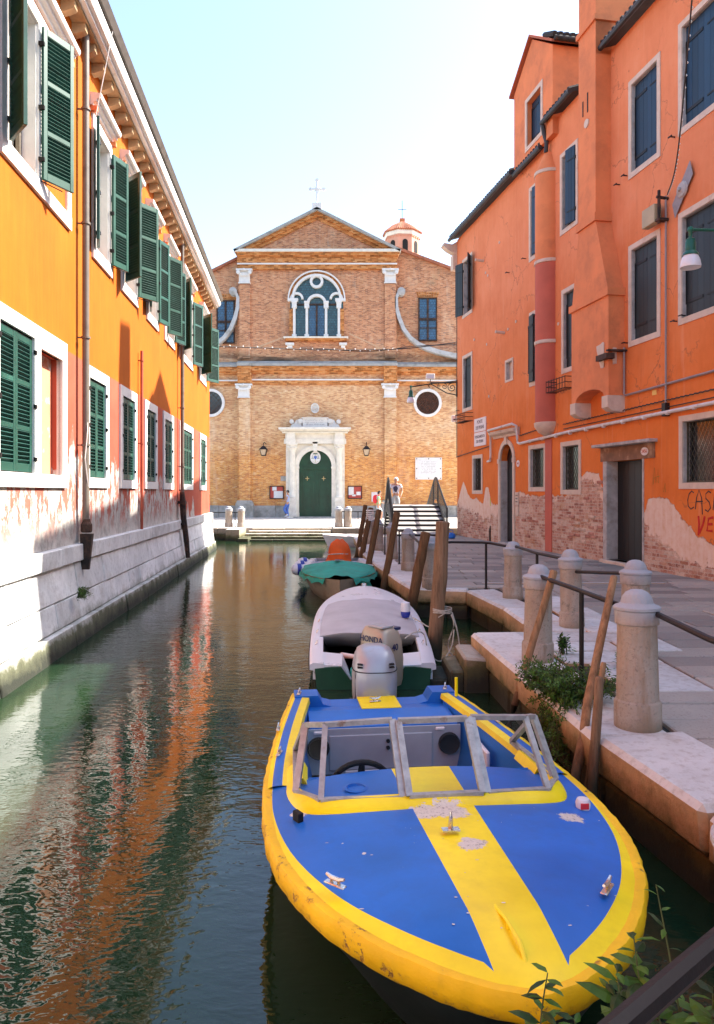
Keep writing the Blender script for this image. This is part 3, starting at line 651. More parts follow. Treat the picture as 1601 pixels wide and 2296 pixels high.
# stone embankment under the house: coping course and battered courses, each block a part
def xb(z): return 0.05 + (0.59 - z) * 0.14
y = -5.0
while y < 27.1:
    L_ = R.uniform(1.5, 2.4); y2 = min(y + L_, 27.36)
    if 27.36 - y2 < .5: y2 = 27.36
    mb = MB(); mb.cbox(-0.2, 0.10+R.uniform(-.006,.006), y*LN+.003, y2*LN-.003, 0.592, 0.838+R.uniform(-.003,.003), 0.012, 0.003); mb.obj('stone_block', M['left_base'], left); y = y2
rows = [(0.587,0.14),(0.14,-0.21),(-0.21,-0.75)]
for ri, (zt, zb) in enumerate(rows):
    y = -5 - R.uniform(0, .5)
    while y < 27.1:
        y2 = min(y + R.uniform(0.8, 2.0), 27.36)
        if 27.36 - y2 < .4: y2 = 27.36
        j = R.uniform(-0.014, 0.014); jt = 0.07 if ri == 2 else 0
        mb = MB(); g_ = 0.004
        X0, X1 = xb(zt)+j+jt, xb(zb)+j+jt
        A = y*LN+g_; B = y2*LN-g_; c = 0.012
        mb.loft([[(-.2,A,zt-g_),(X0-c,A,zt-g_),(X0,A+c,zt-g_-c),(X0,B-c,zt-g_-c),(X0-c,B,zt-g_),(-.2,B,zt-g_)],
                 [(-.2,A,zb+g_),(X1-c,A,zb+g_),(X1,A+c,zb+g_+c),(X1,B-c,zb+g_+c),(X1-c,B,zb+g_),(-.2,B,zb+g_)]])
        mb.obj('stone_block', M['left_base'], left); y = y2
mb = MB(); mb.box(-9, -0.03, -6, 27.28*LN, -1.5, 0.84); mb.obj('foundation', M['grey_stone'], left)
# far end wall cladding
mb = MB(); mb.box(-9, 0.12, 27.34*LN, 27.42*LN, -1, 0.835); mb.obj('foundation', M['left_base'], left)
# ================================================================== RIGHT HOUSE
RN = 1.01734; RT = math.atan(0.187)
right = thing('corner_house', 'tall terracotta house with dark plank shutters and a round red flue beside the paved quay', 'house', (8.87, 0, 0), RT)
def rx(d): return -d       # outward is -x
SEG = [(12.4, 18.15, 11.6), (18.15, 19.75, 11.42), (19.75, 27.45, 11.0)]
# windows: Y0,Y1,z0,z1,depth,kind
RW = [(13.05,14.1,8.57,10.5,.14,'blue'),(14.9,15.83,8.47,10.35,.14,'blue'),(13.05,14.1,4.93,6.85,.14,'dark'),(14.9,15.83,4.85,6.8,.14,'dark'),
      (18.3,19.03,8.36,10.24,.14,'bluo'),(18.0,18.95,4.77,6.7,.14,'dark'),(20.42,20.95,8.28,10.16,.14,'open'),(20.3,20.93,4.72,6.6,.14,'open2'),
      (25.9,26.72,8.02,9.92,.14,'open3'),(25.9,26.72,4.62,6.43,.14,'dark'),(22.28,22.75,5.05,5.6,.14,'small'),
      (24.9,25.68,1.66,2.77,.14,'grid'),(20.1,20.98,1.74,2.82,.14,'grid'),(18.15,19.0,1.66,2.78,.14,'grid'),(13.0,14.08,1.78,2.95,.14,'grid'),
      (19.95,20.0,0,0.001,.01,'none')]
RW = [w_ for w_ in RW if w_[5] != 'none']
ops = [(a*RN, b*RN, z0, z1, d) for a, b, z0, z1, d, k in RW]
ops += [(15.42*RN, 16.86*RN, 0.06, 2.3, .28), (22.2*RN, 23.2*RN, 0.0, 3.1, .24)]
mb = MB()
for (y0, y1, zt) in SEG:
    wall_grid(mb, y0*RN, y1*RN, -0.5, zt, [q for q in ops if q[0] >= y0*RN-.5 and q[1] <= y1*RN+.5], -1)
mb.poly([(0,12.4*RN,-.5),(9,12.4*RN,-.5),(9,12.4*RN,11.6),(0,12.4*RN,11.6)]); mb.poly([(0,27.45*RN,-.5),(9,27.45*RN,-.5),(9,27.45*RN,11),(0,27.45*RN,11)])
mb.box(8.9, 9, 12.4*RN, 27.45*RN, -.5, 11)
# arch spandrels of the doorway
A0, A1 = 22.2*RN, 23.2*RN; rr = (A1-A0)/2; ac = (A0+A1)/2; zs = 2.58
for sd in (-1, 1):
    pts = [(ac+sd*rr, 3.1), (ac+sd*rr, zs)] + [(ac+sd*rr*math.cos(t), zs+rr*math.sin(t)) for t in [k*PI/16 for k in range(1, 9)]] + [(ac, 3.1)]
    mb.prism(pts, lambda p: (0.0, p[0], p[1]), (0.21, 0, 0))
wall_o = mb.obj('wall', M['right_plaster'], right)
def rbox(mb, a0, a1, d0, d1, z0, z1, c=None):
    x0, x1 = sorted((-d0, -d1))
    (mb.cbox(x0, x1, a0, a1, z0, z1, c) if c else mb.box(x0, x1, a0, a1, z0, z1)); return mb
def rframe(a, b, z0, z1, t=.11, sill=.12):
    mb = MB(); frame_box(mb, a*RN, b*RN, z0, z1, t, -.04, .022, sill, -1); mb.obj('window_frame', M['plaque_stone'], right)
    mb = MB()   # dressed stone reveal
    for (p, q) in ((a*RN-.002, a*RN+.012), (b*RN-.012, b*RN+.002)): rbox(mb, p, q, -.14, .0, z0, z1)
    rbox(mb, a*RN+.012, b*RN-.012, -.14, 0, z1-.012, z1+.002); mb.obj('reveal', M['reveal_stone'], right)
M['plaque_stone'] = plain('pinkish_stone', (0.60,0.47,0.37), 0.8, 0.1, 5, 0.35, 30, dirt=(0.45,0.30,0.22), dirt_t=(0.56,0.75), dirt_s=3)
M['reveal_stone'] = plain('reveal_stone', (0.42,0.39,0.37), 0.85, 0.2, 5, 0.4, 25, dirt=(0.28,0.24,0.20), dirt_t=(0.5,0.7), dirt_s=4)
def plank_leaf(w, h, mat, loc, rz, n=3):
    mb = MB(); mb.box(.0, .03, -.031, -.017, h*.14, h*.82+.06); mb.box(.02, w-.02, -.028, -.016, h*.14, h*.14+.06); mb.box(.02, w-.02, -.028, -.016, h*.82, h*.82+.06)
    for z in (h*.14, h*.82): mb.box(-.03, .03, -.03, .03, z-.01, z+.07); mb.box(.03, w*.8, .019, .026, z+.01, z+.045)
    o = mb.obj('shutter', M['black_iron'], right, None, loc, (0, 0, rz))
    pm_ = MB(); pm_.cbox(0.0, w/n-.004, -.016, .018, 0, h, .004); me = pm_.mesh('plank', mat)
    for k in range(n): link('plank', me, o, (k*w/n + .002, R.uniform(-.002,.002), 0))
    return o
def bars(a, b, z0, z1):
    mb = MB(); A0_, B0_ = a*RN, b*RN; s_ = 0.115; d = -.075; W = B0_-A0_; H = z1-z0
    k = -int(H/s_)-1
    def seg(p, q): mb.tube([(-d, A0_+p[0], z0+p[1]), (-d, A0_+q[0], z0+q[1])], .0055, 4, False)
    n = int((W+H/1.6)/s_)+2
    for k in range(-n, n+1):
        for sg in (1, -1):
            x0_ = k*s_; pts = []
            # line x = x0 + sg*z/1.6 clipped to the opening
            za, zb_ = 0.0, H
            f = lambda z: (x0_ + sg*z/1.6)
            lo = (0-x0_)*1.6*sg; hi = (W-x0_)*1.6*sg
            lo, hi = min(lo, hi), max(lo, hi); za = max(0, lo); zb_ = min(H, hi)
            if zb_ - za > .03: seg((f(za), za), (f(zb_), zb_))
    rbox(mb, A0_, A0_+.03, -.10, -.07, z0, z1); rbox(mb, B0_-.03, B0_, -.10, -.07, z0, z1); rbox(mb, A0_, B0_, -.10, -.07, z0, z0+.03); rbox(mb, A0_, B0_, -.10, -.07, z1-.03, z1)
    o = mb.obj('grille', M['grille'], right); o['kind'] = 'stuff'
M['grille'] = plain('grille_iron', (0.07,0.065,0.04), 0.7, 0.3, 12, 0, 60)
for (a, b, z0, z1, d, k) in RW:
    if k != 'small': rframe(a, b, z0, z1)
    else: rframe(a, b, z0, z1, .07, .07)
    w = (b-a)*RN; h = z1-z0
    mb = MB(); rbox(mb, a*RN, b*RN, -.142, -.16, z0, z1)
    if k in ('blue','dark'):
        mt = M['blue_shutter' if k == 'blue' else 'dark_shutter']
        hw = w/2-.004; plank_leaf(hw, h-.01, mt, (0.09, a*RN+.005, z0+.005), PI/2); plank_leaf(hw, h-.01, mt, (0.09, b*RN-.005, z0+.005), -PI/2)
    elif k == 'bluo':
        plank_leaf(w/2, h, M['blue_shutter'], (-.03, a*RN, z0), PI/2+.2)
    elif k == 'open':
        plank_leaf(w/2+.04, h, M['blue_shutter'], (-.03, a*RN, z0), PI/2+.12)
    elif k == 'open2':
        plank_leaf(w/2+.05, h, M['dark_shutter'], (-.04, b*RN+.06, z0), -PI/2-.12)
    elif k == 'open3':
        plank_leaf(w/2, h, M['dark_shutter'], (-.04, b*RN, z0), PI/2+.35); plank_leaf(w/2, h, M['dark_shutter'], (-.04, a*RN, z0), -PI/2-.55)
    elif k == 'grid': bars(a, b, z0, z1)
    elif k == 'small': mb = MB(); rbox(mb, a*RN, b*RN, -.10, -.13, z0, z1); mb.obj('blind_panel', M['plaque_stone'], right); mb = MB(); rbox(mb, a*RN, b*RN, -.142, -.16, z0, z1)
    mb.obj('glass', M['dark_glass'] , right)

# chimney breast: shaft, bands, flared hood, box on corbels
p0, p1 = 16.67*RN, 17.45*RN; D = .38
mb = MB(); rbox(mb, p0, p1, -.02, D, 7.9, 12.25); rbox(mb, p0, p1+.0, -.6, D-.003, 11.5, 14.9); mb.obj('chimney_shaft', M['chimney_plaster'] if 'chimney_plaster' in M else M['terracotta'], right)
mb = MB(); rbox(mb, p0-.05, p1+.05, -.62, D+.05, 12.25, 12.37); rbox(mb, p0-.05, p1+.05, -.02, D+.05, 7.72, 7.9); mb.obj('chimney_band', M['terracotta'], right)
q0, q1 = 16.12*RN, 17.8*RN
mb = MB(); mb.loft([[(0.02,p0,7.72),(-D,p0,7.72),(-D,p1,7.72),(0.02,p1,7.72)],[(0.02,q0+.03,6.06),(-D,q0+.03,6.06),(-D,q1-.03,6.06),(0.02,q1-.03,6.06)]]); mb.obj('chimney_hood', M['terracotta'], right)
mb = MB(); rbox(mb, q0-.05, q1+.05, -.02, D+.05, 5.9, 6.06); mb.obj('chimney_band', M['terracotta'], right)
mb = MB(); n = 12; top = 5.9
half = (q1-q0)/2-.2; mid = (q0+q1)/2
pts = [(q0, top), (q0, 3.72), (q0+.2, 3.72)] + [(mid-half*math.cos(PI*k/n), 3.72+.22*math.sin(PI*k/n)) for k in range(1, n)] + [(q1-.2, 3.72), (q1, 3.72), (q1, top)]
mb.prism(pts, lambda p: (-D, p[0], p[1]), (D+.02, 0, 0)); mb.obj('chimney_box', M['terracotta'], right)
for c0, c1 in ((q0-.02, q0+.24), (q1-.24, q1+.02)):
    mb = MB(); mb.prism([(0.02,3.35),(-.3,3.38),(-D-.03,3.46),(-D-.03,3.715),(0.02,3.715)], lambda p: (p[0], c0, p[1]), (0, c1-c0, 0)); mb.obj('corbel', M['plaque_stone'], right)
mb = MB(); mb.cbox(-D-.012, -D+.01, 16.3*RN, 16.62*RN, 4.35, 4.9, .01, .03); mb.cbox(-.3, -.2, q0-.012, q0+.01, 4.4, 4.75, .004, .02); mb.obj('bare_patch', M['plaque_stone'], right)
# chimney eyelets
mb = MB(); mb.lathe([(.03,0),(.1,0),(.1,.03),(.07,.045),(.03,.02)], (-D-.03, 17.05*RN, 10.1), 14, ax='x'); mb.obj('vent', M['plaque_stone'], right, 40)
mb = MB(); rbox(mb, 17.0*RN, 17.04*RN, D, D+.012, 10.35, 10.8); rbox(mb, 17.22*RN, 17.26*RN, D, D+.012, 10.35, 10.7); mb.obj('iron_anchor', M['rust_iron'], right)

# round flue
fc = 19.8*RN; fr = .37
mb = MB(); mb.lathe([(fr,7.8),(fr,10.08)], (0,fc,0), 20, PI/2, 3*PI/2); mb.lathe([(fr,10.16),(fr-.02,10.22),(.12,10.72)], (0,fc,0), 20, PI/2, 3*PI/2); mb.obj('flue', M['terracotta'], right, 40)
mb = MB(); mb.lathe([(fr,3.45),(fr,7.7)], (0,fc,0), 20, PI/2, 3*PI/2); mb.obj('flue', M['salmon_red'], right, 40)
mb = MB()
for z in (10.08, 7.7, 5.55): mb.lathe([(fr,z),(fr+.025,z+.01),(fr+.025,z+.09),(fr,z+.1)], (0,fc,0), 20, PI/2, 3*PI/2)
mb.lathe([(.0,3.08),(.12,3.1),(.28,3.2),(fr+.02,3.36),(fr+.03,3.46),(fr,3.47)], (0,fc,0), 20, PI/2, 3*PI/2); mb.obj('flue_band', M['plaque_stone'], right, 40)
mb = MB(); rbox(mb, 19.62*RN, 20.0*RN, 0, .025, 0.0, 3.02); mb.obj('painted_strip', M['salmon_red'], right)

# roof edges: tiles and gutters
def eave(y0, y1, z, d=.22):
    a0, a1 = y0*RN, y1*RN
    mb = MB(); mb.prism([(-d,z+.02),(3.5,z+1.25),(3.5,z+1.35),(-d,z+.12)], lambda p: (p[0], a0, p[1]), (0, a1-a0, 0)); mb.obj('roof', M['dark_tile'], right)
    mb = MB(); mb.tube([(-d-.05, a0-.05, z+.02), (-d-.05, a1, z+.02)], .065, 8); mb.obj('gutter', M['gutter'], right, 40)
    mb = MB(); k = a0+.08
    while k < a1: mb.tube([(-d-.03, k, z+.13), (.5, k, z+.13+.73*.35)], .065+R.uniform(-.006,.006), 6); k += .17
    o = mb.obj('roof_tile', M['dark_tile'], right, 50); o['kind'] = 'stuff'
M['gutter'] = plain('dark_gutter', (0.035,0.036,0.04), 0.5, 0.3, 4, 0.1, 30, metal=0.3)
eave(12.4, 16.9, 11.6); eave(18.15, 19.7, 11.42); eave(21.8, 27.6, 11.0); eave(20.0, 21.75, 10.92, .14)
mb = MB(); mb.tube([(-.25,19.68*RN,11.42),(-.2,19.7*RN,11.2),(-.12,19.7*RN,10.95),(-.12,19.75*RN,10.7)], .06, 8); mb.obj('drain_pipe', M['gutter'], right, 40)
# dormer with gable
d0, d1 = 19.26*RN, 21.78*RN; dm = (d0+d1)/2
mb = MB()
for z0, z1 in ((11.0, 11.75),): pass
W0, W1 = 19.95*RN, 20.85*RN
oz0, oz1 = 11.35, 12.6
mb.prism([(d0,10.98),(d1,10.98),(d1,13.3),(dm,14.2),(d0,13.3)], lambda p: (.03, p[0], p[1]), (2.6,0,0))
for (a, b, z0, z1) in ((d0,W0,10.98,13.3),(W1,d1,10.98,13.3),(W0,W1,10.98,oz0),(W0,W1,oz1,13.3)): mb.box(-.16, .03, a, b, z0, z1)
mb.prism([(d0,13.3),(d1,13.3),(dm,14.2)], lambda p: (-.16, p[0], p[1]), (.19,0,0)); mb.obj('dormer', M['terracotta'], right)
mb = MB()
for sg, e in ((1, d0), (-1, d1)):
    mb.prism([(e-sg*.15,13.28),(dm,14.26),(dm,14.33),(e-sg*.15,13.35)], lambda p: (-.26, p[0], p[1]), (3.0,0,0))
mb.obj('dormer_roof', M['terracotta_dark'], right)
mb = MB(); mb.tube([(-.2,d0-.2,13.36),(2.6,d0-.2,13.36)], .07, 8); k = -.2
while k < 2.6: mb.tube([(k,d0-.22,13.45),(k,d0+.4,13.78)], .07, 6); k += .17
o = mb.obj('roof_tile', M['dark_tile'], right, 50); o['kind'] = 'stuff'
mb = MB(); frame_box(mb, W0, W1, oz0, oz1, .12, .15, .18, .12, -1); mb.obj('window_frame', M['plaque_stone'], right)
plank_leaf((W1-W0)/2, oz1-oz0, M['blue_shutter'], (0.0, W0, oz0), PI/2); plank_leaf((W1-W0)/2, oz1-oz0, M['blue_shutter'], (0.0, W1, oz0), -PI/2)
# far corner stone gutter spout
mb = MB(); mb.prism([(0,0),(-.35,.16),(-.55,.32),(-.5,.42),(-.2,.38),(0,.5)], lambda p: (p[0], 27.45*RN, 10.45+p[1]), (0,.3,0)); mb.box(-.16,.1,27.45*RN,27.75*RN,9.9,10.45); mb.obj('cornice_end', M['plaque_stone'], right)
# arched doorway
mb = MB(); mb.ring_arch(ac, zs, rr, rr+.14, -.04, .02, n=16)
mbb = MB(); 
def yz(m):   # ring_arch is built in x-z: turn it to the wall plane
    m.v = [(y, x, z) for x, y, z in m.v]; return m
yz(mb); rbox(mb, A0-.14, A0, -.0, .04, 0, zs-.08); rbox(mb, A1, A1+.14, -.0, .04, 0, zs-.08)
rbox(mb, A0-.17, A0, 0, .06, zs-.08, zs+.06); rbox(mb, A1, A1+.17, 0, .06, zs-.08, zs+.06); rbox(mb, ac-.09, ac+.09, 0.0, .07, zs+rr-.02, zs+rr+.22)
mb.obj('door_surround', M['plaque_stone'], right)
mb = MB(); rbox(mb, A1-.03, A1, -.21, -.0, 0, zs); rbox(mb, A0, A0+.03, -.21, 0, 0, zs); rbox(mb, A0, A1, -.21, .1, -.05, .05); mb.obj('reveal', M['reveal_stone'], right)
mb = MB(); rbox(mb, A0, A1, -.215, -.26, 0, 3.1)
for k in range(2):
    x0 = A0+.06+k*.5; 
    for z0, z1 in ((.2,.95),(1.1,2.4)): rbox(mb, x0, x0+.36, -.20, -.215, z0, z1)
mb.obj('door', M['dark_door'], right)
mb = MB(); mb.box(.18,.21,A0+.44,A0+.47,1.05,1.35); mb.obj('door_handle', M['brass'], right)
# moulded lintel above the arch
mb = MB(); mb.prism([(0,3.3),(-.06,3.3),(-.08,3.36),(-.2,3.42),(-.24,3.5),(0,3.54)], lambda p: (p[0], 21.75*RN, p[1]), (0,1.95*RN,0)); mb.obj('door_hood', M['plaque_stone'], right)
# workshop door
D0, D1 = 15.42*RN, 16.86*RN
mb = MB(); rbox(mb, D1-.03, D1+.0, -.26, .02, .06, 2.3); rbox(mb, D1, D1+.13, -.0, .02, .0, 2.3); rbox(mb, D0-.05, D0, 0, .018, .0, 2.3); rbox(mb, D0, D0+.02, -.26, 0, .06, 2.3); mb.obj('door_surround', M['reveal_stone'], right)
mb = MB(); rbox(mb, D0-.05, D1+.13, -.26, .12, -.02, .06, .01); mb.obj('threshold', M['plaque_stone'], right)
dm_ = MB(); rbox(dm_, 0, (D1-D0)/6-.006, -.26, -.29, .06, 2.3, .004); me = dm_.mesh('plank', M['dark_door'])
dr = MB(); rbox(dr, D0, D1, -.29, -.31, .06, 2.3); dro = dr.obj('door', M['dark_door'], right)
for k in range(6): link('plank', me, dro, (0, D0+k*(D1-D0)/6+.003, 0))
mb = MB(); rbox(mb, 14.98*RN, 17.1*RN, 0, .02, 2.3, 2.62); mb.obj('lintel', plain('weathered_lintel', (0.22,0.11,0.06), .85, .4, 3, .5, 20, dirt=(0.5,0.36,0.24), dirt_t=(.55,.75), dirt_s=3), right)
mb = MB(); rbox(mb, 14.9*RN, 17.2*RN, -.02, .2, 2.622, 2.69, .01); mb.obj('lintel_slab', M['reveal_stone'], right)
# number plates
def oval(a, z, d, body, rw=.13, rh=.085, sz=.1, nm='number_plate'):
    mb = MB(); pts = [(rw*math.cos(2*PI*k/20), rh*math.sin(2*PI*k/20)) for k in range(20)]
    mb.prism(pts, lambda p: (-d, a+p[0], z+p[1]), (-.012,0,0)); pl = mb.obj(nm, M['plaque'], right)
    Mx = Matrix.Translation((-d-.013, a, z)) @ Matrix(((0,0,-1,0),(-1,0,0,0),(0,1,0,0),(0,0,0,1)))
    text_mesh(body, sz, M['salmon_red'], 'lettering', pl, Mx)
oval(15.32*RN, 2.45, .02, '2456'); oval(21.85*RN, 2.45, .0, '2455', .11, .1, .08)
# street name slabs
mb = MB(); rbox(mb, 24.45*RN, 25.55*RN, 0, .03, 3.66, 4.12, .006); s1 = mb.obj('name_slab', M['plaque'], right)
mb = MB(); rbox(mb, 24.45*RN, 25.55*RN, 0, .03, 3.17, 3.64, .006); s2 = mb.obj('name_slab', M['plaque'], right)
B_ = Matrix(((0,0,-1,0),(-1,0,0,0),(0,1,0,0),(0,0,0,1)))
text_mesh('PONTE\nDEI PENINI', .165, M['letter'], 'lettering', s1, Matrix.Translation((-.031, 25.0*RN, 3.89)) @ B_)
text_mesh('FONDAMENTA\nDEI PENINI', .14, M['letter'], 'lettering', s2, Matrix.Translation((-.031, 25.0*RN, 3.405)) @ B_)
# white water pipe, cables, grey conduit
wy = lambda Y, d, z: (-d, Y*RN, z)
mb = MB(); mb.tube([wy(12.45,.09,3.2), wy(14.5,.09,3.17), wy(18.5,.09,3.12), wy(21.55,.09,3.02), wy(21.68,.09,3.06), wy(21.72,.09,3.2), wy(21.72,.11,3.55), wy(21.8,.22,3.62), wy(23.75,.22,3.58), wy(23.85,.12,3.5), wy(23.87,.08,3.4), wy(23.87,.08,2.72), wy(23.92,.08,2.62), wy(24.15,.08,2.6)], .037, 8)
y = 12.8
while y < 21.5: mb.tube([wy(y,.09,3.195-(y-12.4)*.0185), wy(y+.07,.09,3.195-(y-12.4)*.0185)], .047, 8); y += .8
mb.obj('water_pipe', M['white_pipe'], right, 40)
mb = MB(); pts = [wy(12.45,.06,3.5), wy(15,.06,3.42), wy(18.5,.05,3.36)]
for (p, q) in (((12.45,3.44),(18.9,3.33)), ((20.5,3.32),(21.62,3.25)), ((24.0,3.1),(27.4,2.9))):
    n = max(2, int((q[0]-p[0])/.07))
    mb.tube([wy(p[0]+(q[0]-p[0])*k/n, .05+.015*(k%2), p[1]+(q[1]-p[1])*k/n+.012*(k%2)) for k in range(n+1)], .014, 4)
mb.tube([wy(12.45,.04,3.3), wy(16,.04,3.26), wy(18.9,.04,3.22)], .01, 4); mb.tube([wy(27.42,.03,2.9), wy(27.42,.03,9.5)], .012, 4)
mb.obj('cable', M['cable'], right)
mb = MB(); mb.tube([wy(12.45,.05,3.78), wy(16.0,.05,3.7), wy(16.05,.05,3.75), wy(16.05,.05,4.75)], .024, 6); mb.tube([wy(14.55,.05,3.25), wy(14.55,.05,7.45)], .02, 6); mb.obj('conduit', M['grey_pipe'], right, 40)
mb = MB(); rbox(mb, 14.5*RN, 14.62*RN, 0, .1, 3.1, 3.36); mb.obj('junction_box', M['black_iron'], right)
mb = MB(); rbox(mb, 14.62*RN, 15.05*RN, .1, .26, 6.95, 7.32, .01); mb.obj('junction_box', plain('beige_box', (0.42,0.33,0.2), .6, .1, 3, 0), right)
mb = MB(); mb.tube([wy(14.55,.0,7.4), wy(14.55,.25,7.42)], .03, 6); mb.tube([wy(14.55,.2,6.9), wy(14.55,.2,7.55)], .03, 6); rbox(mb, 14.5*RN, 14.62*RN, .02, .24, 6.95, 7.0); mb.obj('cable_bracket', M['rust_iron'], right)
mb = MB(); rbox(mb, 16.0*RN, 16.1*RN, 0, .45, 4.66, 4.7); rbox(mb, 16.0*RN, 16.45*RN, .3, .5, 4.5, 4.62); mb.obj('cable_bracket', M['rust_iron'], right)
# intercom, warning sticker, small pegs
mb = MB(); rbox(mb, 21.78*RN, 22.0*RN, 0, .04, 1.2, 1.6, .005); rbox(mb, 21.78*RN, 21.98*RN, 0, .04, .9, 1.17, .005); ic = mb.obj('intercom', M['plaque_stone'], right)
mb = MB()
for k in range(2):
    for j in range(3): rbox(mb, (21.82+.08*k)*RN, (21.85+.08*k)*RN, .04, .05, 1.3+.09*j, 1.34+.09*j)
mb.obj('bell_button', M['cable'], ic)
mb = MB(); rbox(mb, 14.93*RN, 15.08*RN, 0, .008, 3.58, 3.68, .003); mb.obj('warning_sticker', plain('yellow_sticker', (0.75,0.48,0.12), .6, .1, 3, 0), right)
mb = MB()
for (Y, z) in ((14.32,8.5),(16.3,8.4),(16.0,8.47),(14.25,4.9),(15.98,4.83),(14.0,4.95),(22.5,8.3),(21.3,8.35),(21.35,12.0),(19.55,12.4),(27.2,4.6)):
    rbox(mb, Y*RN, Y*RN+.02, 0, .12, z, z+.02); rbox(mb, Y*RN-.05, Y*RN+.07, .1, .12, z, z+.02)
o = mb.obj('shutter_stay', M['black_iron'], right); o['kind'] = 'stuff'
mb = MB()
for (Y, z) in ((24.5,8.9),(24.3,8.75),(22.6,6.6),(22.0,6.7),(25.6,6.9),(24.4,6.5),(24.2,4.75),(23.3,9.5),(19.25,6.0)):
    mb.lathe([(0.0,0),(.045,0),(.045,.02),(0.0,.025)], (-.02, Y*RN, z), 8, ax='x')
for (Y, z) in ((24.7,9.35),(22.9,6.55)): mb.tube([wy(Y,0,z), wy(Y,.3,z+.03)], .045, 8)
o = mb.obj('wall_fitting', M['plaque_stone'], right); o['kind'] = 'stuff'
# iron flower baskets
for (a0, a1, z) in ((25.75,26.75,4.1),(18.3,19.35,4.2)):
    mb = MB()
    for zz in (0, .14, .28): 
        mb.tube([wy(a0,0,z+zz), wy(a0,.3,z+zz), wy(a1,.3,z+zz), wy(a1,0,z+zz)], .012, 5)
    n = 7
    for k in range(n+1):
        a_ = a0+(a1-a0)*k/n; mb.tube([wy(a_,.02,z), wy(a_,.3,z), wy(a_,.3,z+.3)], .01, 5)
    mb.obj('flower_basket', M['rust_iron'], right)
# diamond plate with round reflector
mb = MB(); mb.prism([(-.16,-.62),(.16,-.42),(.16,.62),(-.16,.42)], lambda p: (-.02, p[0], p[1]), (-.01,0,0)); 
pl = mb.obj('fixing_plate', M['grey_pipe'], right, None, (-.03, 14.03*RN, 7.36), (.72,0,0)); pl.scale = (.8,.8,.8)
mb = MB(); mb.lathe([(0,.13),(.04,.12),(.05,.06),(.17,.04),(.2,0),(.19,-.02),(0,-.02)], (0,0,0), 16, ax='x'); mb.v = [(-x,y,z) for x,y,z in mb.v]; mb.obj('round_cap', M['reveal_stone'], pl, 40, (-.03,0,0))
# graffiti
def stroke(mb, pts, r):
    mb.tube([(-.004, p[0], p[1]) for p in pts], r, 6); 
def graf(strokes, mat, r, nm='graffiti'):
    mb = MB()
    for s_ in strokes: stroke(mb, s_, r)
    mb.v = [(-.004 + (x+.004)*.15, y, z) for x, y, z in mb.v]; mb.obj(nm, mat, right)
g0 = 13.95*RN; gz = 1.28
def ch(seq, a, z, w, h): return [(a - w*x, z + h*y) for x, y in seq]
Cc = [(.9,.9),(.6,1.0),(.25,.85),(.05,.5),(.15,.15),(.5,0),(.9,.12)]
Aa = [[(.0,0),(.15,.6),(.45,1.0),(.75,.6),(.85,-.25)],[(.1,.4),(.9,.42)]]
Ss = [(.9,.9),(.6,1.0),(.2,.85),(.2,.6),(.7,.4),(.85,.1),(.5,-.1),(.1,0)]
Aa2 = Aa
graf([ch(Cc, g0, gz, .22, .34), ch(Aa[0], g0-.24, gz, .24, .36), ch(Aa[1], g0-.24, gz, .24, .36), ch(Ss, g0-.5, gz, .2, .34), ch(Aa[0], g0-.74, gz, .24, .36), ch(Aa[1], g0-.74, gz, .24, .36)], M['graffiti_black'], .013)
graf([ch([(0,1),(.1,.5),(.0,-.2)], g0-.33, gz-.42, .2, .3), ch([(.0,-.05),(.4,.5),(.6,1)], g0-.36, gz-.42, .25, .3), ch([(.9,.95),(.3,.85),(.1,0),(.8,.0)], g0-.55, gz-.38, .22, .26), ch([(.2,.45),(.8,.48)], g0-.55, gz-.38, .22, .26)], M['graffiti_red'], .028)
graf([ch([(0,0),(.2,1),(.4,.1),(.7,.9),(.8,.1),(.1,.4),(.9,.5)], 15.05*RN, 1.75, .25, .35), ch([(0,0),(.3,.6),(.35,0)], 14.7*RN, 1.6, .2, .3)], M['graffiti_green'], .007)
# some of the exposed bricks stand proud of the broken render
bk = []
mats_b = [plain('brick_%s' % n_, c_, .9, .25, 12, .5, 60) for n_, c_ in (('red', (0.38,0.16,0.11)), ('pale', (0.50,0.31,0.23)), ('rose', (0.44,0.22,0.16)), ('tan', (0.54,0.39,0.30)))]
bms = []
for m_ in mats_b:
    for q in range(3):
        b_ = MB(); b_.cbox(-.012-.008*q, .03, 0.003, .262, 0, .066, .006, .004); bms.append(b_.mesh('brick', m_))
nb = 0
for (ya, yb, za, zb) in ((17.0,17.95,.75,1.85),(17.3,18.9,.35,.95),(20.5,21.7,.3,.9),(24.6,26.9,.15,.75),(15.05,15.3,.1,.9)):
    r_ = 0; z = za
    while z < zb:
        a_ = ya*RN + (.13 if r_ % 2 else 0)
        while a_ + .26 < yb*RN:
            if R.random() < .22 and nb < 80: link('brick', R.choice(bms), right, (0, a_, z)); nb += 1
            a_ += .27
        z += .075; r_ += 1
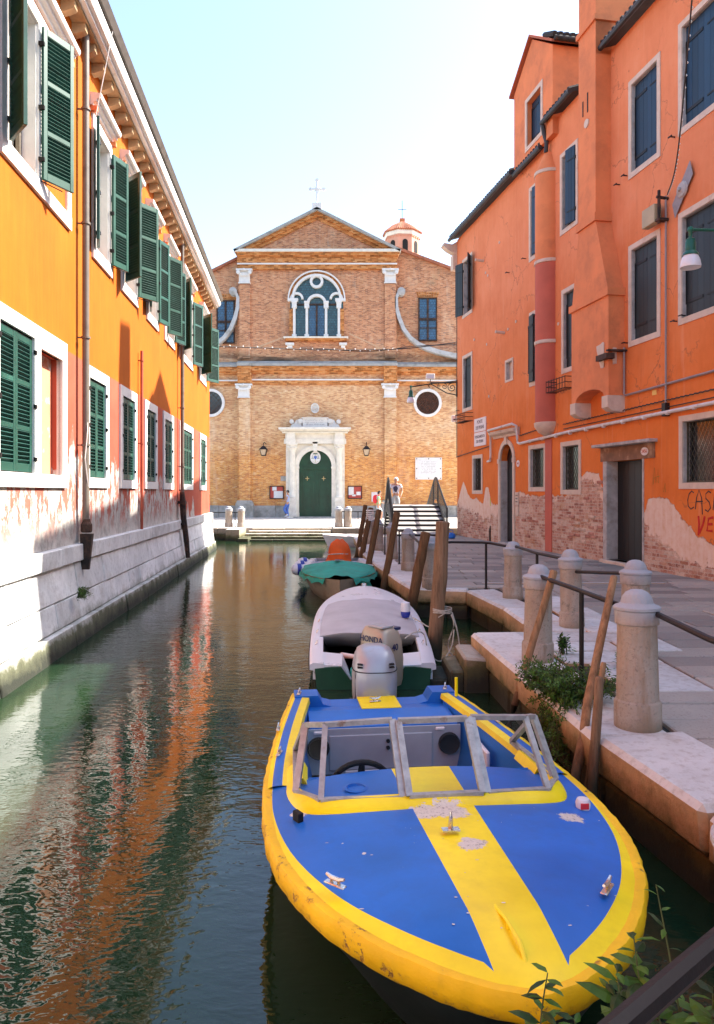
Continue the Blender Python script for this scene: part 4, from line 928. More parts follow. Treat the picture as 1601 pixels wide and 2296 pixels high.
# lower house nearer the camera (mostly outside the frame) that shades the quay
low = thing('low_house', 'lower cream house continuing the quay front beyond the right edge towards the viewer', 'house', (8.87, 0, 0), RT)
M['cream_plaster'] = plain('cream_plaster', (0.52,0.45,0.33), .85, .15, 1, .2, 30)
mb = MB(); mb.box(0.0, 8, -14*RN, 12.38*RN, -.5, 9.25); mb.obj('wall', M['cream_plaster'], low)
mb = MB(); mb.prism([(-.25,9.25),(4,10.5),(8.2,9.25)], lambda p: (p[0], -14*RN, p[1]), (0, 26.36*RN, 0)); mb.obj('roof', M['tile'], low)
for Y in (-8,-4.5,-1,2.5,6,9.5):
    for z in (1.6,5.0):
        mb = MB(); frame_box(mb, Y*RN, (Y+.95)*RN, z, z+1.6, .11, 0, .03, .12, -1); mb.obj('window_frame', M['plaque_stone'], low)
        mb = MB(); rbox(mb, Y*RN, (Y+.95)*RN, 0, .012, z, z+1.6); mb.obj('shutter', M['dark_shutter'], low)
# ================================================================== CHURCH (local x = right, y = away, z = up)
K = 0.02836
def cx_(px): return (px - 800.5) * K
def cz_(py): return 1.6 + (1103 - py) * K
church = thing('brick_church', 'brick church with pediment, arched triple window and white portal closing the canal view', 'church', (0, 46.8, 0))
BW0, BW1 = cx_(533), cx_(890)
mb = MB(); mb.box(BW0, BW1, 0, 22, -.5, 17.2); mb.obj('wall', M['church_brick'], church)
# lower side bays (whole width) and raised side bays
mb = MB(); mb.box(cx_(380), BW0, .35, 20, -.5, 9.6); mb.box(BW1, cx_(1120), .35, 20, -.5, 9.6)
mb.prism([(BW0, 9.6), (BW0, cz_(578)), (cx_(380), cz_(655)), (cx_(380), 9.6)], lambda p: (p[0], .36, p[1]), (0, 18, 0))
mb.prism([(BW1, 9.6), (BW1, cz_(556)), (cx_(1120), cz_(642)), (cx_(1120), 9.6)], lambda p: (p[0], .36, p[1]), (0, 18, 0))
mb.obj('side_wall', M['church_brick'], church)
mb = MB(); 
mb.prism([(BW0-.0, cz_(578)), (BW0-.0, cz_(572)), (cx_(378), cz_(649)), (cx_(378), cz_(655))], lambda p: (p[0], .15, p[1]), (0, 19, 0))
mb.prism([(BW1+.0, cz_(556)), (BW1+.0, cz_(550)), (cx_(1122), cz_(636)), (cx_(1122), cz_(642))], lambda p: (p[0], .15, p[1]), (0, 19, 0))
mb.obj('roof', M['tile'], church)
# pilasters
for (x0, x1) in ((538, 561.7), (863, 887)):
    mb = MB(); mb.box(cx_(x0), cx_(x1), -.18, .0, 10.1, cz_(636)); mb.obj('pilaster', M['church_brick'], church)
    mb = MB(); mb.box(cx_(x0-1), cx_(x1+1), -.2, .0, .9, cz_(891)); mb.obj('pilaster', M['church_brick'], church)
    mb = MB(); mb.box(cx_(x0-8), cx_(x1+8), -.4, 0, -.1, .85); mb.prism([(x0-8,.85),(x1+8,.85),(x1+4,1.08),(x0-4,1.08)], lambda p: (cx_(p[0]), -.36, p[1]), (0,.4,0)); mb.obj('pedestal', M['grey_stone'], church)
def capital(x0, x1, yt, yb):
    X0, X1, zt, zb = cx_(x0), cx_(x1), cz_(yt), cz_(yb); h = zt-zb; w = X1-X0; mb = MB()
    mb.box(X0, X1, -.38, 0, zt-h*.12, zt); mb.box(X0+w*.17, X1-w*.17, -.24, 0, zb, zt-h*.12); mb.box(X0+w*.13, X1-w*.13, -.28, 0, zb, zb+h*.08)
    for sx in (X0+w*.14, X1-w*.14): mb.lathe([(0,-.02),(h*.13,0),(h*.13,.12),(0,.14)], (sx, -.42, zt-h*.26), 12, ax='y')
    for k in range(4): mb.lathe([(0,0),(h*.12,.02),(h*.1,.1),(0,.12)], (X0+w*(.26+.16*k), -.34, zt-h*.38), 8, ax='y')
    mb.lathe([(0,0),(h*.09,.03),(0,.1)], ((X0+X1)/2, -.45, zt-h*.07), 8, ax='y')
    mb.obj('capital', M['white_frame'], church, 40)
capital(531, 567, 605.5, 637.5); capital(856, 893.5, 605, 637); capital(529, 566.5, 861.5, 892.5); capital(854.5, 894, 861, 892)
# pediment
ax_, az_ = cx_(711.4), cz_(474); lx, rx_, bz = cx_(527), cx_(897), cz_(567)
mb = MB(); mb.prism([(lx+.3,bz),(rx_-.3,bz),(ax_,az_-.3)], lambda p: (p[0], -.05, p[1]), (0, 22, 0)); mb.obj('tympanum', M['church_brick'], church)
for sg, e in ((1, lx), (-1, rx_)):
    d = Vector((ax_-e, az_-bz)); n_ = Vector((-d.y, d.x)).normalized()*sg; L1 = [(e, bz), (ax_, az_)]
    def off(o0, o1): return [(e+n_.x*o0, bz+n_.y*o0), (ax_, az_+o0*1.12), (ax_, az_+o1*1.12), (e+n_.x*o1, bz+n_.y*o1)]
    mb = MB(); mb.prism(off(-.28, -.06), lambda p: (p[0], -.28, p[1]), (0, .3, 0)); mb.prism(off(-.48, -.28), lambda p: (p[0], -.15, p[1]), (0, .2, 0)); mb.obj('raking_cornice', M['ochre_brick'], church)
    mb = MB(); mb.prism(off(-.06, .1), lambda p: (p[0], -.5, p[1]), (0, 22, 0)); mb.obj('coping', M['grey_stone'], church)
mb = MB(); mb.box(lx, rx_, -.5, .0, cz_(568.5), cz_(563)); mb.obj('coping', M['cream_stone'], church)
mb = MB(); mb.box(BW0-.02, BW1+.02, -.34, 0, cz_(576), cz_(568.5)); mb.box(BW0-.0, BW1+.0, -.22, 0, cz_(592), cz_(576)); mb.box(BW0, BW1, -.2, 0, cz_(605), cz_(595)); mb.obj('entablature', M['ochre_brick'], church)
mb = MB(); mb.box(BW0-.0, BW1+.0, -.26, 0, cz_(595), cz_(592)); mb.obj('string_course', M['white_frame'], church)
# cornice between the storeys
for (x0, x1, y) in ((380, 533, .35), (533, 890, 0), (890, 1120, .35)):
    X0, X1 = cx_(x0), cx_(x1)
    mb = MB(); mb.box(X0, X1, y-.42, y, cz_(822), cz_(817)); mb.prism([(0,cz_(817)),(-.42,cz_(817)),(0,cz_(809))], lambda p: (X0, y+p[0], p[1]), (X1-X0,0,0)); mb.obj('cornice', M['grey_stone'], church)
    mb = MB(); mb.box(X0, X1, y-.3, y, cz_(832), cz_(822)); mb.box(X0, X1, y-.2, y, cz_(838), cz_(832)); mb.box(X0, X1, y-.1, y, cz_(862), cz_(853)); mb.obj('cornice_brick', M['ochre_brick'], church)
    mb = MB(); mb.box(X0, X1, y-.13, y, cz_(853), cz_(850)); mb.obj('string_course', M['white_frame'], church)
for (x0, x1) in ((534,566),(859,891)):
    mb = MB(); mb.box(cx_(x0), cx_(x1), -.5, 0, cz_(822.2), cz_(816)); mb.obj('cornice', M['grey_stone'], church)
    mb = MB(); mb.box(cx_(x0+1), cx_(x1-1), -.4, 0, cz_(860), cz_(822.4)); mb.obj('cornice_brick', M['ochre_brick'], church)
# base course: individual stone blocks
for (x0, x1, y) in ((400, 527, .35), (565, 640, 0), (784, 856, 0), (894, 1110, .35)):
    x = x0
    while x < x1-4:
        x2 = min(x + R.uniform(34, 60), x1)
        mb = MB(); mb.cbox(cx_(x)+.01, cx_(x2)-.01, y-.12, y, -.2, .74+R.uniform(-.02,.02), .015); mb.obj('stone_block', M['grey_stone'], church); x = x2
# scrolls
M['scroll_stone'] = plain('scroll_stone', (0.48,0.48,0.47), .8, .12, 4, .3, 20, dirt=(.28,.27,.24), dirt_t=(.5,.7), dirt_s=2)
def scroll(sx, sg):
    pts = [(895.6,653),(888.5,668),(889,690),(895,713),(905,738),(920,758),(938,772),(960,782),(985,790),(1022,798),(1060,806)]
    P = [(cx_(711.4 + sg*(p-711.4)), cz_(q)) for p, q in pts]; mb = MB(); wd = [.08,.10,.11,.12,.12,.12,.13,.14,.14,.14,.14]
    rings = []
    for i, p in enumerate(P):
        a_, b_ = P[max(0,i-1)], P[min(len(P)-1,i+1)]; t_ = Vector((b_[0]-a_[0], b_[1]-a_[1])).normalized(); nn = Vector((-t_.y, t_.x))*wd[i]
        rings.append([(p[0]+nn.x, -.18, p[1]+nn.y),(p[0]-nn.x, -.18, p[1]-nn.y),(p[0]-nn.x, .4, p[1]-nn.y),(p[0]+nn.x, .4, p[1]+nn.y)])
    mb.loft(rings); 
    c = (cx_(711.4+sg*(899.5-711.4)), cz_(654)); 
    for r_, y in ((.25,-.2),(.17,-.25),(.08,-.3)): mb.lathe([(0,y),(r_,y),(r_,.35),(0,.35)], (c[0],0,c[1]), 18, ax='y')
    mb.obj('scroll', M['scroll_stone'], church, 40)
scroll(0, 1); scroll(0, -1)
# side windows
for (x0, x1, y0, y1) in ((484,524.5,670,768),(939,981,664.5,762)):
    X0, X1, Z0, Z1 = cx_(x0), cx_(x1), cz_(y1), cz_(y0)
    mb = MB(); t_ = .07; Y = .24
    for a, b, c, d in ((X0,X0+t_,Z0,Z1),(X1-t_,X1,Z0,Z1),(X0+t_,X1-t_,Z0,Z0+t_),(X0+t_,X1-t_,Z1-t_,Z1),((X0+X1)/2-.06,(X0+X1)/2+.06,Z0+t_,Z1-t_)): mb.box(a,b,Y,.35,c,d)
    mb.box(X0+t_,X1-t_,Y-.012,.35,(Z0+Z1)/2-.08,(Z0+Z1)/2+.08); mb.box(X0+t_,X1-t_,Y+.006,.35,Z0+.8,Z0+.85); fr = mb.obj('window_frame', M['rust_iron'], church)
    mb = MB(); mb.box(X0+t_,X1-t_,.30,.36,Z0+t_,Z1-t_); mb.obj('pane', M['blue_glass'], fr)
    mb = MB(); n = 9
    for k in range(n): 
        a = (X0+X1)/2+(k-4)*.14; mb.prism([(a-.06,Z1),(a+.06,Z1),(a+.06+(k-4)*.03,Z1+.4),(a-.06+(k-4)*.03,Z1+.4)], lambda p: (p[0], .33, p[1]), (0,.05,0))
    mb.obj('brick_arch', M['ochre_brick'], church)
# great window
wc = cx_(710.3); zsp = cz_(672); ro = cx_(774.7)-wc
mb = MB(); mb.prism([(wc-ro+.1, cz_(757))]+[(wc+(ro-.15)*math.cos(PI-PI*k/20), zsp+(ro-.15)*math.sin(PI-PI*k/20)) for k in range(21)]+[(wc+ro-.1, cz_(757))], lambda p: (p[0], -.015, p[1]), (0,.02,0)); mb.obj('window_glass', M['church_glass'], church)
mb = MB(); mb.prism([(cx_(693),cz_(754)),(cx_(693),cz_(682)),(cx_(727),cz_(682)),(cx_(727),cz_(754))], lambda p: (p[0], -.035, p[1]), (0,.02,0)); mb.obj('window_glass', M['blue_glass'], church)
mb = MB(); mb.ring_arch(wc, zsp, ro-.09, ro, -.25, 0, n=28); mb.obj('arch_moulding', M['white_frame'], church)
mb = MB(); nv = 46
for k in range(nv):
    t0, t1 = PI*k/nv+.008, PI*(k+1)/nv-.008; mb.ring_arch(wc, zsp, ro-.25, ro-.09, -.17, 0, t0, t1, 1)
mb.box(wc-ro+.1, wc-ro+.42, -.12, 0, cz_(754), cz_(693)); mb.box(wc+ro-.42, wc+ro-.1, -.12, 0, cz_(754), cz_(693)); mb.obj('brick_arch', M['ochre_brick'], church)
mb = MB(); ri = ro-.25
mb.ring_arch(wc, zsp, ri-.15, ri, -.3, 0, n=28)
cr = cx_(727.5)-wc                     # middle light radius
mb.ring_arch(wc, cz_(684), cr, cr+.16, -.28, 0, n=20)
for sx in (-1, 1):
    scx = wc + sx*(cx_(754.5)-wc); mb.ring_arch(scx, zsp, .29, .43, -.26, 0, n=16)
mb.ring_arch(wc, zsp+1.12, .27, .43, -.27, 0, 0, 2*PI, n=24)
for a in (cx_(660.5), cx_(688.5), cx_(731.5), cx_(760)): mb.box(a-.075, a+.075, -.27, 0, cz_(757), cz_(690))
mb.obj('tracery', M['white_frame'], church, 40)
for a in (cx_(660.5), cx_(688.5), cx_(731.5), cx_(760)):
    mb = MB(); mb.box(a-.15, a+.15, -.3, 0, cz_(692), cz_(681)); mb.box(a-.17, a+.17, -.33, 0, cz_(681), cz_(677)); mb.box(a-.14, a+.14, -.31, 0, cz_(757), cz_(751)); mb.obj('colonnette_cap', M['white_frame'], church)
for a, b in ((646,669),(752,775)):
    mb = MB(); mb.box(cx_(a), cx_(b), -.32, 0, cz_(677), cz_(671)); mb.obj('impost', M['white_frame'], church)
mb = MB()
for a, b in ((690,729),(664,684),(736,757)): mb.box(cx_(a), cx_(b), -.10, 0, cz_(684.5), cz_(681.5)); mb.box(cx_(a), cx_(b), -.10, 0, cz_(757), cz_(753))
mb.box(wc-.05, wc+.05, -.12, 0, cz_(753), cz_(684)); mb.obj('glazing_bar', M['rust_iron'], church)
mb = MB(); mb.box(cx_(637), cx_(781), -.42, 0, cz_(760), cz_(756.8)); mb.obj('sill', M['cream_stone'], church)
mb = MB(); mb.box(cx_(641), cx_(777), -.3, 0, cz_(765), cz_(760)); mb.obj('sill_brick', M['ochre_brick'], church)
for a, b in ((641,660),(761,778)):
    mb = MB(); mb.box(cx_(a), cx_(b), -.34, 0, cz_(775), cz_(770)); mb.box(cx_(a+4), cx_(b-4), -.26, 0, cz_(781), cz_(775)); mb.obj('bracket', M['white_frame'], church)
# relieving arch lines and panel joints in paler brick
mb = MB()
for (p, q) in (((592,820-5),(592,858)),((663,870),(663,960)),((829,870),(829,960))): pass
for (p, q) in (((578,778),(636,756)),((784,748),(855,781))):
    a, b = Vector((cx_(p[0]),0,cz_(p[1]))), Vector((cx_(q[0]),0,cz_(q[1]))); mb.prism([(a.x,a.z-.05),(b.x,b.z-.05),(b.x,b.z+.05),(a.x,a.z+.05)], lambda p: (p[0],-.008,p[1]), (0,.01,0))
mb.obj('relieving_line', plain('pale_brick', (0.56,0.36,0.22), .9, .2, 8, .3, 30), church)
# round windows
for px in (471, 959.7):
    X, Z = cx_(px), cz_(902)
    mb = MB(); mb.ring_arch(X, Z, .73, .90, .17, .36, 0, 2*PI, 36); mb.obj('oculus_frame', M['white_frame'], church)
    mb = MB(); mb.lathe([(0,.33),(.735,.33),(.735,.345)], (X,0,Z), 32, ax='y'); mb.obj('pane', M['dark_glass'], church)
    mb = MB()
    for k in range(-4, 5):
        for sg in (1, -1):
            o_ = k*.23; h = math.sqrt(max(0, .73**2 - o_**2)); c, s_ = math.cos(sg*.75), math.sin(sg*.75)
            mb.tube([(X+o_*c-h*s_, .31, Z+o_*s_+h*c), (X+o_*c+h*s_, .31, Z+o_*s_-h*c)], .014, 4)
    mb.obj('leading', M['rust_iron'], church)
# portal
Dx0, Dx1, Dc = cx_(671), cx_(744), cx_(707.6); dr_ = (Dx1-Dx0)/2; zsd = cz_(1046)
mb = MB(); mb.prism([(Dx0,.02)]+[(Dc-dr_*math.cos(PI*k/20), zsd+dr_*math.sin(PI*k/20)) for k in range(21)]+[(Dx1,.02)], lambda p: (p[0], -.06, p[1]), (0,.06,0))
door = mb.obj('door', M['church_green'], church)
mb = MB(); mb.box(Dx0, Dx1, -.12, -.06, cz_(1052), cz_(1047)); mb.box(Dc-.03, Dc+.03, -.09, -.06, .05, cz_(1052))
for sx in (-1, 1):
    c = Dc+sx*.5; mb.ring_arch(c, cz_(1135), .24, .28, -.09, -.06, PI, 2*PI, 10)
    for e in (-.26, .26): mb.box(c+e-.02, c+e+.02, -.09, -.06, cz_(1135), cz_(1068))
    mb.box(c-.28, c+.28, -.09, -.06, cz_(1068), cz_(1066))
mb.obj('door_moulding', M['church_green'], door)
mb = MB()
for sx in (-1, 1):
    c, z = Dc+sx*.52, cz_(1072.5); mb.box(c-.02, c+.02, -.12, -.09, z-.13, z+.13); mb.box(c-.12, c+.12, -.125, -.09, z-.02, z+.02)
mb.obj('door_cross', M['brass'], door)
mb = MB(); mb.ring_arch(Dc, zsd, dr_, dr_+.28, -.4, 0, n=24); mb.ring_arch(Dc, zsd, dr_+.2, dr_+.28, -.44, -.4, n=24); mb.obj('portal_arch', M['cream_stone'], church)
for sx in (-1, 1):
    mb = MB(); a, b = sorted((Dc+sx*dr_, Dc+sx*(dr_+.28))); mb.box(a, b, -.4, 0, 0, zsd-.12); mb.box(a-.03, b+.03, -.46, 0, zsd-.12, zsd); mb.box(a-.02, b+.02, -.44, 0, 0, .3); mb.obj('portal_jamb', M['cream_stone'], church)
# spandrel wall of the portal
xo = dr_+.82
mb = MB()
for sx in (-1, 1):
    pts = [(Dc+sx*xo, 0), (Dc+sx*(dr_+.28), 0), (Dc+sx*(dr_+.28), zsd)] + [(Dc+sx*(dr_+.28)*math.cos(PI/2*k/10), zsd+(dr_+.28)*math.sin(PI/2*k/10)) for k in range(1, 11)] + [(Dc, cz_(996)), (Dc+sx*xo, cz_(996))]
    mb.prism(pts, lambda p: (p[0], -.3, p[1]), (0,.3,0))
mb.obj('portal_wall', M['cream_stone'], church)
mb = MB(); mb.prism([(Dc-.16,cz_(1002)+.3),(Dc-.11,cz_(1012)),(Dc+.11,cz_(1012)),(Dc+.16,cz_(1002)+.3)], lambda p: (p[0], -.52, p[1]), (0,.5,0)); mb.obj('keystone', M['cream_stone'], church)
for cxp in (657, 761):
    c = cx_(cxp); mb = MB()
    mb.lathe([(.24,1.25),(.26,1.3),(.22,1.36),(.21,1.5),(.19,cz_(1014)),(.22,cz_(1012))], (c,-.42,0), 18); mb.obj('column', M['cream_stone'], church, 40)
    mb = MB(); mb.box(c-.3, c+.3, -.72, 0, -.05, .25); mb.box(c-.27, c+.27, -.68, 0, .25, 1.0); mb.box(c-.3, c+.3, -.72, 0, 1.0, 1.1); mb.box(c-.27, c+.27, -.68, 0, 1.1, 1.25); mb.obj('column_base', M['cream_stone'], church)
    mb = MB(); mb.lathe([(.2,cz_(1013)),(.3,cz_(1005)),(.24,cz_(1004)),(.34,cz_(998))], (c,-.42,0), 14); mb.box(c-.33, c+.33, -.75, 0, cz_(998), cz_(995.5)); 
    for k in range(6): mb.lathe([(0,0),(.06,.02),(0,.09)], (c-.25+.1*k, -.74, cz_(1002+2*(k%2))), 6, ax='y')
    mb.obj('capital', M['cream_stone'], church, 40)
mb = MB(); mb.box(Dc-xo-.1, Dc+xo+.1, -.52, 0, cz_(995.5), cz_(985)); mb.box(Dc-xo-.03, Dc+xo+.03, -.46, 0, cz_(985), cz_(972))
for sx in (-1, 1):
    c = Dc+sx*(cx_(761)-Dc); mb.box(c-.3, c+.3, -.74, -.3, cz_(995.4), cz_(985.2)); mb.box(c-.26, c+.26, -.7, -.3, cz_(985.2), cz_(972))
mb.obj('portal_entablature', M['cream_stone'], church)
mb = MB(); mb.box(Dc-xo-.3, Dc+xo+.3, -.85, 0, cz_(968), cz_(965)); mb.box(Dc-xo-.4, Dc+xo+.4, -.98, 0, cz_(965), cz_(960.5)); mb.box(Dc-xo-.2, Dc+xo+.2, -.75, 0, cz_(972), cz_(969.5))
k = Dc-xo-.18
while k < Dc+xo+.15: mb.box(k, k+.06, -.8, -.7, cz_(969.5), cz_(968)); k += .12
mb.obj('portal_cornice', M['cream_stone'], church)
mb = MB(); mb.box(cx_(680), cx_(735), -.55, 0, cz_(958), cz_(939)); mb.box(cx_(676), cx_(739), -.6, 0, cz_(960.4), cz_(957)); mb.box(cx_(678), cx_(737), -.6, 0, cz_(940), cz_(937.5))
for sg in (-1, 1):
    f = lambda p: cx_(707.6+sg*p)
    mb.prism([(30,957),(30,944),(36,941),(42,943),(46,950),(52,953),(55,959.5),(28,959.5)], lambda p: (f(p[0]), -.5, cz_(p[1])), (0,.45,0))
    mb.lathe([(0,-.58),(.16,-.56),(.16,-.1),(0,-.1)], (f(32.5),0,cz_(945.5)), 12, ax='y'); mb.lathe([(0,-.58),(.14,-.56),(.14,-.1),(0,-.1)], (f(52),0,cz_(946.5)), 12, ax='y')
crest = mb.obj('portal_scroll', M['white_stone'], church, 40)
FL = Matrix(((1,0,0,0),(0,0,-1,0),(0,1,0,0),(0,0,0,1)))
def marks(parent, xc, zt, w, rows, dz, y, h=.05):
    mb = MB()
    for r_ in range(rows):
        x = xc-w/2*R.uniform(.8,1)
        while x < xc+w/2*.9: l = R.uniform(.03,.06); mb.box(x, x+l, y, y+.006, zt-r_*dz-h*R.uniform(.7,1), zt-r_*dz); x += l+R.choice((.03,.03,.1))
    o = mb.obj('worn_lettering', M['letter_faint'], parent); o['kind'] = 'stuff'
marks(crest, Dc, cz_(943), 1.25, 3, .13, -.556)
mb = MB(); mb.box(Dc-1.35, Dc+1.35, -.75, 0, -.08, .06); mb.box(Dc-1.6, Dc+1.6, -1.05, 0, -.08, -.02); mb.obj('doorstep', M['grey_stone'], church)
# oval coat of arms on the door, oval relief above
mb = MB(); mb.prism([(.33*math.cos(2*PI*k/28), .40*math.sin(2*PI*k/28)) for k in range(28)], lambda p: (Dc+p[0], -.17, cz_(1025.5)+p[1]), (0,.05,0)); arms = mb.obj('coat_of_arms', M['paper'], church)
mb = MB(); Z = cz_(1025.5); c = Dc; Y = -.185
mb.prism([(-.17,.2),(-.1,.27),(.1,.27),(.17,.2)], lambda p: (c+p[0], Y, Z+p[1]), (0,.012,0))
for sg in (-1, 1):
    for k in range(3):
        for j in range(k+1): mb.box(c+sg*.18-.02+(j-k/2)*.05, c+sg*.18+.015+(j-k/2)*.05, Y, Y+.014, Z+.08-k*.08, Z+.12-k*.08)
mb.obj('tassels', M['lamp_green'], arms)
mb = MB(); mb.prism([(-.09,.09),(.09,.09),(.09,-.03),(0,-.14),(-.09,-.03)], lambda p: (c+p[0], Y, Z+p[1]), (0,.012,0)); mb.obj('shield', M['cloth_jeans'], arms)
mb = MB(); mb.box(c-.012, c+.012, Y+.001, Y+.014, Z-.3, Z+.2); mb.ring_arch(c, Z-.12, .2, .215, Y, Y+.012, PI*1.15, PI*1.85, 10); mb.obj('cross_staff', M['brass'], arms)
mb = MB(); mb.ring_arch(cx_(706.4), cz_(915), .2, .27, -.12, 0, 0, 2*PI, 24, 1.2); mb.prism([(.21*math.cos(2*PI*k/20), .25*math.sin(2*PI*k/20)) for k in range(20)], lambda p: (cx_(706.4)+p[0], -.05, cz_(915)+p[1]), (0,.05,0)); mb.lathe([(0,-.12),(.09,-.09),(.1,-.04)], (cx_(706.4),0,cz_(915)), 10, ax='y'); mb.obj('oval_relief', M['white_stone'], church, 40)
# wall plaque with studs
X0, X1, Z0, Z1 = cx_(932), cx_(992), cz_(1074.6), cz_(1025)
mb = MB(); mb.box(X0, X1, .29, .35, Z0, Z1); pq = mb.obj('memorial_plaque', M['white_frame'], church)
mb = MB(); mb.box(X0+.2, X1-.2, .27, .30, Z0+.15, Z1-.2); mb.obj('inner_slab', M['paper'], pq)
mb = MB()
for a in (X0+.09, (X0+X1)/2, X1-.09):
    for b in (Z0+.08, (Z0+Z1)/2, Z1-.08):
        if a == (X0+X1)/2 and b == (Z0+Z1)/2: continue
        mb.lathe([(0,.26),(.035,.265),(.035,.3)], (a,0,b), 8, ax='y')
mb.obj('stud', M['rust_iron'], pq)
marks(pq, (X0+X1)/2, (Z0+Z1)/2+.45, 1.0, 8, .1, .265, .04)
mb = MB(); mb.box(cx_(637.5-8), cx_(655-8)-.05, -.03, 0, cz_(1078), cz_(1067)); mb.obj('small_plaque', M['grey_stone'], church)
mb = MB(); mb.box(cx_(833), cx_(849), .0-.05, 0, cz_(1124), cz_(1103)); mb.obj('small_plaque', M['plaque'], church)
# cross on the pediment
cr_ = thing('stone_cross', 'white stone cross with budded arms on its plinth at the top of the church pediment', 'cross', (ax_, 46.6, az_+.05))
mb = MB(); mb.box(-.3, .3, -.3, .3, -.1, .32); mb.obj('plinth', M['white_frame'], cr_)
mb = MB(); mb.cbox(-.06, .06, -.06, .06, .32, 1.85, .01); mb.cbox(-.4, .4, -.055, .055, 1.22, 1.34, .01)
for (a, b) in ((0,1.85),(-.42,1.28),(.42,1.28)):
    for (e, f) in ((.07,0),(-.07,0),(0,.07),(0,-.07)): mb.lathe([(0,-.05),(.06,-.04),(.06,.04),(0,.05)], (a+e,0,b+f), 8, ax='y')
for k in range(4):
    t_ = PI/4+k*PI/2; mb.tube([(.08*math.cos(t_),0,1.28+.08*math.sin(t_)),(.3*math.cos(t_),0,1.28+.3*math.sin(t_))], [.03,.005], 6)
mb.obj('cross_arms', M['white_frame'], cr_, 40)
# bell tower behind
TY = 62.0; k2 = TY/1650
tower = thing('bell_tower', 'octagonal pink bell tower with blind arcade and tiled cap rising behind the church roof', 'tower', ((901.8-800.5)*k2, TY, 0))
tr = 42*k2; zt = 1.6+(1103-527)*k2
def octo(r, z, ph=PI/8+.12): return [(r*math.cos(ph+k*PI/4), r*math.sin(ph+k*PI/4), z) for k in range(8)]
M['tower'] = plain('tower_plaster', (0.60,0.30,0.20), .85, .12, 1.2, .2, 20)
mb = MB(); mb.loft([octo(tr*.93,10), octo(tr*.93,zt-.35)]); mb.obj('wall', M['tower'], tower)
mb = MB(); mb.loft([octo(tr*.96,zt-.35), octo(tr,zt-.2), octo(tr,zt)]); mb.obj('cornice', M['cream_stone'], tower)
mb = MB(); mb.loft([octo(tr*1.07,zt), octo(tr*.6,zt+.62), octo(tr*.16,zt+1.05)]); rf = mb.obj('roof', M['tile'], tower)
mb = MB()
for k in range(8):
    a, b = Vector(octo(tr*1.07,zt)[k]), Vector(octo(tr*1.07,zt)[(k+1)%8]); tp = Vector(octo(tr*.16,zt+1.05)[k]); tq = Vector(octo(tr*.16,zt+1.05)[(k+1)%8])
    for j in range(7):
        f = (j+.5)/7; p = a.lerp(b, f); q = tp.lerp(tq, f); mid = Vector(octo(tr*.6,zt+.62)[k]).lerp(Vector(octo(tr*.6,zt+.62)[(k+1)%8]), f); mb.tube([p, mid, q], [.09,.07,.03], 5)
o = mb.obj('roof_tile', M['tile'], tower); o['kind'] = 'stuff'
mb = MB(); mb.box(-.22,.22,-.22,.22,zt+1.0,zt+1.35); mb.obj('finial', M['terracotta'], tower)
mb = MB(); mb.tube([(0,0,zt+1.3),(0,0,zt+2.9)], .025, 5); mb.tube([(-.35,0,zt+2.15),(.35,0,zt+2.15)], .025, 5); mb.obj('iron_cross', M['black_iron'], tower)
for k in range(8):
    th = PI/8+.12+k*PI/4+PI/8; rr2 = tr*.93*math.cos(PI/8); Mx = Matrix.Rotation(th+PI/2, 4, 'Z')
    mb = MB(); mb.T = Matrix.Rotation(th, 4, 'Z') @ Matrix.Translation((rr2, 0, 0)) @ Matrix.Rotation(PI/2, 4, 'Z')
    for q in (-.42, -.14, .14, .42) : mb.ring_arch(q*1.1, zt-.55, .11, .16, -.06, .02, 0, PI, 8)
    mb.obj('arcade', M['tower'], tower)
    mb = MB(); mb.T = Matrix.Rotation(th, 4, 'Z') @ Matrix.Translation((rr2, 0, 0)) @ Matrix.Rotation(PI/2, 4, 'Z')
    mb.prism([(-.22,zt-1.75)]+[(.22*-math.cos(PI*j/8), zt-1.0+.22*math.sin(PI*j/8)) for j in range(9)]+[(.22,zt-1.75)], lambda p: (p[0], -.03, p[1]), (0,.03,0)); mb.obj('opening', M['dark_interior'], tower)
# lanterns and notice boards on the church wall
def lantern(px, py, lab, bside):
    t_ = thing('wall_lantern', lab, 'lantern', (cx_(px), 46.8-.45, cz_(py)), 0, 'lanterns beside the church portal')
    mb = MB(); mb.loft([[(-.11,-.11,-.25),(.11,-.11,-.25),(.11,.11,-.25),(-.11,.11,-.25)],[(-.2,-.2,.1),(.2,-.2,.1),(.2,.2,.1),(-.2,.2,.1)]]); mb.obj('glass', M['lantern_glass'], t_)
    mb = MB()
    for a in (-1,1):
        for b in (-1,1): mb.tube([(a*.12,b*.12,-.27),(a*.21,b*.21,.1)], .02, 4)
    mb.loft([[(-.26,-.26,.1),(.26,-.26,.1),(.26,.26,.1),(-.26,.26,.1)],[(-.07,-.07,.32),(.07,-.07,.32),(.07,.07,.32),(-.07,.07,.32)]]); mb.box(-.13,.13,-.13,.13,-.3,-.25); mb.tube([(0,0,.3),(0,0,.5),(bside*.05,.1,.56),(bside*.1,.45,.5)], .025, 6); mb.obj('frame', M['black_iron'], t_)
lantern(593, 1012, 'black wall lantern on the church brickwork left of the white portal', 1)
lantern(821.5, 1012, 'black wall lantern on the church brickwork right of the white portal', 0)
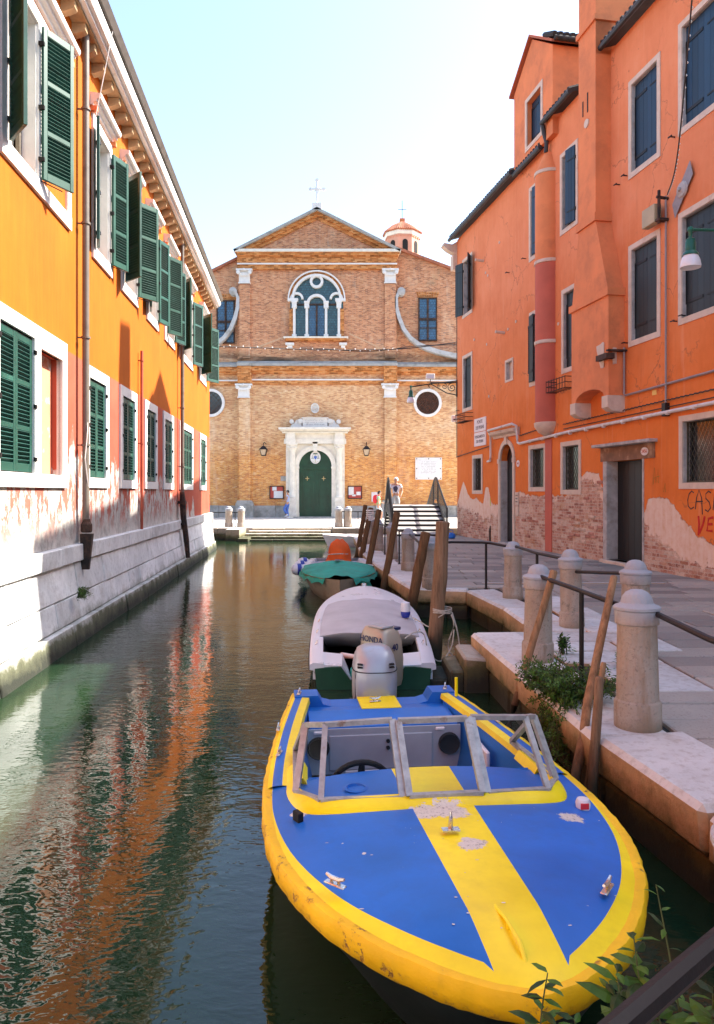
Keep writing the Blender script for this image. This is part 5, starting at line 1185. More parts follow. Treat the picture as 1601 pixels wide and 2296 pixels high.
def board(x0, x1, y0, y1, lab, sheets):
    w = (x1-x0)*K; h = (y1-y0)*K
    t_ = thing('notice_board', lab, 'notice board', (cx_((x0+x1)/2), 46.8-.06, cz_(y1)), 0, 'notice boards beside the church door')
    mb = MB(); mb.box(-w/2,w/2,-.02,.06,0,h); mb.obj('backing', M['red_board'], t_)
    mb = MB(); mb.box(-w/2,w/2,-.06,.0,0,.05); mb.box(-w/2,w/2,-.06,0,h-.05,h); mb.box(-w/2,-w/2+.05,-.06,0,.05,h-.05); mb.box(w/2-.05,w/2,-.06,0,.05,h-.05); mb.obj('frame', M['dark_door'], t_)
    for (a, b, c, d) in sheets: mb = MB(); mb.box(-w/2+a*w,-w/2+b*w,-.028,-.02,c*h,d*h); mb.obj('sheet', M['paper'], t_)
board(604.7,636.6,1089,1118,'framed red notice board with white sheets left of the church door', ((.3,.94,.06,.6),(.2,.5,.64,.93)))
board(779.7,812,1089,1118,'framed red notice board with a pale poster right of the church door', ((.06,.42,.3,.92),(.6,.9,.28,.55),(.3,.55,.2,.34)))
# string of bulbs and cable across the church front
sl = thing('string_lights', 'black wire with small white bulbs strung across the canal in front of the church', 'string lights', (-5.6, 27.5, 0))
ptsW = [Vector(((470-800)/1650*28, 28, 1.6+(1103-775)/1650*28)), Vector(((700-800)/1650*30, 30, 1.6+(1103-783.5)/1650*30)), Vector(((880-800)/1650*30.5, 30.5, 1.6+(1103-783)/1650*30.5)), Vector(((1021-800)/1650*28, 28, 1.6+(1103-768)/1650*28))]
def bez(P, n):
    out = []
    for i in range(len(P)-1):
        p0 = P[max(i-1,0)]; p1 = P[i]; p2 = P[i+1]; p3 = P[min(i+2,len(P)-1)]
        for k in range(n):
            t_ = k/n; out.append(0.5*((2*p1)+(p2-p0)*t_+(2*p0-5*p1+4*p2-p3)*t_*t_+(3*p1-p0-3*p2+p3)*t_**3))
    return out+[P[-1]]
Wp = bez(ptsW, 16); off_ = Vector((-5.6,27.5,0))
mb = MB(); mb.tube([p-off_ for p in Wp], .022, 5); mb.tube([p-off_-Vector((0,0,.06*math.sin(i*.3))) for i, p in enumerate(Wp)][14:], .015, 4); mb.obj('wire', M['cable'], sl)
mb = MB()
for i, p in enumerate(Wp[:34]):
    q = p-off_; mb.lathe([(0,-.04),(.028,-.01),(.02,.03),(0,.04)], (q.x, q.y, q.z+(-.03 if i%2 else .03)), 6)
o = mb.obj('bulb', M['fairy'], sl, 60); o['kind'] = 'stuff'

# ================================================================== FAR BANK
bank = thing('landing', 'x', 'x', (0, 0, 0)); del bank['label'], bank['category']; bank['kind'] = 'structure'; bank.name = 'far_quay'
mb = MB(); mb.box(-60, 60, 33.6, 46.9, -3, -.03); mb.obj('paving_bed', M['campo'], bank)
def blk(x0, x1, y0, y1, z0, z1, mat='far_quay', nm='stone_block', c=.012, parent=None):
    mb = MB(); mb.cbox(x0, x1, y0, y1, z0, z1, c, .003); return mb.obj(nm, M[mat], parent or bank)
X0s, X1s = -4.9, -1.15      # landing steps between these
def facing(xa, xb_, y):
    x = xa
    while x < xb_-.05:
        x2 = min(x+R.uniform(1.1,1.8), xb_); x2 = xb_ if xb_-x2 < .4 else x2
        blk(x+.006, x2-.006, y-.02, y+.7, -.27, R.uniform(-.006,.004)); x = x2
    x = xa
    while x < xb_-.05:
        x2 = min(x+R.uniform(.8,1.4), xb_); x2 = xb_ if xb_-x2 < .3 else x2
        blk(x+.008, x2-.008, y+.03, y+.6, -1.2, -.28); x = x2
facing(-12, -5.65, 32.9); facing(-1.1, 12, 32.9)
blk(-5.64, -5.05, 31.6, 33.6, -1.2, -.0); blk(-5.04, -4.6, 31.1, 33.6, -1.2, -.36)
for k in range(6):
    xa = -4.95+k*.0 - .16*k*.6+.2; z = -.02-.105*k; y0 = 33.25-.42*k; x = xa
    while x < X1s-.05:
        x2 = min(x+R.uniform(1.0,1.7), X1s); x2 = X1s if X1s-x2 < .4 else x2
        blk(x+.004, x2-.004, y0, y0+.75, z-.3, z+R.uniform(-.004,.004), nm='step', c=.01); x = x2
# campo slabs (nearest rows picked out, the rest is material)
y = 33.9
while y < 46.0:
    x = -8.5+R.uniform(-.6,0)
    while x < 6.5:
        x2 = x+R.uniform(1.3,2.1); blk(x+.008, x2-.008, y+.008, y+1.15, -.1, R.uniform(-.004,.003), 'campo', 'paving_slab', .006); x = x2
    y += 1.165
# ================================================================== RIGHT QUAY
EDGE = [(-.06,26.4),(.02,24),(.1,21),(.35,17.4),(.63,14.9),(.95,12.35),(1.84,12.15),(2.08,10.2),(2.13,8.5),(1.34,8.42),(1.6,4.84),(1.80,3.73),(2.0,1.95),(-.6,1.8),(-.6,-3)]
quay = bpy.data.objects.new('quay_pavement', None); col.objects.link(quay); quay['kind'] = 'structure'
RNG = [(-.6,-3),(9.5,-3),(9.5,12.3),(3.9,27.3),(3.9,26.4)]
def inset(i, d):
    """point i of EDGE moved inland by d (mitred)"""
    p = Vector(EDGE[i]); a = Vector(EDGE[i-1]) if i > 0 else None; b = Vector(EDGE[i+1]) if i < len(EDGE)-1 else None
    ns = []
    for q, r in ((a, p), (p, b)):
        if q is None or r is None: continue
        t = (r-q).normalized(); ns.append(Vector((-t.y, t.x)))      # left of travel = inland when walking towards the viewer
    n = sum(ns, Vector((0,0))).normalized(); n = n / max(.35, n.dot(ns[0])); return p + n*d
poly = [inset(i, .10) for i in range(len(EDGE))] + [Vector(q) for q in RNG[1:]]
mb = MB(); mb.prism([(p.x, p.y) for p in poly], lambda p: (p[0], p[1], -1.4), (0,0,1.4-.035)); 
o = mb.obj('paving_bed', M['paving_joint'], quay)
def frame2(p, q):
    p, q = Vector(p), Vector(q); t = (q-p).normalized(); n = Vector((-t.y, t.x)); return p, q, t, n, (q-p).length
def run(i, first_trim=0.0, last_trim=0.0, cw=.55):
    p, q, t, n, L_ = frame2(EDGE[i], EDGE[i+1]); s_ = first_trim; end = L_-last_trim
    T = Matrix(((t.x, n.x, 0, p.x), (t.y, n.y, 0, p.y), (0,0,1,0), (0,0,0,1)))
    lens = []
    while s_ < end-.01:
        l = R.uniform(.95,1.7) if i != 9 else 1.85
        e = s_+l
        if end-e < .5: e = end
        mb = MB(); mb.T = T; zt = R.uniform(-.006,.004)
        mb.cbox(s_+.009, e-.009, -.05+R.uniform(-.014,.014), cw+R.uniform(-.05,.08), -.27, zt+R.uniform(-.006,.002), .034, .009)
        mb.obj('coping_stone', M['quay'], quay); s_ = e
    s_ = 0; 
    for (zt, zb, dd) in ((-.28,-.62,.02),(-.63,-1.1,-.01)):
        s_ = first_trim*0-R.uniform(0,.3); s_ = 0
        while s_ < L_-.01:
            e = s_+R.uniform(.5,1.0)
            if L_-e < .35: e = L_
            mb = MB(); mb.T = T; mb.cbox(s_+.010, e-.010, dd+R.uniform(-.03,.03), .35, zb, zt, .026, .010); mb.obj('stone_block', M['quay_low'], quay); s_ = e
CUT = {4: (0, 0), 5: (.0, 0), 6: (.56, 0), 7: (0, 0), 8: (.0, .0)}
for i in range(len(EDGE)-1):
    f, l = 0, 0
    if i == 5: f, l = .0, 0          # back of the inlet
    if i == 6: f = .0
    if i == 8: f = 0
    run(i, f, l, .5 if i in (5,6,7,8) else .55)
# broad slabs of the landing platform by the inlet
for (x0, x1, y0, y1) in ((1.95,2.9,6.9,7.38),(1.95,2.7,7.4,7.85),(2.0,2.75,7.87,8.4),(2.15,2.9,5.9,6.88),(2.72,3.3,7.4,8.35),(2.65,3.15,8.4,9.3),(2.65,3.2,9.3,10.2),(2.6,3.1,10.2,11.3)):
    mb = MB(); mb.cbox(x0+.01, x1-.01, y0+.01, y1-.01, -.2, .006+R.uniform(-.004,.003), .015, .004); mb.obj('coping_stone', M['quay'], quay)
# water steps at the head of the platform and a low slab
for (x0, x1, y0, y1, z) in ((1.12,1.40,7.7,8.44,-.14),(.98,1.14,7.75,8.44,-.27),(.62,1.0,7.9,8.5,-.40),(1.0,2.1,8.45,8.75,-.36)):
    mb = MB(); mb.cbox(x0, x1, y0, y1, -1.1, z, .025, .01); mb.obj('step', M['quay_low'], quay)
# iron mooring ring
# paving stones in rows
NP = 0
def xl(Y):
    for (a, b) in zip(EDGE, EDGE[1:]):
        if a[1] >= Y >= b[1] and abs(a[1]-b[1]) > .3: return a[0]+(b[0]-a[0])*(a[1]-Y)/(a[1]-b[1])
    return -.6
stuffv = MB()
Y = 2.0
while Y < 27.2:
    D_ = .40 if Y < 20 else .5
    le = max(xl(Y), xl(min(26.3, Y+D_))) + .52
    if Y > 26.0: le = .5
    if 5.8 < Y < 8.45: le = max(le, 2.92 if Y < 7.3 else 3.32)
    if 8.1 < Y < 11: le = max(le, 3.12)
    re = 8.87-.187*(Y+D_) + .1; x = le; 
    while x < re-.02:
        x2 = x+R.uniform(.55,1.05)
        if re-x2 < .35: x2 = re
        z = R.uniform(-.006,.002)
        px_ = 1650/max(Y,2)*D_*.12
        mb = MB() ; mb.cbox(x+.010, x2-.010, Y+.010, Y+D_-.010, -.05, z-.004, .009, .004)
        if NP < 290 and Y > 3.6 and Y < 19.5 and x < .52*Y + .5: mb.obj('paving_stone', M['paving'], quay); NP += 1
        else:
            b0 = len(stuffv.v); stuffv.v += mb.v; stuffv.f += [tuple(b0+k for k in f) for f in mb.f]; stuffv.mi += mb.mi
        x = x2
    Y += D_
o = stuffv.obj('paving_stone', M['paving'], quay); o['kind'] = 'stuff'
mb = MB(); mb.box(2.2, 5.4, 12.9, 12.99, -.02, .004); mb.obj('pale_strip', M['quay'], quay)
print('paving', NP)
# kerb line at the house foot
mb = MB(); 
# bollards
BL = [(1.93,5.06,'nearest tall stone bollard with domed cap, standing in front of the leafy bush'),(1.73,7.05,'stone bollard at the canal corner with the thin pole leaning across it'),(2.57,8.8,'stone bollard standing inland between two others, a dark rail ending at its far side'),
      (2.76,7.3,'stone bollard half hidden behind the nearest one'),(2.37,11.2,'stone bollard with brown stained foot by the inlet'),(1.05,15.1,'stone bollard with curved sloping rail between the leaning poles'),(1.24,12.4,'stone bollard hidden behind the thick mooring post'),
      (.84,17.7,'small distant stone bollard behind the fourth leaning pole'),(.60,20.3,'stone bollard near the foot of the bridge below the man in green'),(.42,22.9,'farthest stone bollard of the near quay, beside roped poles'),(.985,1.7,'stone bollard cut by the right edge, holding the close black rail')]
bp = MB(); prof = [(.150,-.03),(.150,.16),(.146,.175),(.134,.185),(.126,.70),(.127,.705),(.140,.712),(.142,.80),(.136,.806),(.150,.810),(.150,.828),(.140,.838),(.118,.846),(.104,.858),(.099,.880),(.090,.905),(.070,.930),(.038,.947),(0,.952)]
bp.lathe(prof, (0,0,0), 28); bm_ = bp.mesh('body', M['bollard'], 35)
bolls = []
for i, (x, y, lab) in enumerate(BL):
    t_ = thing('stone_bollard', lab, 'bollard', (x, y, 0), R.uniform(0, 6), 'stone bollards along the right quay'); o = link('body', bm_, t_); t_.scale = (R.uniform(.96,1.04),)*2+((.90 if y > 10 else .97)*R.uniform(.98,1.02),); t_.rotation_euler[0] = R.uniform(-.022,.022); t_.rotation_euler[1] = R.uniform(-.022,.022); bolls.append(t_)
    if i == 0: t_.scale = (1.04,1.04,.98)
# far bank bollards
for (px, lab) in ((513,'pale stone bollard on the far landing, leftmost'),(541,'pale stone bollard on the far landing left of the steps'),(759.5,'pale stone bollard on the far landing right of the steps'),(780.5,'pale stone bollard on the far landing nearest to the bridge')):
    Yb = 34.0; t_ = thing('stone_bollard', lab, 'bollard', ((px-800.5)/1650*Yb, Yb, 0), 0, 'stone bollards on the far landing'); link('body', bm_, t_); t_.scale = (1.25,1.25,1.0)
# rails
def rail(name, pts, posts, lab, r=.021, grp='iron quay rails'):
    t_ = thing(name, lab, 'railing', (pts[0][0], pts[0][1], 0), 0, grp); off = Vector((pts[0][0], pts[0][1], 0))
    mb = MB(); mb.tube([Vector(p)-off for p in pts], r, 8); mb.obj('bar', M['black_iron'], t_, 40)
    for (x, y, z) in posts: mb = MB(); mb.tube([(x-off.x,y-off.y,-.02),(x-off.x,y-off.y,z)], r*.95, 8); mb.tube([(x-off.x,y-off.y,-.02),(x-off.x,y-off.y,.012)], r*1.8, 8); mb.obj('post', M['black_iron'], t_, 40)
    return t_
rail('quay_rail', [(1.93+.1,5.0,.775),(1.98,4.14,.775),(2.1,2.4,.775)], [(2.06,3.0,.77)], 'black iron rail running from the nearest bollard out of the right edge')
rail('quay_rail', [(1.74,6.94,.80),(1.845,6.1,.785),(1.925,5.2,.775)], [(1.845,6.05,.78)], 'sloping black rail between the two nearest canal bollards with one post')
rail('quay_rail', [(2.585,8.68,.66),(2.75,7.42,.78)], [], 'short bluish black rail joining the two inland bollards', .019)
rail('quay_rail', [(2.40,11.1,.78),(2.47,10.2,.76),(2.56,8.92,.78)], [(2.47,10.1,.76)], 'black rail from the stained bollard to the inland bollard')
rail('quay_rail', [(1.36,12.42,.74),(1.6,12.45,.755),(2.08,12.2,.765),(2.2,12.1,.76),(2.36,11.32,.76)], [(2.13,12.15,.76)], 'black rail curving round the back of the inlet behind the thick post')
rail('quay_rail', [(.60,20.2,.72),(.72,19,.74),(.83,17.8,.74)], [(.72,19,.74)], 'thin rail between the bollards near the bridge foot', .018)
rail('quay_rail', [(.86,17.6,.78),(.94,16.4,.74),(1.03,15.2,.74)], [(.94,16.4,.74)], 'thin rail between the small bollards behind the leaning poles', .018)
rail('quay_rail', [(1.07,14.98,.74),(1.16,13.7,.66),(1.23,12.52,.70)], [(1.16,13.7,.66)], 'sloping flat rail between the capped bollard and the thick post', .022)
rail('quay_rail', [(.87,1.62,.675),(.6,1.39,.68),(.2,1.04,.695),(-.3,.62,.70)], [(-.3,.62,.70)], 'black iron bar close to the viewer crossing the bottom right corner', .024)
rail('quay_rail', [(-6.9,34,.66),(-5.92,34,.66),(-5.36,34,.66)], [(-5.63,34,.66),(-6.9,34,.66)], 'thin rail between the far left bollards', .02)
rail('quay_rail', [(-.82,34,.7),(-.4,34,.7),(.9,34,.7)], [(-.6,34,.7),(.05,34,.7),(.7,34,.7)], 'thin rail on the far landing beside the bridge', .02)

# mooring poles: (base x,y) in the water, top point, radii, curve, material, label
def pole(bx, by, tx, ty, tz, r0, r1, mat, lab, bend=0.0, n=9, zb=-1.3):
    f = (zb+.5)/(tz+.5); B = Vector((bx+(tx-bx)*f, by+(ty-by)*f, zb)); Tt = Vector((tx,ty,tz))
    t_ = thing('mooring_pole', lab, 'pole', B, 0, 'wooden mooring poles at the quay'); mb = MB()
    pts, rs = [], []
    m = 11
    for k in range(m+1):
        s_ = k/m; p = B.lerp(Tt, s_) - B; w_ = math.sin(PI*s_)*bend; p += Vector((w_ + R.uniform(-.006,.006), R.uniform(-.006,.006), 0)); pts.append(p); rs.append((r0+(r1-r0)*s_)*R.uniform(.95,1.05))
    pts.append(pts[-1]+(Tt-B).normalized()*.015); rs.append(r1*.7)
    mb.tube(pts, rs, n); mb.obj('shaft', M[mat], t_, 60); return t_
PX = [pole(.945,9.25,1.085,9.3,1.22,.10,.085,'pole_grey','thick weathered mooring post with a coiled white rope, right of the white boat', .02, 14),
 pole(1.36,6.6,1.80,6.75,.87,.030,.034,'branch','thin yellowish pole leaning against the rail in front of the corner bollard'),
 pole(1.47,4.88,1.92,5.5,.96,.038,.028,'branch','pale curved branch pole standing before the leafy bush', -.05),
 pole(1.50,4.72,1.585,4.8,.38,.036,.030,'pole_grey','short dark stub pole beside the curved branch near the windshield'),
 pole(1.50,4.84,1.655,4.95,.44,.024,.020,'branch','thin split stub behind the short dark pole'),
 pole(.84,12.0,1.13,12.1,.93,.09,.08,'pole_dark','knotty brown pole leaning just left of the thick post'),
 pole(.49,14.5,.80,14.7,1.19,.075,.065,'pole_dark','fourth leaning pole from the left, in front of the bridge steps'),
 pole(.19,17.0,.51,17.2,1.18,.078,.068,'pole_dark','third leaning pole from the left, below the man in green'),
 pole(.05,19.5,.37,19.7,1.17,.08,.068,'pole_dark','second leaning pole from the left with white rope round its top'),
 pole(-.03,21.5,.25,21.7,1.21,.08,.068,'pole_dark','leftmost leaning pole of the row at the quay end')]
# ropes
def rope(name, lab, pts, r=.008, n=12):
    P = bez([Vector(p) for p in pts], n); o0 = P[0].copy(); mb = MB(); mb.tube([p-o0 for p in P], r, 6)
    o = mb.obj(name, M['rope'], None, 60, tuple(o0)); return tag(o, lab, 'rope')
coil = []
for k in range(26): coil.append((1.065+.125*math.cos(k*.75), 9.27+.125*math.sin(k*.75), .14-.0022*k+ .004*(k%3)))
rope('mooring_rope', 'white rope coiled around the thick mooring post', coil+[(1.2,9.18,.05),(1.24,9.1,-.12),(1.26,9.05,-.35),(1.2,9.05,-.44),(1.12,9.08,-.3),(1.2,9.12,-.05),(1.17,9.15,.08)], .009, 3)
rope('mooring_rope', 'slack rope from the white boat to the thick mooring post', [(.72,9.5,-.02),(.8,9.4,-.05),(.92,9.3,-.1),(1.0,9.2,.02),(1.1,9.14,.1)], .008)
rope('mooring_rope', 'rope hanging from the white boat gunwale in a low loop', [(.55,8.45,-.08),(.66,8.5,-.02),(.78,8.6,-.06),(.85,8.7,-.3),(1.0,8.8,-.42),(1.15,9.0,-.3),(1.2,9.1,-.1)], .008)
wr = MB()
for k in range(6): wr.tube([(.088*math.cos(a*PI/5), .085*math.sin(a*PI/5), .05*k+R.uniform(-.01,.01)) for a in range(11)], .02, 5)
tag(wr.obj('rope_wrap', M['fairy'], None, 60, (.345, 19.68, .86)), 'band of white rope wrapped round the second leaning pole', 'rope')

# ================================================================== BRIDGE
BX0, BX1 = 1.28, 3.30
bridge = thing('iron_bridge', 'small stepped bridge with dark iron railings rising from the quay towards the church', 'bridge', ((BX0+BX1)/2, 26.8, 0))
bx0, bx1 = BX0-bridge.location.x, BX1-bridge.location.x
ys = [0.0+.45*k for k in range(7)]
M['tread'] = plain('pale_tread', (0.30,0.28,0.26), .8, .1, 3, .3, 30)
for k in range(7):
    z = .163*(k+1); y0 = ys[k]; y1 = ys[k]+.45 if k < 6 else 5.0
    zl = z-.108; zh = z if k < 6 else z-.108+.03; y1 = y1 if k < 6 else 5.0
    mb = MB(); mb.prism([(y0+.03,zl-.05),(y0+.03,zl),(y1+.03,zh),(y1+.03,zh-.06)], lambda p: (bx0, p[0], p[1]), (bx1-bx0,0,0)); mb.obj('tread', M['tread'], bridge)
    mb = MB(); mb.box(bx0, bx1, y0-.01, y0+.045, zl-.062, zl+.010); mb.obj('nosing', M['black_iron'], bridge)
for k in range(6):
    z = .163*(6-k); y0 = 5.04+.42*k; mb = MB(); mb.cbox(bx0, bx1, y0, y0+.44, z-.12, z, .004); mb.obj('tread', M['tread'], bridge)
for x in (bx0-.03, bx1-.02):
    mb = MB(); mb.prism([(-.1,-.1),(-.1,.1),(2.7,1.14),(5.04,1.14),(7.5,.15),(7.5,-.1),(7.0,-.1),(5.0,.75),(2.8,.75),(.5,-.1)], lambda p: (x, p[0], p[1]), (.05,0,0)); mb.obj('stringer', M['black_iron'], bridge)
def zrail(y): 
    return 1.0+ (y/3.4)*1.16 if y < 3.4 else (2.16+ .05*math.sin((y-3.4)/1.0*PI) if y < 4.4 else 2.16-(y-4.4)/3.2*1.14)
for x in (bx0+.02, bx1-.02):
    for (zz, r_, nm) in ((0,.028,'handrail'),(-.10,.012,'upper_rail'),(-.88,.014,'lower_rail')):
        mb = MB(); mb.tube([(x, y, zrail(y)+zz) for y in [k*.2 for k in range(39)]], r_, 6); mb.obj(nm, M['black_iron'], bridge, 40)
    bal = MB(); bal.tube([(0,0,-.9),(0,0,0)], .0065, 4); bme = bal.mesh('baluster', M['black_iron']); y = .1
    while y < 7.6:
        link('baluster', bme, bridge, (x, y, zrail(y))); y += .15
    mb = MB(); y = .16
    while y < 7.5: mb.lathe([(.035,-.006),(.045,-.006),(.045,.006),(.035,.006),(.035,-.006)], (x, y, zrail(y)-.05), 8, ax='x'); y += .115
    o = mb.obj('ring_ornament', M['zinc'], bridge); o['kind'] = 'stuff'
    for y in (.0, 3.0, 4.8, 7.6): mb = MB(); mb.tube([(x,y,0 if y in (0,7.6) else 1.1),(x,y,zrail(y)+.04)], .03, 8); mb.obj('post', M['black_iron'], bridge)
# ================================================================== LAMPS
def street_lamp(lab, root, head, arm, globe_r):
    t_ = thing('street_lamp', lab, 'street lamp', root, 0, 'bracket street lamps'); r0 = Vector(root); h = Vector(head)-r0; s_ = globe_r/.2
    mb = MB(); mb.lathe([(0,.02),(.05,.0),(.06,-.06),(.035,-.1),(.035,-.2),(.09,-.24),(.09,-.28),(.10,-.30),(.10,-.47),(.145,-.52),(.16,-.56),(.15,-.565),(0,-.56)], (0,0,0), 20); 
    mb.v = [(x*s_, y*s_, z*s_) for x, y, z in mb.v]; mb.obj('hood', M['lamp_green'], t_, 40, tuple(h))
    mb = MB(); mb.lathe([(.14,-.56),(.18,-.66),(.20,-.76),(.195,-.80),(.17,-.79),(0,-.62)], (0,0,0), 22); mb.v = [(x*s_, y*s_, z*s_) for x, y, z in mb.v]; mb.obj('shade', M['opal'], t_, 50, tuple(h))
    mb = MB(); mb.tube([Vector(p)-r0 for p in arm], .022, 8); mb.obj('arm', M['lamp_green'] if globe_r == .1401 else M['black_iron'], t_, 40); return t_
nl = street_lamp('green bracket lamp with white glass shade hanging in from the right edge', (6.93, 10.3, 5.2), (4.62,10.2,5.27), [(6.93,10.3,5.24),(5.5,10.25,5.23),(4.62,10.2,5.24)], .1401)
fl = street_lamp('small green bracket lamp on a scrolled iron arm in front of the church wall', (3.74,27.45,5.5), (2.0,27.3,5.55), [(3.74,27.45,5.68),(2.9,27.4,5.66),(2.0,27.3,5.5)], .155)
mb = MB()
def spiral(c, r, a0, turns, sgn=1):
    return [(c[0]+ (r*(1-k/22*.85))*math.cos(a0+sgn*k/22*turns*2*PI), 0, c[1]+(r*(1-k/22*.85))*math.sin(a0+sgn*k/22*turns*2*PI)) for k in range(23)]
mb.tube([(0,0,.25),(-.5,0,.19),(-1.0,0,.18)], .025, 5); mb.tube([(0,0,-.3),(-.1,0,-.26),(-.4,0,-.2),(-.75,0,.0),(-1.0,0,.14),(-1.08,0,.06),(-1.02,0,.0)], .022, 5); mb.tube([(-.02,0,-.35),(-.02,0,.28)], .03, 5)
mb.tube(spiral((-.2,-.0),.17,PI/2,1.6), .016, 4); mb.tube(spiral((-.48,.04),.11,PI/2,1.5,-1), .014, 4); mb.tube(spiral((-.68,.07),.07,PI/2,1.4), .012, 4)
mb.obj('scroll_bracket', M['black_iron'], fl)
cb = thing('floodlight', 'small white box floodlight on the far lamp arm beside the house corner', 'floodlight', (2.72,27.3,5.72)); mb = MB(); mb.cbox(-.16,.16,-.1,.14,.06,.26,.015); mb.obj('housing', M['fairy'], cb); mb = MB(); mb.box(-.13,.13,-.107,-.1,.085,.2); mb.obj('lens', M['opal'], cb); mb = MB(); mb.tube([(0,0,-.06),(0,0,.06)], .015, 5); mb.obj('bracket', M['black_iron'], cb)
ab = thing('alarm_box', 'small white box on the corner of the orange house above the flower basket', 'box', (3.66,27.72,4.25)); mb = MB(); mb.cbox(-.1,.1,-.06,.06,0,.24,.01); mb.obj('housing', M['fairy'], ab); mb = MB(); mb.box(-.04,.04,-.066,-.06,.05,.1); mb.obj('vent', M['cable'], ab)
# overhead cable
oc = thing('overhead_cable', 'thin black cable with tiny bulbs rising from the wall bracket above the beige box', 'cable', (6.05,14.35,7.4))
P = bez([Vector((0,0,0)), Vector((-.75,-2.2,-.15)), Vector((-1.9,-5.4,1.1))], 20); mb = MB(); mb.tube(P, .012, 5); mb.obj('wire', M['cable'], oc)
mb = MB()
for p in P[::1]: mb.lathe([(0,-.02),(.014,0),(0,.02)], (p.x+.015,p.y,p.z), 5)
o = mb.obj('bulb', M['fairy'], oc); o['kind'] = 'stuff'
# broom pole with green tape against the wall; blue bag by the corner
mp = thing('broom', 'dark broom handle with bright green grip leaning by the arched door', 'broom', (4.38,24.1,0)); mb = MB(); mb.tube([(0,0,.25),(.0,0,1.45)], .018, 6); mb.obj('handle', M['black_iron'], mp); mb = MB(); mb.tube([(0,0,1.15),(0,0,1.42)], .028, 6); mb.obj('grip', plain('lime_tape', (0.45,0.62,0.02), .6, .1, 4, 0), mp)
mb = MB(); mb.loft([[(-.05,-.05,0),(.05,-.05,0),(.05,.05,0),(-.05,.05,0)],[(-.06,-.06,.3),(.06,-.06,.3),(.06,.06,.3),(-.06,.06,.3)],[(-.03,-.03,.5),(.03,-.03,.5),(.03,.03,.5),(-.03,.03,.5)]]); mb.obj('brush', M['rust_iron'], mp)
bb = thing('blue_bag', 'small blue plastic bag lying on the paving by the house corner', 'bag', (3.25,25.4,0)); mb = MB(); mb.lathe([(0,0),(.13,.01),(.16,.08),(.13,.17),(.05,.2),(0,.19)], (0,0,0), 10)
mb.v = [(x*(1+R.uniform(-.1,.1)), y*(1+R.uniform(-.1,.1)), z*(1+R.uniform(-.08,.08))) for x,y,z in mb.v]; mb.obj('sack', plain('blue_plastic', (0.01,0.14,0.55), .4, .2, 8, .3, 20), bb, 60); mb = MB(); mb.tube([(-.06,0,.18),(-.08,0,.26),(0,0,.3),(.07,0,.25),(.05,0,.18)], .012, 5); mb.obj('handle', bb.children[0].data.materials[0], bb)
# ================================================================== BOATS
def interp(tab, x):
    for (a, b), (c, d) in zip(tab, tab[1:]):
        if a <= x <= c: 
            f = (x-a)/(c-a); return b+(d-b)*f
    return tab[-1][1] if x > tab[-1][0] else tab[0][1]
def smooth_tab(tab, n=60):
    """Catmull-Rom resample of a (l, w) table"""
    P = [Vector((a, b, 0)) for a, b in tab]; out = bez(P, max(2, n//(len(P)-1))); return [(p.x, max(0.0, p.y)) for p in out]
def paint(name, c, wear, spots=(), edge=None, rough=0.40, fade=0.22, rim=False):
    t = NT(name); co = t.coord(); n1 = t.noise(co, 2.2, 5, .6); n2 = t.noise(co, 16, 8, .75); n3 = t.noise(co, 3.2, 9, .75)
    cc = t.ramp(n1, [(.25, tuple(x*(1-fade) for x in c)), (.75, tuple(min(1, x*(1+fade)+.008) for x in c))])
    m = t.math('MULTIPLY', t.step(n2, .665, .69), t.step(n3, .53, .56)); grime = t.math('MULTIPLY', t.step(t.noise(co, 4.5, 8, .7), .50, .72), .30); cc = t.mix(grime, cc, tuple(x*.45+.02 for x in c))
    for (x, y, r_) in spots:
        d = t.n('VectorMath', {0: co, 1: (-x, y, .52)}, operation='DISTANCE').outputs['Value']
        e = t.math('ADD', d, t.math('MULTIPLY', t.math('SUBTRACT', t.noise(co, 14, 8, .8), .5), r_*2.2)); m = t.math('MAXIMUM', m, t.step(e, r_*.85, r_*.80))
    if rim:
        zc = t.n('SeparateXYZ', {0: co}).outputs[2]; low = t.step(t.math('SUBTRACT', zc, t.math('MULTIPLY', t.n('SeparateXYZ', {0: co}).outputs[1], .012)), .41, .33)
        m = t.math('MAXIMUM', m, t.math('MULTIPLY', t.step(t.noise(co, 24, 9, .8), .53, .56), t.math('MAXIMUM', t.math('MULTIPLY', low, t.step(t.noise(co, 4, 4, .6), .44, .52)), t.step(t.noise(co, 5, 4, .6), .56, .62))))
        cc = t.mix(t.math('MULTIPLY', low, .45), cc, (.50,.20,.0))
    wn3 = t.ramp(t.noise(co, 45, 6, .8), [(.4, wear), (.55, tuple(x*.9 for x in wear)), (.62, tuple(x*.25 for x in wear))])
    cc = t.mix(m, cc, wn3); t.set(base=cc, rough=t.n('MapRange', {0: n1, 3: rough-.08, 4: rough+.14}).outputs[0], spec=.35)
    t.bump(t.math('SUBTRACT', t.math('MULTIPLY', t.noise(co, 7, 6, .65), 1.6 if rim else .6), m), .5 if rim else .25, .012 if rim else .006); return t.m
M['boat_blue'] = paint('boat_blue_paint', (0.006,0.125,0.50), (.6,.58,.52), ((.62,2.66,.075),(-.72,2.42,.07),(-.50,3.52,.035),(.1,3.1,.012),(-.45,2.95,.010),(.35,3.3,.009)))
M['boat_yellow'] = paint('boat_yellow_paint', (0.86,0.68,0.0), (.62,.58,.50), ((.02,2.60,.12),(-.10,2.61,.09),(.03,2.98,.085),(-.10,3.55,.012),(-.16,2.60,.06)))
M['rim_yellow'] = paint('rim_yellow_paint', (0.80,0.50,0.0), (.26,.13,.045), (), rough=.55, rim=True)
M['paint_chip'] = plain('bare_gelcoat', (0.62,0.60,0.55), .7, .2, 9, 0)
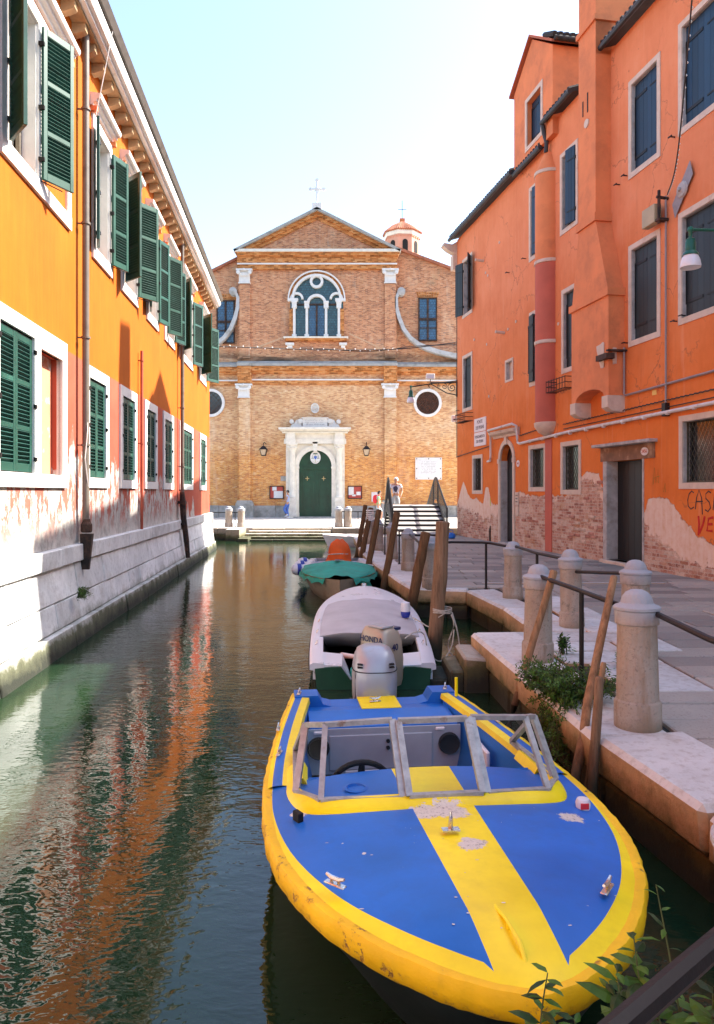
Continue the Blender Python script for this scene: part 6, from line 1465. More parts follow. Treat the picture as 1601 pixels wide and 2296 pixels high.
M['hull_dark'] = plain('hull_antifoul', (0.012,0.02,0.022), .5, .3, 4, .2, 20)
M['boat_grey'] = plain('boat_grey_paint', (0.33,0.38,0.43), .5, .12, 3, .15, 20, dirt=(.42,.43,.43), dirt_t=(.72,.74), dirt_s=14)
M['floor_tan'] = plain('dirty_floor', (0.30,0.22,0.12), .85, .3, 6, .3, 30, dirt=(.12,.08,.05), dirt_t=(.5,.65), dirt_s=7)
M['gel_white'] = plain('white_gelcoat', (0.62,0.66,0.72), .3, .06, 2, .05, 20, dirt=(.50,.50,.48), dirt_t=(.70,.88), dirt_s=4, spec=.5)
M['hull_green'] = plain('green_hull_paint', (0.012,0.06,0.032), .35, .2, 3, .1, 20)
M['tarp_grey'] = plain('grey_canvas', (0.42,0.42,0.44), .85, .12, 3, .5, 12)
M['tarp_green'] = plain('green_canvas', (0.008,0.30,0.22), .75, .2, 3, .6, 9, dirt=(0.01,.18,.14), dirt_t=(.5,.75), dirt_s=4)
M['cover_orange'] = plain('orange_canvas', (0.66,0.10,0.012), .75, .15, 5, .6, 9)
M['silver'] = plain('silver_cowl', (0.34,0.38,0.43), .32, .08, 3, .05, 30, metal=.25, dirt=(.28,.25,.2), dirt_t=(.55,.8), dirt_s=3)
M['silver2'] = plain('bronze_silver_cowl', (0.36,0.33,0.27), .34, .06, 3, .05, 30, metal=.25)
M['navy'] = plain('navy_plastic', (0.02,0.03,0.10), .4, .2, 3, .05, 30)
M['fender_blue'] = plain('fender_blue', (0.02,0.04,0.30), .4, .1, 3, .05, 30)
t_ = NT('windshield_pane'); gl = t_.n('BsdfGlossy', {'Roughness': 0.03}); tp_ = t_.n('BsdfTransparent', {'Color': (.97,.98,.98,1)}); mx_ = t_.n('MixShader', {0: .004, 1: tp_.outputs[0], 2: gl.outputs[0]}); t_.link(mx_.outputs[0], t_.t.nodes['Material Output'].inputs[0]); M['pane'] = t_.m

def hull(mb, W, zg, L, keel=-.25, flare=.8, n=40, zdrop=0.0, rake=.35, l0=0.0):
    """outer skin from the gunwale down; rings along l"""
    rings = []
    for k in range(n+1):
        l = l0+(L-l0)*k/n; w = interp(W, l); z = zg(l)-zdrop; f = l/L
        lk = l - rake*f**4*1.0; ww = w*(flare - .35*f**3)
        rings.append([(-w, l, z), (-(w*.4+ww*.6), l-.35*rake*f**4, z*.45), (-ww*.9, l-.7*rake*f**4, -.05), (0, lk, keel), (ww*.9, l-.7*rake*f**4, -.05), ((w*.4+ww*.6), l-.35*rake*f**4, z*.45), (w, l, z)])
    mb.loft(rings, False, False); mb.face([mb.vert(p) for p in rings[0]]); return rings

# ---------------- blue and yellow speedboat
BL_ = 3.9
sb = thing('speedboat', 'old blue speedboat with broad yellow stripe and yellow rim, metal windshield frame, in the foreground', 'boat', (.13, 6.2, -.5), PI+.118)
MIR = Matrix.Diagonal((-1,1,1,1))
Wt = smooth_tab([(0,.66),(.4,.72),(1.0,.80),(1.7,.865),(2.3,.88),(2.8,.83),(3.2,.70),(3.48,.535),(3.68,.36),(3.82,.19),(3.9,.0)], 60)
zg = lambda l: .42 + .09*(l/4)**2.2
def sbm(): m = MB(); m.T = MIR; return m
mb = sbm(); hull(mb, [(a, b*.975) for a, b in Wt], zg, BL_, zdrop=.09); mb.obj('hull', M['hull_dark'], sb, 50)
# rim: rounded rub rail all round
mb = sbm(); rings = []; ns = 90
outl = []
for k in range(ns+1):
    l = BL_*(1-(1-k/ns)**1.6) if k < ns else BL_
    outl.append((interp(Wt, l), l))
path = [(-w, l) for w, l in outl] + [(w, l) for w, l in outl[::-1][1:]]
def dedupe(p): 
    o_ = [p[0]]
    for q in p[1:]:
        if (Vector(q)-Vector(o_[-1])).length > .012: o_.append(q)
    return o_
path = dedupe(path)
rimprof = [(-.035,.008),(-.005,.012),(.010,.008),(.018,-.006),(.020,-.045),(.016,-.078),(.004,-.092),(-.03,-.088)]
for i, (w, l) in enumerate(path):
    a, b = Vector(path[max(0,i-1)]), Vector(path[min(len(path)-1,i+1)]); t = (b-a).normalized(); n_ = Vector((-t.y, t.x))  # outward?
    if n_.dot(Vector((w, l-1.9))) < 0: n_ = -n_
    jit = R.uniform(-.004,.004); bowk = 1+.0*l
    rings.append([(w+n_.x*(d*bowk+jit), l+n_.y*(d*bowk+jit), zg(min(4,max(0,l)))+z*bowk*(1 if z<0 else 1)) for d, z in rimprof])
mb.loft(rings, True, True); mb.obj('rub_rail', M['rim_yellow'], sb, 38)
# foredeck
rimw = lambda l: .012+.11*max(0,(l-2.3)/1.6)**1.2
mb = sbm(); rings = []; cols_n = 6
L0d = 1.98
ls = [L0d+(BL_-.02-L0d)*k/44 for k in range(45)]
cols_ = []
for l in ls:
    W = max(.004, interp(Wt, l)-.02); s_ = .168-.045*(l-2.0)/2; c_ = -.045*0
    inner = max(W-rimw(l)-.004, min(s_, W)); s_ = min(s_, inner)
    cs = [-W, -inner] + [-(inner+(s_-inner)*k/5) for k in range(1,5)] + [-s_, -s_/2, 0, s_/2, s_] + [inner+(s_-inner)*k/5 for k in range(4,0,-1)] + [inner, W]
    crown = .075*min(1, W/.5)
    cols_.append([(w, l, zg(l)+.006+crown*(1-(w/max(W,.01))**2)) for w in cs])
ids = [mb.verts(r) for r in cols_]; nc = len(cols_[0])
for a, b in zip(ids, ids[1:]):
    for k in range(nc-1):
        mb.m = 1 if (k == 0 or k == nc-2 or 6 <= k <= 9) else 0
        mb.face([a[k], a[k+1], b[k+1], b[k]])
mb.obj('foredeck', [M['boat_blue'], M['boat_yellow']], sb, 50)
# side decks: yellow, blue, yellow strips
for sg in (-1, 1):
    mb = sbm(); rr_ = []
    for k in range(25):
        l = .0+2.02*k/24; W = interp(Wt, l)-.0; z = zg(l)+.012
        rr_.append([(sg*(W-.00), l, z-.004), (sg*(W-.035), l, z+.010), (sg*(W-.09), l, z+.014), (sg*(W-.148), l, z+.010), (sg*(W-.155), l, z-.03)])
    ids = [mb.verts(r) for r in rr_]
    for a, b in zip(ids, ids[1:]):
        for k in range(4): mb.m = 0 if k == 1 else 1; mb.face([a[k], a[k+1], b[k+1], b[k]])
    mb.obj('side_deck', [M['boat_blue'], M['boat_yellow']], sb, 50)
    mb = sbm(); rr_ = []
    for k in range(25):
        l = .25+1.8*k/24; W = interp(Wt, l)-.152; z = zg(l)
        rr_.append([(sg*W, l, z-.02), (sg*(W-.01), l, z-.2), (sg*(W-.06), l, -.0)])
    mb.loft(rr_, False, False); mb.obj('inner_side', M['boat_blue'], sb, 50)
mb = sbm(); mb.box(-.66,.66,.62,2.5,-.03,-.0); mb.obj('floor', M['floor_tan'], sb)
# transom and motor well
mb = sbm(); 
mb.prism([(-.66,.1),(-.66,.455),(-.47,.455),(-.43,.385),(-.36,.365),(.36,.365),(.43,.385),(.47,.455),(.66,.455),(.66,.1)], lambda p: (p[0], 0.0, p[1]), (0,.2,0)); mb.obj('transom', M['boat_blue'], sb)
mb = sbm(); mb.prism([(.2,.364),(.34,.375),(.66,.345),(.67,.30),(.2,.2)], lambda p: (-.56, p[0], p[1]), (1.12,0,0)); mb.obj('aft_deck', M['boat_blue'], sb)
mb = sbm(); mb.box(-.13,.19,-.004,.33,.3655,.380); mb.obj('yellow_patch', M['boat_yellow'], sb)
mb = sbm(); mb.box(-.58,.58,.66,.68,-.02,.335); bh = mb.obj('bulkhead', M['boat_grey'], sb)
mb = sbm(); mb.cbox(-.42,.36,.68,.694,.03,.29,.006); mb.obj('locker_door', M['boat_grey'], bh)
for x in (-.50,.49):
    mb = sbm(); mb.lathe([(0,.70),(.055,.70),(.075,.715),(.082,.70),(.082,.68),(0,.68)], (x,0,.2), 20, ax='y'); mb.obj('speaker', M['black_plastic'], bh, 40)
for x in (-.5,.42): mb = sbm(); mb.cbox(x-.035,x+.035,.68,.695,.30,.325,.006); mb.obj('courtesy_light', M['opal'], bh)
mb = sbm(); mb.box(.05,.08,.694,.71,.20,.28); mb.lathe([(0,.71),(.015,.71),(.015,.69)],(.02,0,.24),8,ax='y'); mb.lathe([(0,.71),(.015,.71),(.015,.69)],(.02,0,.19),8,ax='y'); mb.obj('latch', M['black_plastic'], bh)
mb = sbm(); mb.box(-.3,.45,.70,.72,-.0,.03); mb.obj('white_trim', M['gel_white'], sb)
# white side hatches on the far (quay) inner side
for (l0, l1, z0, z1) in ((.95,1.3,.04,.34),(1.55,1.85,.02,.2)):
    mb = sbm(); W = interp(Wt, (l0+l1)/2)-.19; mb.cbox(W-.03, W, l0, l1, z0, z1, .008); mb.obj('side_hatch', M['gel_white'], sb)
# dash lip and fittings
mb = sbm(); mb.prism([(1.96,.0),(1.96,.47),(1.985,.49),(2.0,.47),(2.02,.0)], lambda p: (-.64, p[0], p[1]), (1.28,0,0)); mb.obj('dash', M['boat_blue'], sb)
mb = sbm(); mb.lathe([(.045,0),(.06,0),(.065,.008),(.05,.012),(.045,0)], (-.40,2.22,.507), 18); mb.obj('compass_ring', M['boat_blue'], sb, 40)
# steering wheel
mb = MB(); n = 28; rt = .175
for k in range(n):
    pass
ringp = [(rt*math.cos(2*PI*k/n), 0, rt*math.sin(2*PI*k/n)) for k in range(n+1)]
mb.tube(ringp, .017, 8, False)
for a in (PI/2, PI/2+2.1, PI/2-2.1): mb.tube([(0,0,0),(rt*math.cos(a)*.97,0,rt*math.sin(a)*.97)], [.03,.018], 6)
mb.lathe([(0,-.03),(.04,-.02),(.045,.02),(0,.03)], (0,0,0), 12, ax='y'); mb.tube([(0,0,0),(0,.16,-.02)], .022, 8)
mb.obj('steering_wheel', M['black_plastic'], sb, 50, (.33,1.86,.375), (-.35,0,0))
mb = sbm(); mb.tube([(-.66,1.72,.1),(-.66,1.72,.33)], .015, 6); mb.box(-.72,-.6,1.68,1.76,.33,.36); mb.obj('throttle', M['black_plastic'], sb)
# windshield
base = [(-.70,1.52,.455),(-.72,2.20,.47),(-.60,2.40,.50),(-.19,2.47,.525),(.25,2.47,.525),(.60,2.40,.50),(.72,2.20,.47),(.70,1.52,.455)]
topz = [None,(-.66,2.02,.80),(-.56,2.16,.84),(-.20,2.20,.865),(.24,2.20,.865),(.56,2.16,.84),(.66,2.02,.80),None]
base = [Vector((-a,b,c+.03)) for a,b,c in base]; topv = [Vector((-t[0],t[1],t[2])) if t else None for t in topz]
def bar(mb, p, q, r=.016):
    p, q = Vector(p), Vector(q); t = (q-p).normalized(); ref = Vector((0,0,1)) if abs(t.z) < .9 else Vector((0,1,0)); a = t.cross(ref).normalized()*r; b = a.cross(t).normalized()*r*.8
    mb.loft([[p+a+b, p-a+b, p-a-b, p+a-b],[q+a+b, q-a+b, q-a-b, q+a-b]])
ws = link('windshield', None, sb) if False else None
mb = MB()
for i in range(1, 6): bar(mb, base[i], base[i+1]) if i != 3 else None
for i in (1, 2, 4, 5): 
    bar(mb, topv[i], topv[i+1])
for i in (1,2,3,4,5,6): bar(mb, base[i], topv[i], .015 if i in (2,5) else .018)
bar(mb, base[6], base[7]); bar(mb, topv[6], base[7]); bar(mb, topv[1], base[0]); bar(mb, base[1], base[0])
wsf = mb.obj('windshield_frame', M['alu'], sb)
mb = MB(); d = Vector((0,.012,.0)); q = [base[3]+Vector((.0-.02,.02,.0)), base[4]+Vector((.02,.02,.0)), topv[4]+Vector((.02,.015,0)), topv[3]+Vector((-.02,.015,0))]
q = [base[3]+Vector((-.03,.018,.01)), base[4]+Vector((.03,.018,.01)), topv[4]+Vector((.03,.02,.0)), topv[3]+Vector((-.03,.02,.0))]
for a in range(4): bar(mb, q[a], q[(a+1)%4], .017)
mb.obj('opening_pane_frame', M['alu'], sb)
def pane(ps):
    mb = MB(); c = sum(ps, Vector((0,0,0)))/len(ps); n_ = (ps[1]-ps[0]).cross(ps[2]-ps[0]).normalized()*.002
    A = mb.verts([p+n_ for p in ps]); B = mb.verts([p-n_ for p in ps]); mb.face(A); mb.face(B[::-1]); k = len(ps)
    for i in range(k): mb.face([A[i],B[i],B[(i+1)%k],A[(i+1)%k]])
    mb.obj('pane', M['pane'], wsf)
for i in (1,2,3,4,5): pane([base[i], base[i+1], topv[i+1], topv[i]])
pane([base[6], base[7], topv[6]]); pane([base[1], base[0], topv[1]])
# yellow coaming under the windshield
mb = sbm(); rings = []
cp = [(-.765,1.75),(-.775,2.0),(-.765,2.22),(-.70,2.42),(-.58,2.50),(-.35,2.545),(-.17,2.56),(.0,2.56),(.17,2.56),(.35,2.545),(.58,2.50),(.70,2.42),(.765,2.22),(.775,2.0),(.765,1.75)]
cp = [(p.x, p.y) for p in bez([Vector((a,b,0)) for a,b in cp], 4)]
for i, (w, l) in enumerate(cp):
    W = interp(Wt, l)-.02; crown = .075; zd = lambda w_, l_: zg(l_)+.006+crown*(1-min(1,(w_/max(.1,interp(Wt,l_)-.02))**2))
    c0 = Vector((0,1.7)); d = (Vector((w,l))-Vector((w*.55,1.75 if l > 2.1 else l))); d = d.normalized()
    p0 = Vector((w,l)); p1 = p0-d*.05; p2 = p0-d*.10; z0 = zd(p0.x,p0.y)
    rings.append([(p0.x,p0.y,z0-.015),(p0.x-d.x*.012,p0.y-d.y*.012,z0+.006),(p1.x,p1.y,zd(p1.x,p1.y)+.028),(p2.x,p2.y,zd(p2.x,p2.y)+.042),(p2.x-d.x*.03,p2.y-d.y*.03,zd(p2.x,p2.y)-.01)])
mb.loft(rings, True, True); mb.obj('coaming', M['boat_yellow'], sb, 50)
# fittings
def cleat(x, y, z, rz, nm='cleat', s_=1.0):
    mb = MB(); mb.cbox(-.05,.05,-.014,.014,0,.008,.003); mb.tube([(-.045,0,.035),(-.02,0,.026),(.02,0,.026),(.045,0,.035)], [.006,.009,.009,.006], 6); mb.tube([(-.018,0,0),(-.018,0,.028)], .007, 6); mb.tube([(.018,0,0),(.018,0,.028)], .007, 6)
    mb.v = [(a*s_,b*s_,c*s_) for a,b,c in mb.v]; return mb.obj(nm, M['chrome'], sb, 40, (-x,y,z), (0,0,rz))
cleat(-.60,3.22,.535,-.75,s_=1.0); cleat(.46,3.38,.535,.85,s_=1.0); cleat(.0,.16,.382,.2); cleat(-.62,.12,.457,1.4); cleat(.60,.1,.457,1.3); cleat(-.80,1.5,.46,1.3,s_=.9); cleat(-.80,1.0,.455,1.5,s_=.9); cleat(.77,1.0,.455,1.5,s_=.8)
mb = MB(); mb.tube([(0,-.16,.0),(0,-.14,.03),(0,-.02,.05),(0,.1,.045),(0,.16,.0)], .008, 6); mb.tube([(0,0,.0),(0,0,.05)], .008, 6); mb.obj('grab_handle', M['boat_yellow'], sb, 40, (.02,3.62,.53), (0,0,.05))
mb = MB(); mb.box(-.04,.04,-.02,.02,0,.006); mb.tube([(0,-.01,.0),(0,.005,.05),(0,.0,.085)], [.013,.010,.004], 6); mb.obj('bow_eye', M['chrome'], sb, 40, (.04,2.86,.56))
mb = MB(); mb.lathe([(0,0),(.035,0),(.038,.03),(.03,.05),(0,.055)], (0,0,0), 14); nv_ = mb.obj('navigation_light', M['gel_white'], sb, 40, (-.74,2.52,.475)); mb = MB(); mb.box(-.015,.025,.03,.04,.01,.038); mb.obj('lens', M['cloth_red'], nv_)
mb = MB(); mb.cbox(-.015,.015,-.03,.03,0,.05,.004); mb.obj('lamp_socket', M['black_plastic'], sb, None, (.72,2.50,.475), (0,0,.5))
mb = MB(); mb.tube([(0,0,0),(0,0,.15)], .013, 8); mb.obj('yellow_peg', M['boat_yellow'], sb, 40, (-.64,.32,.45))

def cowl(parent, name, mat, prof, c, rz, flat=.78, tilt=0, n=20, ex=2.6):
    """rounded engine cover; prof = [(z, rx, y_shift)]"""
    mb = MB(); rings = []
    for z, r_, ys_ in prof:
        ring = []
        for k in range(n):
            a = 2*PI*k/n; ca, sa = math.cos(a), math.sin(a); e = 2/ex
            ring.append((r_*flat*math.copysign(abs(ca)**e, ca), ys_+r_*math.copysign(abs(sa)**e, sa), z))
        rings.append(ring)
    mb.loft(rings, True, True); return mb.obj(name, mat, parent, 60, c, (tilt, 0, rz))
# scuffs and chips of lifted paint on the deck
mb = sbm()
for k in range(16):
    l_ = R.uniform(2.65, 3.7); W_ = interp(Wt, l_)-.08; w_ = R.uniform(-W_, W_); r_ = R.uniform(.002, .005); zz_ = zg(l_)+.0085+.075*min(1,(W_+.06)/.5)*(1-(w_/(W_+.06))**2); n_ = R.randint(5, 8); st_ = R.uniform(1, 3)
    mb.poly([(w_+r_*math.cos(2*PI*j/n_)*R.uniform(.6,1.2)*st_, l_+r_*math.sin(2*PI*j/n_)*R.uniform(.6,1.2), zz_) for j in range(n_)])
o = mb.obj('paint_chip', M['paint_chip'], sb); o['kind'] = 'stuff'
# ---------------- outboard of the speedboat
om = thing('outboard_motor', 'rounded silver outboard motor standing at the stern of the blue and yellow boat', 'outboard motor', (.15, 6.42, -.5), .06)
cowl(om, 'cowling', M['silver'], [(.16,.16,0),(.22,.195,0),(.34,.218,-.0),(.50,.222,.0),(.60,.213,.01),(.68,.195,.02),(.73,.165,.035),(.755,.11,.045),(.76,.03,.045)], (0,0,0), 0, .88, 0, 24, 3.0)
mb = MB(); mb.loft([[(-.13,-.155,.16),(.13,-.155,.16),(.13,.1,.16),(-.13,.1,.16)],[(-.12,-.13,.0),(.12,-.13,.0),(.12,.1,.0),(-.12,.1,.0)]]); mb.tube([(0,0,-.6),(0,0,.1)], .05, 8); mb.box(-.1,.1,.1,.24,-.1,.2); mb.obj('midsection', M['navy'], om)
mb = MB(); mb.box(-.085,.085,-.222,-.17,.17,.26); mb.obj('grip_recess', M['black_plastic'], om)
mb = MB(); mb.tube([(.19*math.cos(a)*.87,.222*math.sin(a)-.0,.30+.12*math.cos(a)) for a in [PI+.2+k*.1 for k in range(9)]], .006, 5); mb.tube([(.188*math.cos(a)*1.0,.21*math.sin(a),.52+.1*math.cos(a*.5)) for a in [PI+.1+k*.1 for k in range(9)]], .006, 5)
mb.obj('red_stripe', M['cloth_red'], om)
mb = MB(); 
for z in (.635,.610):
    for sg in (-1,1): mb.box(sg*.135-.022,sg*.135+.022,-.196,-.15,z,z+.009)
mb.obj('vent', M['black_plastic'], om); mb = MB()
def se(r_, z, a, flat=.88, ex=3.0): return (r_*flat*math.copysign(abs(math.cos(a))**(2/ex), math.cos(a)), r_*math.copysign(abs(math.sin(a))**(2/ex), math.sin(a)), z)
mb.tube([se(.2185, .575, k*PI/24) for k in range(49)], .004, 5, False); mb.tube([se(.214, .27, k*PI/24) for k in range(49)], .005, 5, False)
mb.tube([se(.2205, .30+.3*k/10, PI+.55+.0*k) for k in range(10)], .003, 4)
mb.obj('cowl_seam', M['black_plastic'], om)


# ---------------- white boat with grey cover
wb = thing('white_motorboat', 'small white motorboat with dark green transom and grey canvas cover, moored behind the blue boat', 'boat', (.17, 7.85, -.5), .012)
Ww = smooth_tab([(0,.66),(.8,.70),(1.8,.72),(2.8,.70),(3.6,.585),(4.15,.39),(4.48,.19),(4.6,0)], 56); zw = lambda l: .26+.24*(l/4.6)**1.5
mb = MB(); rr_ = hull(mb, [(a, b*.98) for a, b in Ww], zw, 4.6, zdrop=.05, n=36); 
mb.f = mb.f[:-1]; mb.mi = mb.mi[:-1]; mb.obj('hull', M['hull_green'], wb, 50)
mb = MB(); mb.prism([(-.62,.22),(-.60,.0),(-.5,-.2),(.5,-.2),(.60,.0),(.62,.22),(.44,.24),(.34,.24),(.24,.10),(-.24,.10),(-.34,.24),(-.44,.24)], lambda p: (p[0], -.02, p[1]), (0,.04,0)); mb.obj('transom', M['hull_green'], wb)
mb = MB(); rings = []
pw = dedupe([(-interp(Ww, 4.6*(1-(1-k/50)**1.5)), 4.6*(1-(1-k/50)**1.5)) for k in range(51)]); pw = pw + [(-a, b) for a, b in pw[::-1][1:]]; pw = dedupe(pw)
for i, (w, l) in enumerate(pw):
    a, b = Vector(pw[max(0,i-1)]), Vector(pw[min(len(pw)-1,i+1)]); t = (b-a).normalized(); n_ = Vector((-t.y,t.x)); n_ = n_ if n_.dot(Vector((w,l-2))) > 0 else -n_
    z = zw(min(4.6,l)); rings.append([(w+n_.x*d, l+n_.y*d, z+h) for d, h in ((-.15,-.12),(-.14,.012),(-.02,.022),(.012,.0),(.016,-.05),(-.02,-.06))])
mb.loft(rings, True, True); mb.obj('gunwale', M['gel_white'], wb, 45)
mb = MB(); mb.tube([(w*1.018, l, zw(min(4.6,l))-.045) for w, l in pw], .014, 6); mb.obj('rub_strip', M['black_plastic'], wb, 50)
mb = MB(); rr_ = []
for k in range(22): l = .1+4.3*k/21; W = max(.01, interp(Ww, l)-.14); z = zw(l); rr_.append([(-W,l,z-.02),(-W*.9,l,.0),(W*.9,l,.0),(W,l,z-.02)])
mb.loft(rr_, False, False); mb.obj('inner_hull', M['interior_dark'] if 'interior_dark' in M else M['black_plastic'], wb)
mb = MB(); rr_ = []
for k in range(15):
    l = 3.0+1.58*k/14; W = max(.005, interp(Ww, l)-.05); z = zw(l)+.012; rr_.append([(W*q, l, z+.055*(1-q*q)*min(1,W/.3)) for q in (-1,-.7,-.35,0,.35,.7,1)])
mb.loft(rr_, False, False); mb.obj('foredeck', M['gel_white'], wb, 50)
mb = MB(); rr_ = []
for k in range(13):
    l = 1.25+1.9*k/12; W = interp(Ww, l)-.10; z = zw(l)+.03; s_ = .085*math.sin(min(1, .35+k/12*.9)*PI*.55)
    rr_.append([(W*q, l+.02*math.sin(q*5+k), z+s_*(1-q*q)+.006*math.sin(q*9+k*1.7)) for q in [j/8-1 for j in range(17)]])
r0_ = rr_[0]; rr_ = [[(p[0]*.9, p[1]+.75+.04*math.sin(p[0]*14), .03) for p in r0_], [(p[0]*.96, p[1]+.34+.03*math.sin(p[0]*11), .14) for p in r0_], [(p[0], p[1]+.012, p[2]-.03) for p in r0_]] + rr_
mb.loft(rr_, False, False); mb.obj('canvas_cover', M['tarp_grey'], wb, 60)
for sg in (-1, 1):
    mb = MB(); mb.loft([[(sg*.22,.02,.09),(sg*.64,.02,.10),(sg*.64,.62,.10),(sg*.27,.60,.09)],[(sg*.33,.02,.245),(sg*.64,.02,.262),(sg*.64,.62,.272),(sg*.33,.60,.245)]]); mb.obj('stern_locker', M['gel_white'], wb)
    mb = MB()
    for l in (.9,1.5,2.1): W = interp(Ww,l)-.07; mb.tube([(sg*W-.02,l-.05,zw(l)+.02),(sg*W-.0,l-.05,zw(l)+.05),(sg*W-.0,l+.05,zw(l)+.05),(sg*W-.02,l+.05,zw(l)+.02)], .006, 5)
    mb.obj('rope_hook', M['chrome'], wb, 40)
mb = MB(); mb.cbox(-.04,.04,-.03,.03,0,.07,.012); mb.obj('bow_fitting', M['chrome'], wb, None, (0,4.5,.5))
mb = MB(); mb.tube([(-.34,1.0,.14),(-.05,.55,.2)], [.035,.025], 8); mb.obj('tiller', M['plaque'], wb, 50)
mb = MB(); mb.tube([(-.10,.56,.19),(-.2,.4,.2),(-.16,.25,.12),(-.1,.2,.18)], .012, 6); mb.obj('fuel_hose', M['black_plastic'], wb, 50)
mb = MB(); mb.cbox(-.24,-.06,.14,.32,.08,.17,.02); mb.obj('fuel_tank', M['tarp_green'], wb)
hm = thing('outboard_motor', 'bronze silver outboard motor lettered HONDA 40 on the stern of the white boat', 'outboard motor', (.26, 7.70, -.5), .80)
cowl(hm, 'cowling', M['silver2'], [(.10,.19,0),(.16,.205,0),(.36,.212,0),(.55,.20,.01),(.64,.18,.02),(.69,.145,.03),(.705,.08,.03)], (0,0,0), 0, .84, 0, 24, 3.4)
mb = MB(); mb.cbox(-.12,.05,-.12,.09,.695,.715,.006); mb.obj('cowl_latch', M['silver'], hm); mb = MB(); mb.box(.06,.15,-.13,-.02,.66,.69); mb.obj('air_intake', M['navy'], hm); mb = MB(); mb.tube([(0,0,-.6),(0,0,.1)], .05, 8); mb.box(-.1,.1,.03,.3,-.1,.2); mb.obj('midsection', M['navy'], hm)
def face_txt(body, size, x, y, z, ang, nm): 
    Mx = Matrix.Translation((x,y,z)) @ Matrix.Rotation(ang, 4, 'Z') @ Matrix.Rotation(PI/2, 4, 'X'); text_mesh(body, size, M['navy'], nm, hm, Mx, .0015)
face_txt('HONDA', .085, -.178, -.01, .585, -PI/2, 'lettering'); face_txt('40', .095, -.035, -.2155, .51, 0, 'lettering')
# ---------------- green-covered boat
gb = thing('covered_boat', 'beige boat under a green tarpaulin with white afterdeck, third in the row', 'boat', (-.50, 18.7, -.5), PI+.035)
Wg = smooth_tab([(0,.66),(1,.76),(2.2,.82),(3.4,.76),(4.3,.55),(4.9,.3),(5.3,0)], 48); zgb = lambda l: .40+.1*(l/5.3)**2
mb = MB(); hull(mb, Wg, zgb, 5.3, n=30); mb.obj('hull', plain('beige_hull', (0.42,0.36,0.27), .5, .15, 3, .1, 20, dirt=(.2,.17,.12), dirt_t=(.5,.7), dirt_s=3), gb, 50)
mb = MB(); rr_ = []
for k in range(12): l = .02+2.1*k/11; W = interp(Wg, l)+.01; z = zgb(l); rr_.append([(-W,l,z-.05),(-W,l,z+.02),(-W*.8,l,z+.03),(-W*.72,l,z-.12),(W*.72,l,z-.12),(W*.8,l,z+.03),(W,l,z+.02),(W,l,z-.05)])
mb.loft(rr_, False, False); mb.face([mb.vert(p) for p in rr_[0]]); mb.obj('afterdeck', M['gel_white'], gb, 45)
mb = MB(); rr_ = []
for k in range(20):
    l = 1.95+3.0*k/19; W = interp(Wg, l)+.035; z = zgb(l); s_ = .19*(1-abs(k/19-.30))
    if k == 0: s_ = .13
    rr_.append([(W*1.0*q+.012*math.sin(k*2+q*7), l, z+s_*(1-abs(q)**1.6)+.012*math.sin(q*8+k*1.3)-(.10+.03*math.sin(k*1.7) if abs(q) == 1 else 0)) for q in [j/8-1 for j in range(17)]])
mb.loft(rr_, False, False); mb.obj('tarpaulin', M['tarp_green'], gb, 60)
mb = MB(); mb.loft([[(-.60,4.2,.35),(-.42,4.75,.4),(-.40,4.76,.38)],[(-.72,3.9,.1),(-.62,4.3,.08),(-.60,4.32,.07)]]); mb.obj('tarp_corner', M['tarp_green'], gb)
mb = MB(); mb.prism([(0,0),(.2,.02),(.03,.2)], lambda p: (.08-p[0], 2.9+p[1]*1.4, 0), (0,0,.004)); mb.obj('tarp_hole', M['navy'], gb, None, (0,0,.655), (0,0,0))
for k in range(3):
    mb = MB(); mb.lathe([(0,-.15),(.09,-.125),(.13,-.05),(.13,.05),(.09,.125),(0,.15)], (0,0,0), 14, ax='x')
    f = tag(mb.obj('fender', M['gel_white'], None, 50, (-1.30-.01*k, 17.9-.75*k, -.12), (0,0,.2)), ['white and blue fender hanging on the covered boat, farthest of three','white and blue fender hanging on the covered boat, middle of three','white and blue fender hanging on the covered boat, nearest of three'][k], 'fender', 'fenders on the covered boat')
    mb = MB(); mb.lathe([(.131,-.045),(.134,0),(.131,.045),(.12,.045),(.12,-.045),(.131,-.045)], (.03,0,-.0), 14, ax='x'); mb.obj('blue_band', M['fender_blue'], f, 50)
mc = thing('covered_motor', 'motor wrapped in a bright orange canvas hood at the stern of the green covered boat', 'outboard motor', (-.46,17.6,-.2), .2)
mb = MB(); prof = [(.28,0),(.29,.12),(.26,.32),(.25,.42),(.20,.56),(.10,.64),(0,.66)]; mb.lathe(prof, (0,0,0), 16)
mb.v = [(x*(1.05+.14*math.sin(math.atan2(y,x)*3+z*6))+.12*z*z, y*(1+.10*math.sin(math.atan2(y,x)*4)), z*(1+.08*math.sin(math.atan2(y,x)*2))) for x,y,z in mb.v]; mb.obj('hood', M['cover_orange'], mc, 70); mb = MB(); mb.tube([(.27*math.cos(a),.27*math.sin(a),.34+.01*math.sin(a*3)) for a in [k*PI/8 for k in range(17)]], .012, 5); mb.obj('cord', M['rope'], mc)
f = tag(MB().lathe([(0,-.1),(.055,-.08),(.07,0),(.055,.08),(0,.1)], (0,0,0), 14).obj('fender', M['gel_white'], None, 50, (.66,10.0,.02), (0,0,0)), 'white fender with blue end on the white boat gunwale', 'fender')
MB().lathe([(0,-.13),(.05,-.12),(.068,-.06),(.06,-.03)], (0,0,0), 14).obj('blue_end', M['fender_blue'], f, 50)
